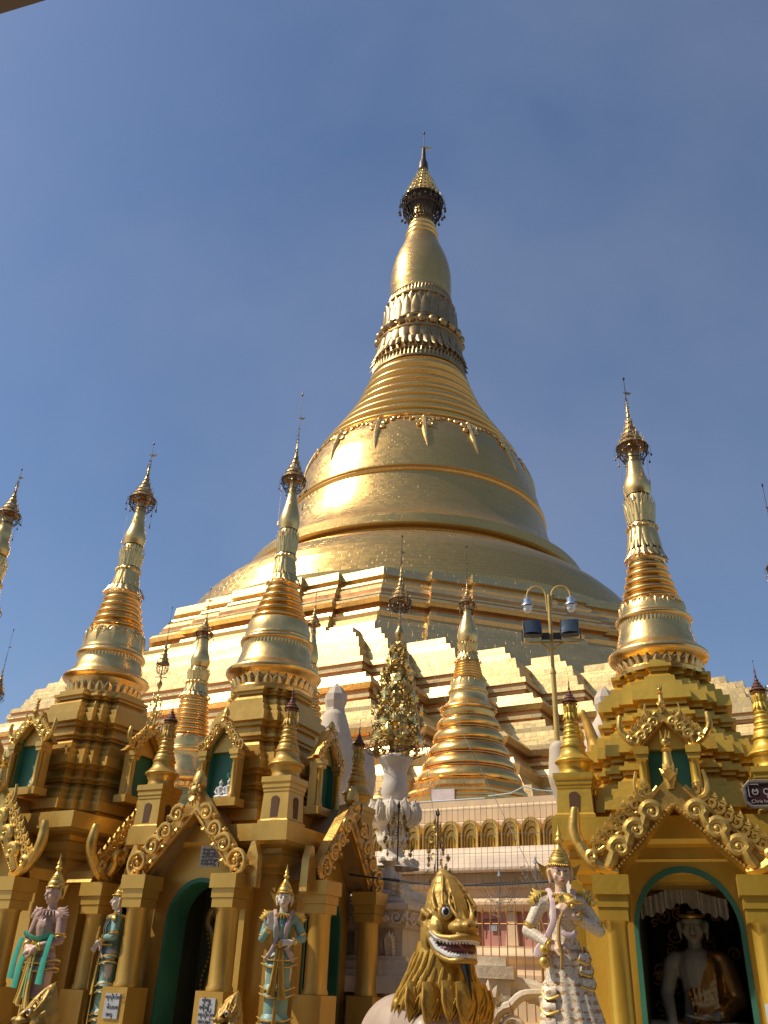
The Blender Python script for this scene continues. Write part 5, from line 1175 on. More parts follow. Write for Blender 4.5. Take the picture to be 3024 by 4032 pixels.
# ------------------------------------------------------------------ sculpted bodies (one continuous surface each)
def remesh(m, name, material, parent, voxel=0.008, sm=4, smooth=180):
    me = bpy.data.meshes.new('tmp'); me.from_pydata(m.v, [], m.f); o = bpy.data.objects.new('tmp', me); COL.objects.link(o)
    md = o.modifiers.new('r', 'REMESH'); md.mode = 'VOXEL'; md.voxel_size = voxel; md.use_smooth_shade = True
    if sm: s_ = o.modifiers.new('s', 'SMOOTH'); s_.iterations = sm; s_.factor = 0.5
    dg = bpy.context.evaluated_depsgraph_get(); dg.update()
    nm = bpy.data.meshes.new_from_object(o.evaluated_get(dg)); bpy.data.objects.remove(o); nm.name = name
    nm.materials.clear(); nm.materials.append(material)
    nm.polygons.foreach_set('use_smooth', [True] * len(nm.polygons))
    p = bpy.data.objects.new(name, nm); COL.objects.link(p); p.parent = parent; return p
def cap(m, p0, p1, r0, r1, n=12):
    m.tube([p0, p1], [r0, r1], n); m.ball(p0, r0, n, 8); m.ball(p1, r1, n, 8)
def chain(m, pts, rs, n=12):
    for i in range(len(pts) - 1): cap(m, pts[i], pts[i + 1], rs[i], rs[i + 1], n)
def hand(m, wrist, d, up, side, curl=0.5, s=1.0, spread=0.25):
    """palm and five separate fingers; d: direction of the fingers, up: back of the hand, side: +1/-1 thumb side along d x up"""
    w_ = Vector(wrist); d = Vector(d).normalized(); up = Vector(up); up = (up - d * up.dot(d)).normalized(); sd = d.cross(up) * side
    L_ = 0.085 * s
    for k in (-1.2, -0.4, 0.4, 1.2): cap(m, w_ + sd * (k * 0.011 * s), w_ + d * L_ + sd * (k * 0.018 * s), 0.018 * s, 0.014 * s, 8)
    for i, (k, l) in enumerate(((1.35, 0.072), (0.45, 0.082), (-0.45, 0.077), (-1.35, 0.06))):
        a = w_ + d * L_ + sd * (k * 0.018 * s); dd = (d + sd * (k * 0.10 * spread * 4)).normalized(); c = curl * (1 + 0.12 * i)
        p = a; segs = (0.45, 0.30, 0.25); ang = 0
        for j, f in enumerate(segs):
            ang += c * (0.7 if j == 0 else 0.8); v = dd * cos(ang) - up * sin(ang); q = p + v * (l * f * s)
            cap(m, p, q, (0.0105 - 0.001 * j) * s, (0.0098 - 0.001 * j) * s, 8); p = q
    a = w_ + d * 0.02 * s + sd * 0.026 * s; v = (d * 0.6 + sd * 0.75 - up * 0.25 * (1 + curl)).normalized(); q = a + v * 0.045 * s; cap(m, a, q, 0.014 * s, 0.011 * s, 8); cap(m, q, q + (d * 0.85 + sd * 0.2 - up * 0.3 * curl).normalized() * 0.035 * s, 0.011 * s, 0.008 * s, 8)
SK_PALE = mat('painted pale face', (0.60, 0.52, 0.42), 0, 0.45, nscale=7, var=0.05)
SK_PEACH = mat('painted peach face', (0.68, 0.46, 0.29), 0, 0.42, nscale=7, var=0.05)
SK_PINK = mat('painted pink face', (0.58, 0.38, 0.27), 0, 0.42, nscale=7, var=0.05)
INK = mat('black paint', (0.012, 0.01, 0.01), 0, 0.35); LIP = mat('rose lip paint', (0.42, 0.12, 0.11), 0, 0.4); WHT = mat('white enamel', (0.75, 0.74, 0.70), 0, 0.3)
HEM = mat('gilded hem', (0.72, 0.46, 0.10), 0.7, 0.33, dirt=(0.2, 0.1, 0.03), nscale=7)
def head(m, c, s=1.0, turn=0.0, nod=0.0):
    """head facing -y at c (centre of the skull)"""
    M0 = m.M.copy(); m.M = M0 @ Matrix.Translation(c) @ Matrix.Rotation(turn, 4, 'Z') @ Matrix.Rotation(nod, 4, 'X') @ Matrix.Scale(s, 4)
    m.ball((0, 0.012, 0.02), (0.078, 0.092, 0.095), 18, 14); m.ball((0, -0.028, -0.045), (0.058, 0.060, 0.062), 14, 10); m.ball((0, -0.052, -0.090), (0.026, 0.024, 0.02), 10, 8)
    for sx in (-1, 1):
        m.ball((sx * 0.042, -0.048, -0.032), (0.028, 0.028, 0.032), 10, 8); m.ball((sx * 0.032, -0.070, 0.012), (0.024, 0.014, 0.013), 10, 8)
        m.ball((sx * 0.034, -0.070, 0.036), (0.032, 0.012, 0.010), 10, 8)
        m.tube([(sx * 0.080, 0.0, 0.025), (sx * 0.092, 0.012, 0.01), (sx * 0.086, 0.01, -0.03), (sx * 0.082, 0.0, -0.075)], [0.012, 0.018, 0.014, 0.011], 8); m.ball((sx * 0.082, 0.0, -0.075), 0.012, 8, 6)
    cap(m, (0, -0.074, 0.022), (0, -0.100, -0.024), 0.009, 0.013, 8); m.ball((0, -0.082, -0.055), (0.024, 0.011, 0.007), 10, 6); m.ball((0, -0.080, -0.064), (0.019, 0.010, 0.007), 10, 6)
    m.M = M0
    return M0 @ Matrix.Translation(c) @ Matrix.Rotation(turn, 4, 'Z') @ Matrix.Rotation(nod, 4, 'X') @ Matrix.Scale(s, 4)
def face_paint(parent, FM, open_=True, lip=None):
    m = MB(); m.M = FM
    for sx in (-1, 1): m.tube([(sx * (0.012 + 0.048 * t), -0.0865 + 0.024 * t ** 2.2, 0.036 + 0.015 * sin(pi * (0.15 + 0.75 * t))) for t in [j / 7 for j in range(8)]], [0.0016, 0.003, 0.0034, 0.0034, 0.0032, 0.0028, 0.002, 0.001], 5)
    m.build('eyebrows', INK, parent)
    for sx in (-1, 1):
        m = MB(); m.M = FM
        if open_: m.ball((sx * 0.033, -0.0785, 0.010), (0.015, 0.006, 0.0058), 10, 6); e = m.build('eye', WHT, parent); m = MB(); m.M = FM; m.ball((sx * 0.032, -0.0832, 0.010), (0.0062, 0.003, 0.0060), 8, 6)
        else: e = parent
        m.tube([(sx * (0.015 + 0.038 * t), -0.0845 + 0.010 * t * t, 0.0105 + (0.006 if open_ else -0.004) * sin(pi * t)) for t in [j / 5 for j in range(6)]], [0.001, 0.0022, 0.0026, 0.0026, 0.002, 0.001], 5)
        m.build('pupil', INK, e)
    m = MB(); m.M = FM; m.ball((0, -0.0895, -0.056), (0.022, 0.0075, 0.0048), 10, 6); m.ball((0, -0.0885, -0.0635), (0.017, 0.0075, 0.0050), 10, 6); m.build('lips', lip or LIP, parent)
def crown(parent, FM, H=0.34, mat_=None, style=0):
    m = MB(); m.M = FM
    z = 0.052
    prof = [(0.084, z - 0.005), (0.092, z), (0.095, z + 0.012), (0.088, z + 0.02), (0.090, z + 0.032), (0.083, z + 0.045), (0.082, z + 0.055), (0.070, z + 0.066), (0.071, z + 0.076), (0.060, z + 0.088), (0.061, z + 0.097), (0.049, z + 0.108), (0.050, z + 0.116), (0.038, z + 0.127), (0.030, z + 0.142), (0.022, z + 0.155), (0.020, z + 0.165), (0.036, z + 0.182), (0.038, z + 0.192), (0.020, z + 0.21), (0.016, z + 0.218), (0.026, z + 0.232), (0.018, z + 0.25), (0.010, z + 0.27), (0.003, z + H * 0.92)]
    m.lathe(prof, 28, 0, 0.008)
    for i in range(18):
        a = pi + pi * i / 17; m.ball((0.094 * cos(a), 0.008 + 0.1 * sin(a), z + 0.005), 0.007, 6, 4)
    c = m.build('crown', mat_ or HEM, parent, smooth=50)
    for sx in (-1, 1):
        m = MB(); m.M = FM
        m.tube([(sx * 0.088, 0.02, 0.05), (sx * 0.10, 0.02, 0.0), (sx * 0.098, 0.015, -0.05)], [0.012, 0.015, 0.005], 6)
        m.M = FM @ T(sx * 0.10, 0.03, -0.01); m.poly([(0, -0.06), (sx * 0.03, -0.02), (sx * 0.085, 0.085), (sx * 0.02, 0.05), (0, 0.06)][::sx], 0.012); m.build('ear_flange', mat_ or HEM, c)
    return c
def guardian(name, label, loc, yaw, s, P, group=None):
    """standing guardian figure facing -y, feet at z=0, about 1.55 m tall without the crown at s=1"""
    t_ = thing(name, label, 'statue', loc, yaw, group)
    t_.scale = (s, s, s); wg = P.get('wg', 0.75)
    m = MB(); sh = 1.26
    chain(m, [(0, 0.0, 0.86), (0, 0.0, 1.0), (0, -0.005, 1.14), (0, 0.0, 1.22)], [0.105, 0.085, 0.105, 0.085])
    for sx in (-1, 1):
        cap(m, (sx * 0.03, 0, 1.20), (sx * 0.15, 0, sh - 0.015), 0.07, 0.055); cap(m, (sx * 0.075, 0, 0.84), (sx * 0.08, 0.0, 0.45), 0.085, 0.055); cap(m, (sx * 0.08, 0, 0.45), (sx * 0.085, 0.01, 0.08), 0.052, 0.036)
        chain(m, [(sx * 0.085, 0.03, 0.04), (sx * 0.09, -0.06, 0.035), (sx * 0.095, -0.13, 0.022)], [0.036, 0.032, 0.022]); 
    cap(m, (0, 0, 1.24), (0, -0.008, 1.36), 0.052, 0.046)
    FM = head(m, (0, -0.012, 1.455), 1.0, P.get('turn', 0), P.get('nod', 0))
    for sx, arm in ((-1, P['right']), (1, P['left'])):
        chain(m, [(sx * 0.165, 0, sh - 0.03), arm[0], arm[1]], [0.045, 0.036, 0.026]); hand(m, arm[1], arm[2], arm[3], arm[4], arm[5], s=1.0)
    body = remesh(m, 'body', P['skin'], t_, 0.0062, 2)
    face_paint(t_, FM, P.get('open', True)); crown(t_, FM, P.get('crown', 0.36), P.get('crown_mat'))
    m = MB()
    chain(m, [(0, 0.0, 0.86), (0, 0.0, 1.0), (0, -0.008, 1.14), (0, 0.0, 1.235)], [0.118, 0.100, 0.120, 0.09])
    for sx, arm in ((-1, P['right']), (1, P['left'])):
        cap(m, (sx * 0.03, 0, 1.215), (sx * 0.155, 0, sh - 0.02), 0.078, 0.062)
        e = Vector(arm[0]); w_ = Vector(arm[1]); chain(m, [(sx * 0.165, 0, sh - 0.035), tuple(e), tuple(e.lerp(w_, 0.86))], [0.056, 0.050, 0.036])
    remesh(m, 'tunic', P['tunic'], t_, 0.009, 3)
    # sleeves' gold bands
    for sx, arm in ((-1, P['right']), (1, P['left'])):
        e = Vector(arm[0]); w_ = Vector(arm[1]); a = Vector((sx * 0.165, 0, sh - 0.035))
        for q, r in ((a.lerp(e, 0.85), 0.055), (e.lerp(w_, 0.84), 0.042)):
            m = MB(); d = (e - a).normalized() if r > 0.05 else (w_ - e).normalized()
            m.tube([q - d * 0.018, q - d * 0.012, q, q + d * 0.012, q + d * 0.018], [r * 0.95, r * 1.12, r * 1.0, r * 1.15, r * 0.95], 14)
            m.build('sleeve_band', HEM, t_)
        # flame shoulder wings
        m = MB()
        for k in range(4):
            b = Vector((sx * (0.12 + 0.02 * k), -0.02, sh + 0.03 - 0.015 * k)); m.tube([b, b + wg * Vector((sx * 0.06, -0.015, -0.01)), b + wg * Vector((sx * (0.115 - 0.006 * k), 0, 0.012 - 0.01 * k)), b + wg * Vector((sx * (0.15 - 0.006 * k), 0.01, 0.055 - 0.02 * k))], [0.03, 0.034, 0.022, 0.002], 7, flat=0.8)
        m.build('shoulder_wing', P.get('wing', HEM), t_)
    # collar
    m = MB(); n = 22
    for i in range(n):
        a = 2 * pi * i / n; r = 0.075; m.tube([(r * cos(a), -0.004 + r * 0.85 * sin(a), 1.29), (1.5 * r * cos(a), -0.008 + 1.45 * r * sin(a), 1.268), (1.85 * r * cos(a), -0.008 + 1.62 * r * sin(a), 1.235)], [0.012, 0.018, 0.010], 6, flat=0.7)
    m.build('collar', P.get('collar', HEM), t_)
    P['dress'](t_, P)
    m = MB(); m.box(-0.24, 0.24, -0.22, 0.2, -0.10, -0.002); m.build('plinth', P.get('plinth', GOLD_PAINT), t_, smooth=0)
    return t_
def ell(r, z, ry=0.78, cx=0.0, n=36, wob=0.0, k=9, ph=0.0, cy=0.0): return [((r * (1 + wob * cos(k * 2 * pi * i / n + ph))) * cos(2 * pi * i / n) + cx, (r * (1 + wob * cos(k * 2 * pi * i / n + ph))) * ry * sin(2 * pi * i / n) + cy, z) for i in range(n)]
def tiered_dress(t_, P):
    """tight sarong with upturned gilded flounces in pairs"""
    m = MB(); zs = P.get('tiers', [0.80, 0.73, 0.50, 0.43, 0.20, 0.14]); tops = 0.93
    prof = [(0.118, 0.95), (0.135, 0.88), (0.150, 0.80), (0.145, 0.7), (0.142, 0.6), (0.138, 0.45), (0.135, 0.3), (0.135, 0.16), (0.13, 0.10)]
    m.loft([ell(r, z) for r, z in prof[::-1]]); m.build('skirt', P['cloth'], t_)
    for z in zs:
        r0 = 0.150 if z > 0.6 else 0.142
        m = MB(); m.loft([ell(r0 - 0.01, z + 0.075, wob=0), ell(r0 + 0.012, z + 0.045), ell(r0 + 0.03, z + 0.008)][::-1], (False, False)); m.build('flounce', P['cloth'], t_)
        m = MB(); n = 40; pts = []
        for i in range(n + 1):
            a = 2 * pi * i / n; up = 0.035 * max(0, abs(cos(a)) - 0.6) / 0.4; r = r0 + 0.034 + up * 0.6; pts.append((r * cos(a), r * 0.78 * sin(a), z + 0.004 + up))
        m.tube(pts, 0.0095, 7, False); m.build('flounce_hem', HEM, t_)
    # front panel / sash ends
    m = MB()
    for sx, l in ((-0.5, 0.52), (0.5, 0.56)):
        x = 0.045 * sx * 2; pts = [(x * 0.4, -0.118, 0.97), (x * 0.5, -0.128, 0.85), (x * 0.7, -0.140, 0.7), (x * 1.0, -0.148, 0.55), (x * 1.5, -0.15, 0.97 - l)]
        m.tube(pts, [0.022, 0.030, 0.034, 0.04, 0.05], 8, flat=0.42)
        for q in (-1, 1): m.tube([(px + 0.02 * q, py - 0.018, pz) for px, py, pz in pts], [0.005] * 5, 5)
    m.tube([(0, -0.13, 1.0), (0, -0.125, 0.93)], [0.03, 0.035], 8); m.tube([(0, -0.15, 0.42), (0, -0.145, 0.1)], [0.012, 0.03], 8, flat=0.5)
    for sx in (-1, 1): m.tube([(sx * 0.02, -0.13, 0.96), (sx * 0.09, -0.10, 0.95), (sx * 0.12, -0.0, 0.95)], [0.02, 0.018, 0.015], 7)
    m.build('front_panel', P.get('panel', HEM), t_)
    if P.get('sash'):
        m = MB()
        for sx in (-1, 1): m.tube(smooth_line([(sx * 0.10, 0.02, 1.33), (sx * 0.085, -0.085, 1.26), (sx * 0.06, -0.135, 1.14), (sx * 0.055, -0.115, 1.0), (sx * 0.10, -0.125, 0.88), (sx * 0.16, -0.09, 0.80)], 4), 0.024, 8, flat=0.45)
        m.build('sash', P['sash'], t_)
    if P.get('extra'): P['extra'](t_, P)
def scale_cloth(name, base, line, sc=26, metal=0.0, gold=None):
    if name in MATS: return MATS[name]
    m, t, b = nodes_of(name); tc = N(t, 'ShaderNodeTexCoord'); vo = N(t, 'ShaderNodeTexVoronoi', feature='DISTANCE_TO_EDGE', i_Scale=sc); L(t, tc.outputs['Object'], vo.inputs['Vector'])
    nz = N(t, 'ShaderNodeTexNoise', i_Scale=5.0, i_Detail=5.0); L(t, tc.outputs['Object'], nz.inputs['Vector'])
    c = mix(t, ramp(t, nz.outputs['Fac'], 0.35, 0.65), tuple(x * 0.85 for x in base), tuple(min(1, x * 1.1) for x in base)); f = ramp(t, vo.outputs['Distance'], 0.02, 0.07, 0.8, 0.0)
    c = mix(t, f, c, line)
    if gold:
        vn = N(t, 'ShaderNodeTexNoise', i_Scale=30.0, i_Detail=2.0); mp = N(t, 'ShaderNodeMapping'); mp.inputs['Scale'].default_value = (1, 1, 1); L(t, tc.outputs['Object'], mp.inputs[0]); L(t, mp.outputs[0], vn.inputs['Vector'])
        wv = N(t, 'ShaderNodeTexWave', wave_type='BANDS', bands_direction='Z', i_Scale=5.5, i_Distortion=0.6); L(t, tc.outputs['Object'], wv.inputs['Vector'])
        mu = N(t, 'ShaderNodeMath', operation='MULTIPLY'); L(t, ramp(t, wv.outputs['Fac'], 0.45, 0.55), mu.inputs[0]); L(t, ramp(t, vn.outputs['Fac'], 0.5, 0.54), mu.inputs[1])
        c = mix(t, mu.outputs[0], c, gold)
    L(t, c, b.inputs['Base Color']); b.inputs['Roughness'].default_value = 0.45; b.inputs['Metallic'].default_value = metal
    bp_ = N(t, 'ShaderNodeBump', i_Strength=0.5, i_Distance=0.006); L(t, vo.outputs['Distance'], bp_.inputs['Height']); L(t, bp_.outputs[0], b.inputs['Normal'])
    MATS[name] = m; return m
TEAL = scale_cloth('teal scaled cloth', (0.15, 0.32, 0.29), (0.30, 0.27, 0.12), 24); MAUVE = mat('mauve painted sash', (0.40, 0.29, 0.27), 0, 0.5, nscale=6)
PINKC = scale_cloth('mauve pink scaled cloth', (0.40, 0.24, 0.20), (0.42, 0.28, 0.12), 26); JADE = mat('jade green painted sash', (0.03, 0.30, 0.20), 0, 0.4, nscale=5)
WHITEC = scale_cloth('white scaled cloth', (0.70, 0.60, 0.44), (0.42, 0.32, 0.20), 26); WHITEG = scale_cloth('white cloth printed in gold', (0.72, 0.62, 0.46), (0.5, 0.40, 0.28), 20, gold=(0.42, 0.22, 0.08)); LILAC = mat('pale lilac sash', (0.60, 0.45, 0.44), 0, 0.4, nscale=6)
# teal guardian facing the camera, right corner of the turreted shrine
guardian('guardian_statue', 'teal robed guardian statue with raised open palm, at the corner of the turreted shrine', (-0.945, 10.70, 1.05), rad(2), 0.96, dict(
    skin=SK_PALE, tunic=TEAL, cloth=TEAL, collar=mat('dull gold front', (0.45, 0.27, 0.05), 0.5, 0.45), panel=mat('dull gold front', (0.45, 0.27, 0.05), 0.5, 0.45), sash=MAUVE, dress=tiered_dress, turn=rad(-6),
    right=((-0.215, -0.02, 1.02), (-0.135, -0.15, 1.13), (0.02, -0.15, 1.0), (0, 1, 0.1), 1, 0.05), left=((0.245, 0.0, 1.04), (0.13, -0.13, 0.99), (-1, -0.15, -0.05), (0, -1, 0.2), -1, 0.45)))
# pink guardian with clasped hands and green sash
def clasp_extra(t_, P):
    m = MB()
    for pts in ([(-0.21, -0.06, 1.02), (-0.17, -0.13, 1.07), (-0.05, -0.145, 1.03), (0.08, -0.14, 1.02), (0.19, -0.1, 1.06)],): m.tube(smooth_line(pts, 4), 0.036, 8, flat=0.35)
    for x, z0, z1 in ((-0.22, 1.03, 0.66), (-0.13, 0.92, 0.58), (0.03, 0.90, 0.50), (0.20, 1.06, 0.62)): m.tube([(x, -0.12, z0), (x - 0.01, -0.15, (z0 + z1) / 2), (x - 0.02, -0.15, z1)], [0.034, 0.040, 0.046], 10, flat=0.22)
    m.build('green_sash', JADE, t_)
guardian('guardian_statue', 'pink robed guardian statue with clasped hands and green sash, at the far left', (-3.20, 9.66, 0.90), rad(-30), 0.98, dict(
    skin=SK_PINK, tunic=PINKC, cloth=PINKC, collar=mat('mauve collar', (0.38, 0.25, 0.19), 0.1, 0.5), dress=tiered_dress, extra=clasp_extra, wing=PINKC, turn=rad(-14), nod=rad(4), open=False,
    right=((-0.215, -0.02, 1.02), (-0.065, -0.17, 0.94), (0.95, -0.25, -0.1), (0, -0.9, 0.4), 1, 0.5), left=((0.215, -0.02, 1.02), (0.06, -0.18, 0.93), (-0.95, -0.2, -0.15), (0, -0.8, 0.5), -1, 0.5)))
# teal guardian in profile with a staff
def staff_extra(t_, P):
    m = MB(); m.tube([(-0.13, -0.20, 1.16), (-0.12, -0.22, 0.9), (-0.14, -0.22, 0.5), (-0.12, -0.2, 0.08)], 0.014, 8); m.build('staff', GOLD_CARVE, t_)
GP = dict(skin=SK_PALE, tunic=TEAL, cloth=TEAL, dress=tiered_dress, sash=MAUVE, extra=staff_extra,
    right=((-0.20, -0.06, 1.02), (-0.12, -0.19, 0.98), (0.1, -0.4, -0.9), (-1, 0, 0), 1, 0.9), left=((0.245, 0.0, 1.04), (0.10, -0.13, 1.02), (-1, -0.15, 0.05), (0, -1, 0.2), -1, 0.5))
gs = guardian('guardian_statue', 'grey green guardian statue in profile with a staff, behind the turreted shrine\'s left column', (-3.06, 11.70, 1.00), rad(-78), 0.98, GP)
g2 = copy_tree(gs); g2.location = (-4.82, 10.3, 0.7); g2.rotation_euler.z = rad(-50); g2['label'] = 'shaded guardian statue at the left edge, partly hidden behind the first column'
# white guardian with a bow, left corner of the right shrine
def pleated_dress(t_, P):
    m = MB(); n = 72
    def ring(r, z, cx=0.0, w=0.0, ry=0.8): return [((r * (1 + w * cos(13 * 2 * pi * i / n))) * cos(2 * pi * i / n) + cx, (r * (1 + w * cos(13 * 2 * pi * i / n))) * ry * sin(2 * pi * i / n), z) for i in range(n)]
    m.loft([ring(r, z, cx, w) for r, z, cx, w in [(0.118, 0.96, 0, 0), (0.145, 0.86, 0.0, 0.01), (0.16, 0.74, 0.01, 0.03), (0.185, 0.58, 0.03, 0.05), (0.215, 0.42, 0.05, 0.06), (0.225, 0.36, 0.055, 0.065)][::-1]], (False, True))
    m.loft([ring(r, z, cx, w) for r, z, cx, w in [(0.19, 0.40, 0.03, 0.04), (0.17, 0.25, 0.02, 0.05), (0.16, 0.1, 0.01, 0.05), (0.165, 0.02, 0.0, 0.05)][::-1]], (False, True))
    m.build('pleated_skirt', P['cloth'], t_, smooth=60)
    m = MB(); m.loft([ell(0.235, 0.335, 0.8, 0.055, wob=0.03, k=6), ell(0.232, 0.385, 0.8, 0.055, wob=0.03, k=6)], (False, False)); m.build('skirt_hem', mat('ochre hem', (0.5, 0.27, 0.10), 0.2, 0.5), t_)
    # side frills
    for sx, zz_ in ((1, (0.86, 0.78, 0.69)), (-1, (0.62, 0.52, 0.42, 0.24))):
        for k, z in enumerate(zz_):
            m = MB(); x = sx * (0.155 + 0.012 * k); m.tube(smooth_line([(x * 0.6, -0.12, z - 0.02), (x, -0.10, z - 0.03), (x + sx * 0.02, -0.04, z), (x + sx * 0.01, 0.02, z + 0.03)], 4), 0.042, 8, flat=0.4); m.build('frill', P['cloth'], t_)
            m = MB(); m.tube(smooth_line([(x * 0.5, -0.135, z - 0.04), (x, -0.115, z - 0.065), (x + sx * 0.035, -0.05, z - 0.03), (x + sx * 0.03, 0.01, z + 0.01)], 4), 0.010, 6); m.build('frill_hem', HEM, t_)
    m = MB()
    m.tube(smooth_line([(-0.10, 0.03, 1.33), (-0.085, -0.095, 1.25), (-0.085, -0.13, 1.10), (-0.14, -0.12, 0.98), (-0.20, -0.10, 0.90), (-0.21, -0.10, 0.84)], 4), [0.024] * 16 + [0.03, 0.036, 0.04, 0.044, 0.044], 8, flat=0.45)
    m.tube(smooth_line([(0.10, 0.03, 1.33), (0.085, -0.09, 1.26), (0.075, -0.12, 1.18)], 4), 0.024, 8, flat=0.45)
    m.tube(smooth_line([(-0.03, -0.128, 1.02), (0.0, -0.14, 0.995), (0.05, -0.14, 0.99), (0.09, -0.12, 1.02)], 4), [0.008] + [0.02] * 11 + [0.006], 8, flat=0.5)
    m.build('sash', LILAC, t_)
    m = MB(); bow = smooth_line([(-0.015, -0.19, 1.16), (-0.055, -0.20, 1.07), (-0.065, -0.21, 0.95), (-0.05, -0.21, 0.85), (-0.06, -0.2, 0.75)], 5); m.tube(bow, [0.008 + 0.006 * sin(pi * i / (len(bow) - 1)) for i in range(len(bow))], 8); m.tube([(-0.12, -0.2, 0.87), (-0.19, -0.16, 1.10)], 0.003, 4); m.build('bow', mat('ochre bow', (0.45, 0.25, 0.06), 0.1, 0.45), t_)
    m = MB(); m.tube([(0.02, -0.20, 1.215), (0.06, -0.20, 1.225), (0.10, -0.20, 1.22), (0.14, -0.19, 1.215)], [0.02, 0.030, 0.022, 0.006], 10); m.ball((0.055, -0.21, 1.19), 0.02, 8, 6); m.build('golden_bud', HEM, t_)
    m = MB(); leaf_fan(m, 0, 0, -pi / 2, 0.13, 0, 5, 0.5, 0.22); mm = MB(); mm.M = T(0.0, -0.125, 1.27); leaf_fan(mm, 0, 0, -pi / 2, 0.11, 0, 5, 0.5, 0.24); mm.build('breast_leaf', HEM, t_)
    for q, (x, z) in enumerate(((-0.165, 0.885), (-0.17, 0.80))):
        m = MB(); m.ball((x, -0.10, z), (0.045, 0.04, 0.045), 10, 7); m.build('sleeve_cuff', HEM, t_)
guardian('guardian_statue', 'white clad guardian statue with gold crown and bow, at the corner of the right shrine', (1.60, 7.73, 1.00), rad(-4), 1.03, dict(
    skin=SK_PEACH, tunic=WHITEC, cloth=WHITEG, dress=pleated_dress, turn=rad(4), nod=rad(8), plinth=GOLD_PAINT_B,
    right=((-0.275, 0.0, 1.02), (-0.10, -0.16, 0.90), (0.75, -0.35, 0.1), (0, -0.7, 0.7), 1, 1.2), left=((0.285, 0.02, 1.04), (0.06, -0.17, 1.12), (-0.72, -0.2, 0.66), (0.2, -1, 0.2), -1, 0.6)))
# ------------------------------------------------------------------ seated Buddha in the right shrine
def in_s3(x, y, z):
    c, s_ = cos(rad(-20)), sin(rad(-20)); return (3.147 + x * c - y * s_, 9.175 + x * s_ + y * c, z)
bu = thing('seated_buddha', 'pale seated Buddha statue in a golden robe, inside the green edged arch', 'statue', in_s3(0.02, -0.24, 1.26), rad(-22)); bu.scale = (1.27, 1.27, 1.27)
m = MB(); chain(m, [(0, 0, 0.08), (0, 0, 0.3), (0, 0, 0.48)], [0.15, 0.12, 0.14]); cap(m, (-0.15, 0, 0.52), (0.15, 0, 0.52), 0.065, 0.065); cap(m, (0, 0, 0.54), (0, -0.01, 0.66), 0.055, 0.05)
FM = head(m, (0, -0.015, 0.755), 1.12, 0.0, rad(6))
chain(m, [(-0.18, 0, 0.50), (-0.235, -0.03, 0.30), (-0.20, -0.20, 0.14)], [0.06, 0.05, 0.035]); hand(m, (-0.20, -0.22, 0.12), (0.05, -0.25, -1.0), (0, -1, 0.2), -1, 0.08, s=1.25)
chain(m, [(0.18, 0, 0.50), (0.235, -0.03, 0.28), (0.10, -0.18, 0.17)], [0.06, 0.05, 0.035]); hand(m, (0.10, -0.19, 0.165), (-1, -0.1, 0), (0, 0, -1), 1, 0.1, s=1.25)
for sx in (-1, 1): chain(m, [(sx * 0.10, 0, 0.06), (sx * 0.33, -0.16, 0.07), (-sx * 0.05, -0.25, 0.06)], [0.10, 0.075, 0.05]); 
cap(m, (0.05, -0.27, 0.10), (0.22, -0.25, 0.12), 0.035, 0.03)
BSK = mat('pale alabaster', (0.30, 0.31, 0.25), 0, 0.35, nscale=5, var=0.05); remesh(m, 'body', BSK, bu, 0.010, 3)
face_paint(bu, FM, False)
m = MB(); m.M = FM; m.ball((0, 0.02, 0.035), (0.082, 0.088, 0.088), 18, 12); m.ball((0, 0.02, 0.125), (0.03, 0.03, 0.032), 12, 8); m.build('hair', INK, bu)
m = MB(); m.M = FM; m.tube([(0.082 * cos(a), 0.01 + 0.096 * sin(a), 0.068 + 0.01 * sin(a)) for a in [pi + pi * j / 14 for j in range(15)]], 0.012, 7); m.build('headband', HEM, bu)
m = MB(); chain(m, [(0.03, 0.0, 0.08), (0.03, 0, 0.3), (0.06, 0, 0.46)], [0.165, 0.135, 0.13]); cap(m, (0.08, 0, 0.53), (0.17, 0, 0.52), 0.075, 0.075)
chain(m, [(0.185, 0, 0.50), (0.245, -0.03, 0.28), (0.13, -0.15, 0.18)], [0.075, 0.07, 0.05])
for sx in (-1, 1): chain(m, [(sx * 0.10, 0.0, 0.05), (sx * 0.33, -0.15, 0.055), (sx * 0.1, -0.24, 0.04)], [0.115, 0.092, 0.06])
for k in range(7): m.tube([(-0.09 + 0.035 * k, -0.10, 0.34 + 0.025 * k), (-0.06 + 0.03 * k, -0.155, 0.24), (-0.05 + 0.03 * k, -0.17, 0.12)], 0.010, 6)
remesh(m, 'robe', mat('dark gilded robe', (0.40, 0.22, 0.06), 0.8, 0.32, dirt=(0.08, 0.04, 0.02), nscale=6), bu, 0.011, 2)
m = MB(); m.box(-0.40, 0.40, -0.34, 0.25, -0.12, -0.03); m.build('seat', GOLD_CARVE, bu, smooth=0)
# carved gilded screen behind him and the white canopy above
scn = thing('carved_screen', 'dark gilded openwork screen behind the seated Buddha', 'screen', in_s3(0.0, 0.03, 0.96), rad(-20))
m = MB(); m.box(-0.415, 0.415, 0.47, 0.50, 0, 1.62); m.build('backboard', mat('dark lacquer', (0.03, 0.018, 0.008), 0.3, 0.4), scn, smooth=0)
rnd = random.Random(11)
for i in range(64):
    m = MB()
    x = rnd.uniform(-.39, .39); z = rnd.uniform(.2, 1.5)
    if abs(x) < 0.10 and z < 1.0: continue
    m.tube(spiral(x, z, rnd.uniform(.04, .085), rnd.uniform(0, 6), rnd.choice((-1.3, 1.3)), y=0.44 - 0.08 * abs(x), n=12), [0.011] * 13, 5)
    leaf_fan(m, x + .04, z + .03, rnd.uniform(0, 6), 0.06, 0.43, 4, 0.5)
    m.build('gilded_scroll', GOLD_CARVE, scn)
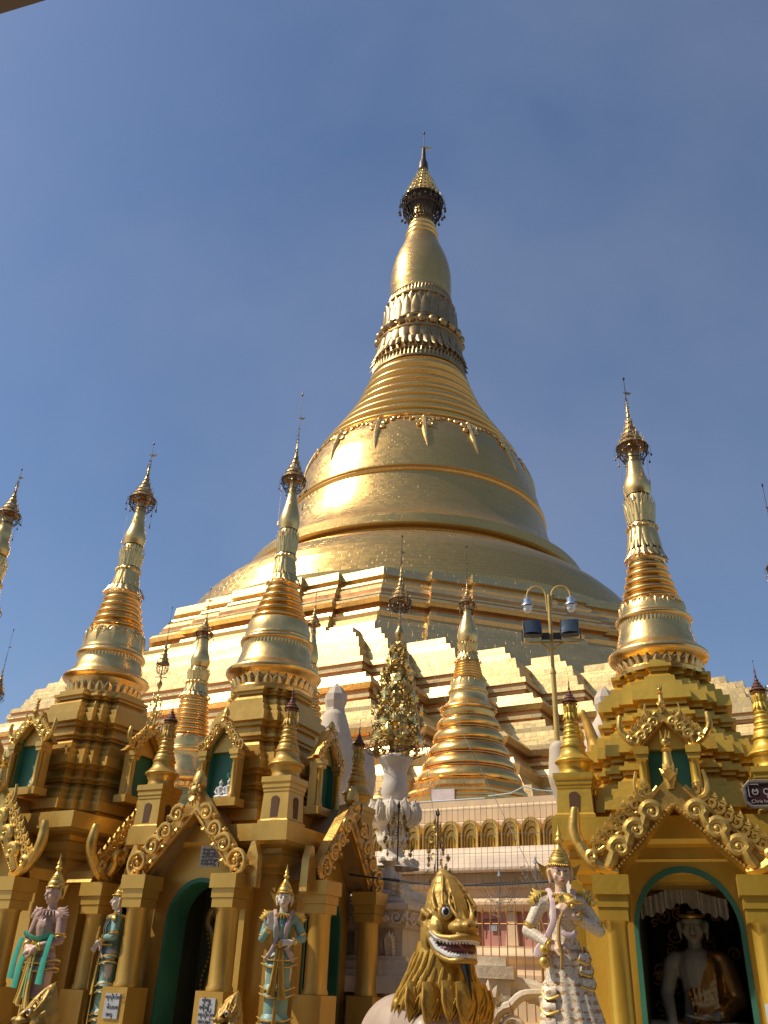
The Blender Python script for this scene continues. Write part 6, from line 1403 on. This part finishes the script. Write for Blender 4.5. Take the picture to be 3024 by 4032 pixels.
cn = thing('white_canopy', 'white fringed cloth canopy hanging above the Buddha', 'canopy', in_s3(-0.05, -0.42, 2.34), rad(-20))
m = MB(); n = 61; top = []; bot = []
for i in range(n):
    t = i / (n - 1); x = -0.40 + 0.80 * t; zt = 0.10 + 0.14 * (1 - abs(2 * t - 1)) ** 1.6; top.append((x, -0.02 * sin(i * 1.7), zt)); bot.append((x, -0.035 * sin(i * 1.7), zt - 0.17 - 0.015 * sin(i * 0.9) + 0.0))
m.add(top + bot, [(i, n + i, n + i + 1, i + 1) for i in range(n - 1)]); m.add([(x, y + 0.01, z) for x, y, z in top + bot], [(i + 1, n + i + 1, n + i, i) for i in range(n - 1)])
m.build('fringe', mat('translucent white cloth', (0.55, 0.55, 0.52), 0, 0.8), cn)
m = MB(); m.tube([(0, 0, 0.24), (0, 0, 0.40)], 0.006, 5); m.build('string', WHT, cn)

# ------------------------------------------------------------------ lion (chinthe)
LG = mat('old gold paint on stucco', (0.42, 0.25, 0.045), 0.35, 0.46, dirt=(0.16, 0.10, 0.03), dirt_amt=0.6, nscale=5, bump=0.2, bscale=30)
LG2 = mat('yellow gilt mane', (0.46, 0.27, 0.04), 0.4, 0.40, dirt=(0.10, 0.05, 0.02), dirt_amt=0.7, nscale=6, bump=0.2, bscale=30)
LB = mat('pinkish grey painted body', (0.40, 0.30, 0.22), 0, 0.5, dirt=(0.22, 0.17, 0.13), nscale=3)
def lion(name, label, loc, yaw, s, body=True, group=None, vox=0.011):
    t_ = thing(name, label, 'lion statue', loc, yaw, group); t_.scale = (s, s, s)
    m = MB()
    m.ball((0, 0.06, 0.42), (0.26, 0.27, 0.27), 20, 14)
    chain(m, [(0, 0.05, 0.48), (0, 0.07, 0.62), (0, 0.10, 0.74), (0, 0.135, 0.85), (0, 0.17, 0.94)], [0.255, 0.215, 0.155, 0.085, 0.02], 20)
    for sx in (-1, 1):
        m.ball((sx * 0.18, 0.0, 0.32), (0.11, 0.16, 0.15), 12, 10); m.ball((sx * 0.145, -0.14, 0.475), (0.085, 0.08, 0.09), 12, 10)
        # lips curving up into the cheek, upper and lower
        m.tube(smooth_line([(0, -0.40, 0.26), (sx * 0.10, -0.375, 0.255), (sx * 0.18, -0.26, 0.245), (sx * 0.235, -0.12, 0.27), (sx * 0.265, -0.02, 0.35)], 4), 0.030, 8)
        m.tube(smooth_line([(0, -0.34, 0.045), (sx * 0.09, -0.32, 0.045), (sx * 0.16, -0.22, 0.05), (sx * 0.225, -0.10, 0.12), (sx * 0.265, -0.02, 0.29)], 4), 0.030, 8)
        m.tube(smooth_line([(sx * 0.05, -0.335, 0.40), (sx * 0.10, -0.29, 0.46), (sx * 0.12, -0.205, 0.56), (sx * 0.09, -0.14, 0.68)], 4), [0.022] * 5 + [0.018] * 5 + [0.010] * 3, 8)
        m.tube(smooth_line([(sx * 0.20, -0.20, 0.54), (sx * 0.18, -0.15, 0.62), (sx * 0.13, -0.07, 0.75), (sx * 0.07, 0.03, 0.86)], 4), [0.020] * 6 + [0.012] * 7, 8)
        m.tube(smooth_line([(sx * 0.24, -0.12, 0.50), (sx * 0.235, -0.05, 0.60), (sx * 0.185, 0.03, 0.72), (sx * 0.10, 0.09, 0.85)], 4), [0.022] * 6 + [0.012] * 7, 8)
        m.tube([(a, b, c) for a, b, c in [(sx * 0.25, -0.02, 0.44), (sx * 0.29, 0.05, 0.5), (sx * 0.28, 0.1, 0.42), (sx * 0.25, 0.06, 0.36)]], 0.035, 8)
        m.ball((sx * 0.045, -0.425, 0.36), (0.035, 0.03, 0.03), 10, 8)
        for k in range(3): m.tube(smooth_line([(sx * (0.24 + 0.012 * k), -0.02 + 0.05 * k, 0.42), (sx * (0.275), 0.0 + 0.05 * k, 0.30), (sx * 0.255, 0.02 + 0.04 * k, 0.16), (sx * 0.19, -0.04 + 0.04 * k, 0.05 - 0.02 * k)], 4), 0.02, 7)
    m.ball((0, -0.27, 0.345), (0.165, 0.15, 0.085), 16, 10); m.ball((0, -0.39, 0.36), (0.085, 0.055, 0.055), 12, 8)
    m.ball((0, -0.17, 0.045), (0.155, 0.18, 0.038), 14, 8)
    for k in range(-2, 3): m.tube(smooth_line([(k * 0.035, -0.30 + 0.02 * abs(k), 0.43), (k * 0.034, -0.225, 0.54), (k * 0.032, -0.15, 0.67), (k * 0.018, -0.02, 0.82), (0, 0.10, 0.92)], 4), [0.016 - 0.0006 * q for q in range(17)], 7)
    chain(m, [(0, 0.09, 0.30), (0, 0.14, 0.06), (0, 0.20, -0.16)], [0.25, 0.26, 0.33], 18)
    remesh(m, 'head', LG, t_, vox, 1)
    # mouth
    m = MB(); m.ball((0, -0.11, 0.155), (0.215, 0.215, 0.105), 16, 10); m.build('mouth', mat('dark red mouth', (0.14, 0.035, 0.03), 0, 0.5), t_)
    m = MB(); m.ball((0.0, -0.22, 0.125), (0.08, 0.10, 0.03), 12, 8); m.build('tongue', mat('red tongue', (0.38, 0.12, 0.10), 0, 0.4), t_)
    def arcp(t, top):
        pts = [(0, -0.375), (0.10, -0.35), (0.178, -0.265), (0.238, -0.14), (0.262, -0.06)] if top else [(0, -0.335), (0.09, -0.31), (0.158, -0.24), (0.225, -0.13), (0.258, -0.06)]
        zz_ = [0.225, 0.222, 0.215, 0.24, 0.30] if top else [0.085, 0.088, 0.10, 0.16, 0.25]
        q = abs(t) * 4; i = min(3, int(q)); f = q - i; sg = 1 if t >= 0 else -1
        return (sg * (pts[i][0] * (1 - f) + pts[i + 1][0] * f), pts[i][1] * (1 - f) + pts[i + 1][1] * f, zz_[i] * (1 - f) + zz_[i + 1] * f)
    for top in (True, False):
        m = MB(); nn = 26
        for k in range(nn + 1):
            t = -1 + 2 * k / nn; x, y, z = arcp(t * 0.98, top); m.ball((x, y, z), (0.017, 0.014, 0.034 if top else 0.028), 6, 5)
        m.build('teeth', mat('chalky white teeth', (0.62, 0.60, 0.56), 0, 0.45), t_)
        m = MB(); m.tube([(lambda p: (p[0], p[1] + 0.006, p[2] + (0.012 if top else -0.008)))(arcp(-1 + 2 * k / 24, top)) for k in range(25)], 0.024, 7); m.build('gum', WHT, t_)
    for sx in (-1, 1):
        m = MB(); m.M = T(sx * 0.165, -0.195, 0.49, rz=sx * rad(28)); m.ball((0, 0, 0), (0.052, 0.035, 0.052), 14, 10); e = m.build('eye', WHT, t_)
        m = MB(); m.M = T(sx * 0.165, -0.195, 0.49, rz=sx * rad(28)); m.ball((0, -0.020, -0.002), (0.034, 0.021, 0.038), 12, 8); m.build('pupil', INK, e)
        m = MB(); m.M = T(sx * 0.165, -0.20, 0.49, rz=sx * rad(28)); m.tube([(0.062 * cos(a), -0.004, 0.062 * sin(a)) for a in [2 * pi * k / 16 for k in range(17)]], 0.013, 6, False); m.build('eye_rim', LG2, e)
        m = MB(); m.ball((sx * 0.045, -0.455, 0.352), (0.014, 0.008, 0.013), 8, 6); m.build('nostril', INK, t_)
    # mane of pointed feathers in rows
    m = MB(); m.loft([[(r * cos(a), 0.14 + oy + r * sin(a), z) for a in [2 * pi * i / 40 for i in range(40)]] for r, z, oy in ((0.455, -0.36, 0.10), (0.43, -0.28, 0.08), (0.37, -0.14, 0.05), (0.32, 0.0, 0.02), (0.285, 0.12, 0.0), (0.26, 0.22, 0))], (False, False))
    rows = ((0.285, 0.12, 0.24, 26, 0.00), (0.32, -0.02, 0.26, 26, .5), (0.37, -0.15, 0.28, 26, 0))
    for r, z, l, n, ph in rows:
        for i in range(n):
            a = 2 * pi * (i + ph) / n; c, s_ = cos(a), sin(a)
            if s_ < -0.75 and z > 0.05: continue
            cz_ = [(0.22, .26, 0), (0.12, .285, 0), (0, .32, .02), (-0.14, .37, .05), (-0.28, .43, .08), (-0.36, .455, .10), (-0.5, .5, .11)]
            pts = []
            for q in range(6):
                zq = z - l * q / 5; j = max(k for k in range(6) if cz_[k][0] >= zq or k == 0); f = (cz_[j][0] - zq) / (cz_[j][0] - cz_[j + 1][0]); rr = cz_[j][1] * (1 - f) + cz_[j + 1][1] * f; oy = cz_[j][2] * (1 - f) + cz_[j + 1][2] * f; aa = a + 0.10 * q / 5 * (1 if c > 0 else -1)
                pts.append((rr * cos(aa), 0.14 + oy + rr * sin(aa), zq))
            m.tube(pts, [0.012, 0.022, 0.026, 0.024, 0.018, 0.004], 6)
    m.build('mane', LG2, t_)
    m = MB()
    for (x, y, z, l, wd) in ((0, -0.31, -0.20, 0.40, 0.12), (-0.15, -0.27, -0.20, 0.30, 0.10), (0.15, -0.27, -0.20, 0.30, 0.10), (-0.29, -0.15, -0.22, 0.36, 0.11), (0.29, -0.15, -0.22, 0.34, 0.10), (-0.39, 0.03, -0.22, 0.28, 0.09), (0.39, 0.03, -0.22, 0.32, 0.09)):
        m.tube([(x, y + 0.05, z + 0.06), (x * 1.05, y, z - l * 0.3), (x * 1.12, y - 0.01, z - l * 0.7), (x * 1.15, y, z - l)], [wd * 0.8, wd, wd * 0.65, 0.004], 10, flat=0.45)
        for sx in (-1, 0, 1): m.tube([(x * 1.0 + sx * wd * 0.9, y + 0.0, z + 0.02), (x * 1.06 + sx * wd * 1.0, y - 0.03, z - l * 0.35), (x * 1.12 + sx * wd * 0.6, y - 0.035, z - l * 0.72), (x * 1.15, y - 0.01, z - l * 1.02)], [0.012, 0.015, 0.012, 0.004], 5)
        for k in (0.3, 0.55): m.tube([(x * 1.06 - wd * .6, y - 0.035, z - l * k + .03), (x * 1.08, y - 0.055, z - l * (k + .16)), (x * 1.06 + wd * .6, y - 0.035, z - l * k + .03)], 0.010, 5)
    m.build('chest_leaves', LG2, t_)
    m = MB(); m.tube(smooth_line([(0, -0.30, 0.02), (0.0, -0.335, -0.06), (0.01, -0.355, -0.16), (0.03, -0.37, -0.30)], 4), [0.055, 0.054, 0.05, 0.046, 0.042, 0.036, 0.031, 0.026, 0.022, 0.017, 0.012, 0.007, 0.002], 8); m.build('beard', INK, t_)
    m = MB(); m.tube([(0, 0.17, 0.90), (0, 0.18, 0.97)], [0.02, 0.002], 6); m.build('crest_tip', HEM, t_)
    if body:
        m = MB(); m.ball((0, 0.30, -0.62), (0.46, 0.52, 0.56), 20, 14); m.ball((0, 0.95, -0.75), (0.42, 0.75, 0.5), 20, 14); chain(m, [(-0.28, -0.05, -0.6), (-0.30, -0.12, -1.2)], [0.19, 0.15]); chain(m, [(0.28, -0.05, -0.6), (0.30, -0.12, -1.2)], [0.19, 0.15]); cap(m, (0, 0.15, -0.15), (0, 0.3, -0.6), 0.30, 0.42)
        for sx in (-1, 1): m.ball((sx * 0.30, -0.22, -1.28), (0.17, 0.24, 0.10), 12, 8)
        remesh(m, 'body', LB, t_, 0.03, 6)
        m = MB(); m.box(-0.6, 0.6, -0.55, 1.7, -1.85, -1.38); m.build('plinth', CREAM, t_, smooth=0)
        m = MB(); m.tube(spiral(-0.42, -0.36, 0.06, -1, 1.4, y=0.30), 0.028, 7); m.build('gilt_curl', HEM, t_)
    return t_
LX, LY = 9.15 * sin(rad(5.0)), 9.15 * cos(rad(5.0))
lion('guardian_lion', 'big gold lion statue with open toothy mouth, tall crest and black beard', (LX, LY, 1.80), rad(26), 0.92)
sm = lion('small_lion', 'small dark gold lion head with staring eye, beside the notice on the middle column base', (9.9 * sin(rad(-7.6)), 9.9 * cos(rad(-7.6)), 1.12), rad(-48), 0.42, body=True, vox=0.016)
sm2 = copy_tree(sm); sm2.location = (8.6 * sin(rad(-17.9)), 8.6 * cos(rad(-17.9)), 1.10); sm2.rotation_euler.z = rad(-65); sm2.scale = (0.46, 0.46, 0.46); sm2['label'] = 'small bright gold lion figure in front of the pink guardian\'s feet'

# ------------------------------------------------------------------ white double-bodied figures behind
def white_figure(label, head_az, head_tan, rump_az, rump_tan, d, side, low, rd=None):
    hx, hy = d * sin(rad(head_az)), d * cos(rad(head_az)); zt = 1.6 + head_tan * d
    t_ = thing('stone_figure', label, 'statue', (hx, hy, 0), rad(-10 * side))
    m = MB()
    m.loft([ell(r, z, 0.9, 0, 8) for r, z in ((0.34, zt - 1.15), (0.25, zt - 0.78), (0.22, zt - 0.62), (0.27, zt - 0.46), (0.26, zt - 0.30), (0.16, zt - 0.14), (0.01, zt))]); m.build('pointed_hood', STONE_CLEAN, t_, smooth=12)
    rd = rd or d
    rx, ry = rd * sin(rad(rump_az)), rd * cos(rad(rump_az)); L_ = Vector((rx - hx, ry - hy, 0)); rz_ = 1.6 + rump_tan * rd
    a = -rad(-10 * side); c, s_ = cos(a), sin(a); lx, ly = L_.x * c - L_.y * s_, L_.x * s_ + L_.y * c
    m = MB(); chain(m, [(0, 0, zt - 0.9), (lx * 0.08, 0, zt - 1.5), (lx * 0.2, 0, zt - 2.3), (lx * 0.1, 0, low)], [0.30, 0.42, 0.55, 0.6], 18)
    remesh(m, 'body', STONE_CLEAN, t_, 0.03, 3)
    m = MB(); q = [(lx * 1.0, ly, rz_ - 0.22), (lx * 0.98, ly, rz_ - 0.7), (lx * 0.92, ly, rz_ - 1.2), (lx * 0.85, ly, low)]; chain(m, q, [0.17, 0.26, 0.25, 0.35], 16)
    remesh(m, 'rump', STONE_CLEAN, t_, 0.03, 2)
    m = MB(); m.tube(spiral(0.03 * side, zt - 1.28, 0.20, 0, 1.6, y=-0.41), [0.028 * (1 - 0.4 * k / 18) for k in range(19)], 6); m.tube(spiral(-0.1 * side, zt - 1.62, 0.14, 2, -1.4, y=-0.45), 0.02, 6); leaf_fan(m, 0, zt - 1.5, pi / 2, 0.3, -0.42, 5, 0.5, 0.1); m.build('carved_scroll', STONE_CLEAN, t_)
    m = MB(); m.box(-0.9, 0.9, -0.8, 0.8, 0.002, low - 0.3); m.build('base', STONE, t_, smooth=0)
    return t_
white_figure('white stone figure with pointed hood, between turreted shrine and the gold leaf tree', -2.73, 0.3166, -0.46, 0.2439, 20.0, 1, 4.4)
white_figure('white stone figure with pointed hood, beside the left side of the right shrine tower', 15.27, 0.3155, 12.06, 0.2568, 20.0, -1, 4.4, rd=16.0)
# golden swan-like figure
gx, gy = 12.5 * sin(rad(14.2)), 12.5 * cos(rad(14.2))
gsw = thing('golden_swan', 'golden swan-necked winged figure between turret and tower of the right shrine', 'statue', (gx, gy, 0), rad(-15))
m = MB(); z0 = 1.6 + 12.5 * 0.285
chain(m, [(-0.16, 0, z0 - 0.05), (-0.10, 0, z0 + 0.0), (-0.05, 0, z0 - 0.12), (0.02, 0, z0 - 0.40), (0.12, 0, z0 - 0.75)], [0.03, 0.055, 0.06, 0.09, 0.2], 12); m.ball((0.25, 0, z0 - 0.8), (0.26, 0.2, 0.22), 14, 10); m.ball((0.05, 0.05, z0 - 1.2), (0.3, 0.25, 0.4), 14, 10)
remesh(m, 'body', mat('orange gold paint', (0.62, 0.33, 0.05), 0.4, 0.45), gsw, 0.018, 3)
m = MB(); m.tube(smooth_line([(-0.10, -0.05, z0 - 0.95), (-0.17, -0.05, z0 - 0.65), (-0.16, -0.05, z0 - 0.35), (-0.14, -0.05, z0 - 0.22)], 4), [0.09] * 5 + [0.06] * 5 + [0.03, 0.02, 0.004], 8, flat=0.5); m.build('wing', GOLD_PAINT_B, gsw)
m = MB(); m.box(-0.4, 0.5, -0.3, 0.4, 0.002, z0 - 1.3); m.build('base', GOLD_PAINT_B, gsw, smooth=0)
# weathered scroll stones right of the lion
sc_ = thing('scroll_stone', 'weathered grey white stone with big spiral volutes, right of the lion', 'carved stone', (10.2 * sin(rad(8.4)), 10.2 * cos(rad(8.4)), 0), rad(-12))
m = MB(); m.box(-0.62, 0.95, -0.1, 0.6, 0.003, 1.30); m.box(-0.55, 0.02, -0.06, 0.5, 1.303, 1.72); m.box(-0.60, 0.06, -0.10, 0.54, 1.723, 1.84); m.box(-0.50, -0.02, -0.02, 0.46, 1.843, 1.93); m.build('block', STONE, sc_, smooth=0)
for (x, z, r, hnd) in ((0.02, 1.28, 0.20, 1), (0.50, 1.22, 0.22, -1), (-0.42, 1.22, 0.13, -1)):
    m = MB(); m.tube(spiral(x, z, r, pi * 0.5, 1.7 * hnd, y=-0.16, r1=r * 0.12, n=30), [0.055 * (1 - 0.6 * k / 30) for k in range(31)], 8); m.ball((x, -0.17, z), 0.05, 8, 6)
    m.tube(smooth_line([(x, -0.14, z + r), (x + 0.12, -0.12, z + r + 0.10), (x + 0.3 * hnd, -0.05, z + r + 0.12)], 4), 0.05, 8); m.build('volute', STONE, sc_)
m = MB(); m.tube(smooth_line([(-0.1, 0.1, 1.66), (0.25, 0.12, 1.62), (0.48, 0.12, 1.50), (0.62, 0.1, 1.36), (0.8, 0.1, 1.5), (0.95, 0.1, 1.62)], 5), 0.11, 10); leaf_fan(m, -0.2, 1.45, pi / 2, 0.26, -0.12, 7, 0.4); m.build('leaf_scroll', STONE, sc_)
# naga-like gilded figure behind the middle column
nx_, ny_ = 11.75 * sin(rad(-9.05)), 11.9 * cos(rad(-9.05))
ng = thing('dragon_ornament', 'dark gold dragon ornament coiling in the shade behind the middle column', 'ornament', (nx_, ny_, 0), rad(-28))
m = MB(); m.tube(smooth_line([(0.0, 0, 1.0), (-0.05, 0, 1.4), (0.03, 0, 1.8), (-0.04, 0, 2.1), (-0.11, 0, 2.2), (-0.10, 0, 2.32), (-0.03, 0, 2.38), (0.02, 0, 2.30)], 5), [0.03 + 0.0009 * k for k in range(36)], 8)
for k in range(26): m.ball((-0.04 + 0.04 * sin(k * .5) - 0.04, -0.02, 1.1 + 0.05 * k), 0.018, 5, 4)
m.build('coil', mat('sooty dark gilding', (0.20, 0.12, 0.03), 0.6, 0.45, nscale=9), ng)  # dark gold tone with slight random variation

# ------------------------------------------------------------------ written signs
def text_mesh(parent, s_, size, loc, material, name='lettering', rz=0.0, sx=1.0, align='LEFT'):
    cu = bpy.data.curves.new('t', 'FONT'); cu.body = s_; cu.size = size; cu.extrude = 0.002; cu.align_x = align
    o = bpy.data.objects.new('t', cu); COL.objects.link(o); dg = bpy.context.evaluated_depsgraph_get(); dg.update()
    me = bpy.data.meshes.new_from_object(o.evaluated_get(dg)); bpy.data.objects.remove(o); me.name = name
    me.transform(Matrix.Translation(loc) @ Matrix.Rotation(pi / 2, 4, 'X') @ Matrix.Diagonal((sx, 1, 1, 1))); me.materials.clear(); me.materials.append(material)
    p = bpy.data.objects.new(name, me); COL.objects.link(p); p.parent = parent; return p
def board(label, loc, yaw, w_, h, lines, paint, ink, size, cat='sign', frame=None, tilt=0.0):
    t_ = thing('notice_board', label, cat, loc, yaw)
    m = MB(); m.box(-w_ / 2, w_ / 2, 0, 0.02, 0, h); m.build('panel', paint, t_, smooth=0)
    if frame:
        m = MB(); c = 0.05
        pts = [(-w_ / 2 + c, 0), (w_ / 2 - c, 0), (w_ / 2, c), (w_ / 2, h - c), (w_ / 2 - c, h), (-w_ / 2 + c, h), (-w_ / 2, h - c), (-w_ / 2, c), (-w_ / 2 + c, 0)]
        m.tube([(x, 0.0, z) for x, z in pts], 0.018, 7, False); m.build('frame', frame, t_)
    for (s_, sz, x, z) in lines: text_mesh(t_, s_, sz, (x, -0.004, z), ink)
    return t_
GREYP = mat('grey stone plaque', (0.12, 0.10, 0.09), 0, 0.6, nscale=6); PAPER = mat('white glazed notice', (0.40, 0.42, 0.44), 0, 0.3, nscale=4); INK2 = mat('dark lettering', (0.05, 0.045, 0.05), 0, 0.5); SILV = mat('silver lettering', (0.60, 0.56, 0.50), 0.4, 0.4)
my = ['\u1010\u102d\u102f\u1000\u103b\u1031\u102c\u1004\u103a', '\u1001\u101b\u102e\u1038\u1019\u103c\u102d\u102f\u1037', '\u1000\u102f\u101e\u102d\u102f\u101c\u103a\u1010\u1031\u102c\u103a', '\u1021\u101c\u103e\u1030\u101b\u103e\u1004\u103a', '\u1019\u102d\u101e\u102c\u1038\u1005\u102f']
def s2p(x, y, z):
    c, s_ = cos(rad(-26.5)), sin(rad(-26.5)); return (-1.555 + x * c - y * s_, 12.54 + x * s_ + y * c, z)
def s1p(x, y, z):
    x *= 1.11; y *= 1.11; c, s_ = cos(rad(-30)), sin(rad(-30)); return (-4.289 + x * c - y * s_, 13.312 + x * s_ + y * c, z)
b_ = board('dark maroon name board with silver Burmese and English writing on the right turret', in_s3(0.88, -1.16, 3.12), rad(-20), 0.52, 0.22, [
    ('\u1017', 0.095, -0.205, 0.105), ('\u1010\u102c', 0.095, -0.11, 0.105), ('\u1019', 0.05, -0.085, 0.075), ('\u101e', 0.095, 0.045, 0.105), ('Chris holding E', 0.042, -0.215, 0.035)], mat('dark maroon enamel', (0.045, 0.016, 0.016), 0, 0.35), SILV, 0.1, frame=mat('beaded silver frame', (0.24, 0.21, 0.17), 0.5, 0.4, nscale=30))
m = MB(); m.tube([(-0.225, -0.008, 0.195), (-0.225, -0.008, 0.09), (-0.21, -0.008, 0.085)], 0.004, 5); m.tube([(-0.225, -0.008, 0.195), (-0.14, -0.008, 0.195), (-0.14, -0.008, 0.185)], 0.004, 5); m.build('lettering', SILV, b_)
board('grey stone plaque with lines of Burmese writing, above the middle green arch', s2p(0.26, -1.385, 2.80), rad(-26.5), 0.28, 0.24, [(my[i % 5] + my[(i + 2) % 5], 0.034, -0.12, 0.19 - 0.04 * i) for i in range(5)], GREYP, INK2, 0.03)
board('white notice with dark writing on the base of the middle column', s2p(0.66, -1.64, 1.18), rad(-26.5), 0.21, 0.25, [(my[0][:5], 0.045, -0.07, 0.22), (my[1] , 0.05, -0.1, 0.15), (my[2][:9], 0.05, -0.1, 0.08), (my[3], 0.05, -0.1, 0.015)], PAPER, INK2, 0.03)
board('white notice on the column base behind the green guardian at left', s2p(-0.66, -1.64, 1.18), rad(-26.5), 0.21, 0.25, [(my[2], 0.05, -0.1, 0.2), (my[4][:6], 0.05, -0.06, 0.10), (my[3][:4], 0.045, -0.06, 0.03)], PAPER, INK2, 0.03)
board('white notice on the base of the leftmost column', s1p(0.60, -1.49, 1.16), rad(-30), 0.2, 0.24, [(my[1], 0.04, -0.09, 0.16), (my[3], 0.04, -0.09, 0.08)], PAPER, INK2, 0.03)
board('framed white notice with bold dark writing on the rightmost column', in_s3(0.62, -1.50, 1.32), rad(-20), 0.24, 0.28, [(my[i], 0.055, -0.10, 0.20 - 0.06 * i) for i in range(4)], WHT, mat('dark red lettering', (0.08, 0.02, 0.02), 0, 0.5), 0.03)
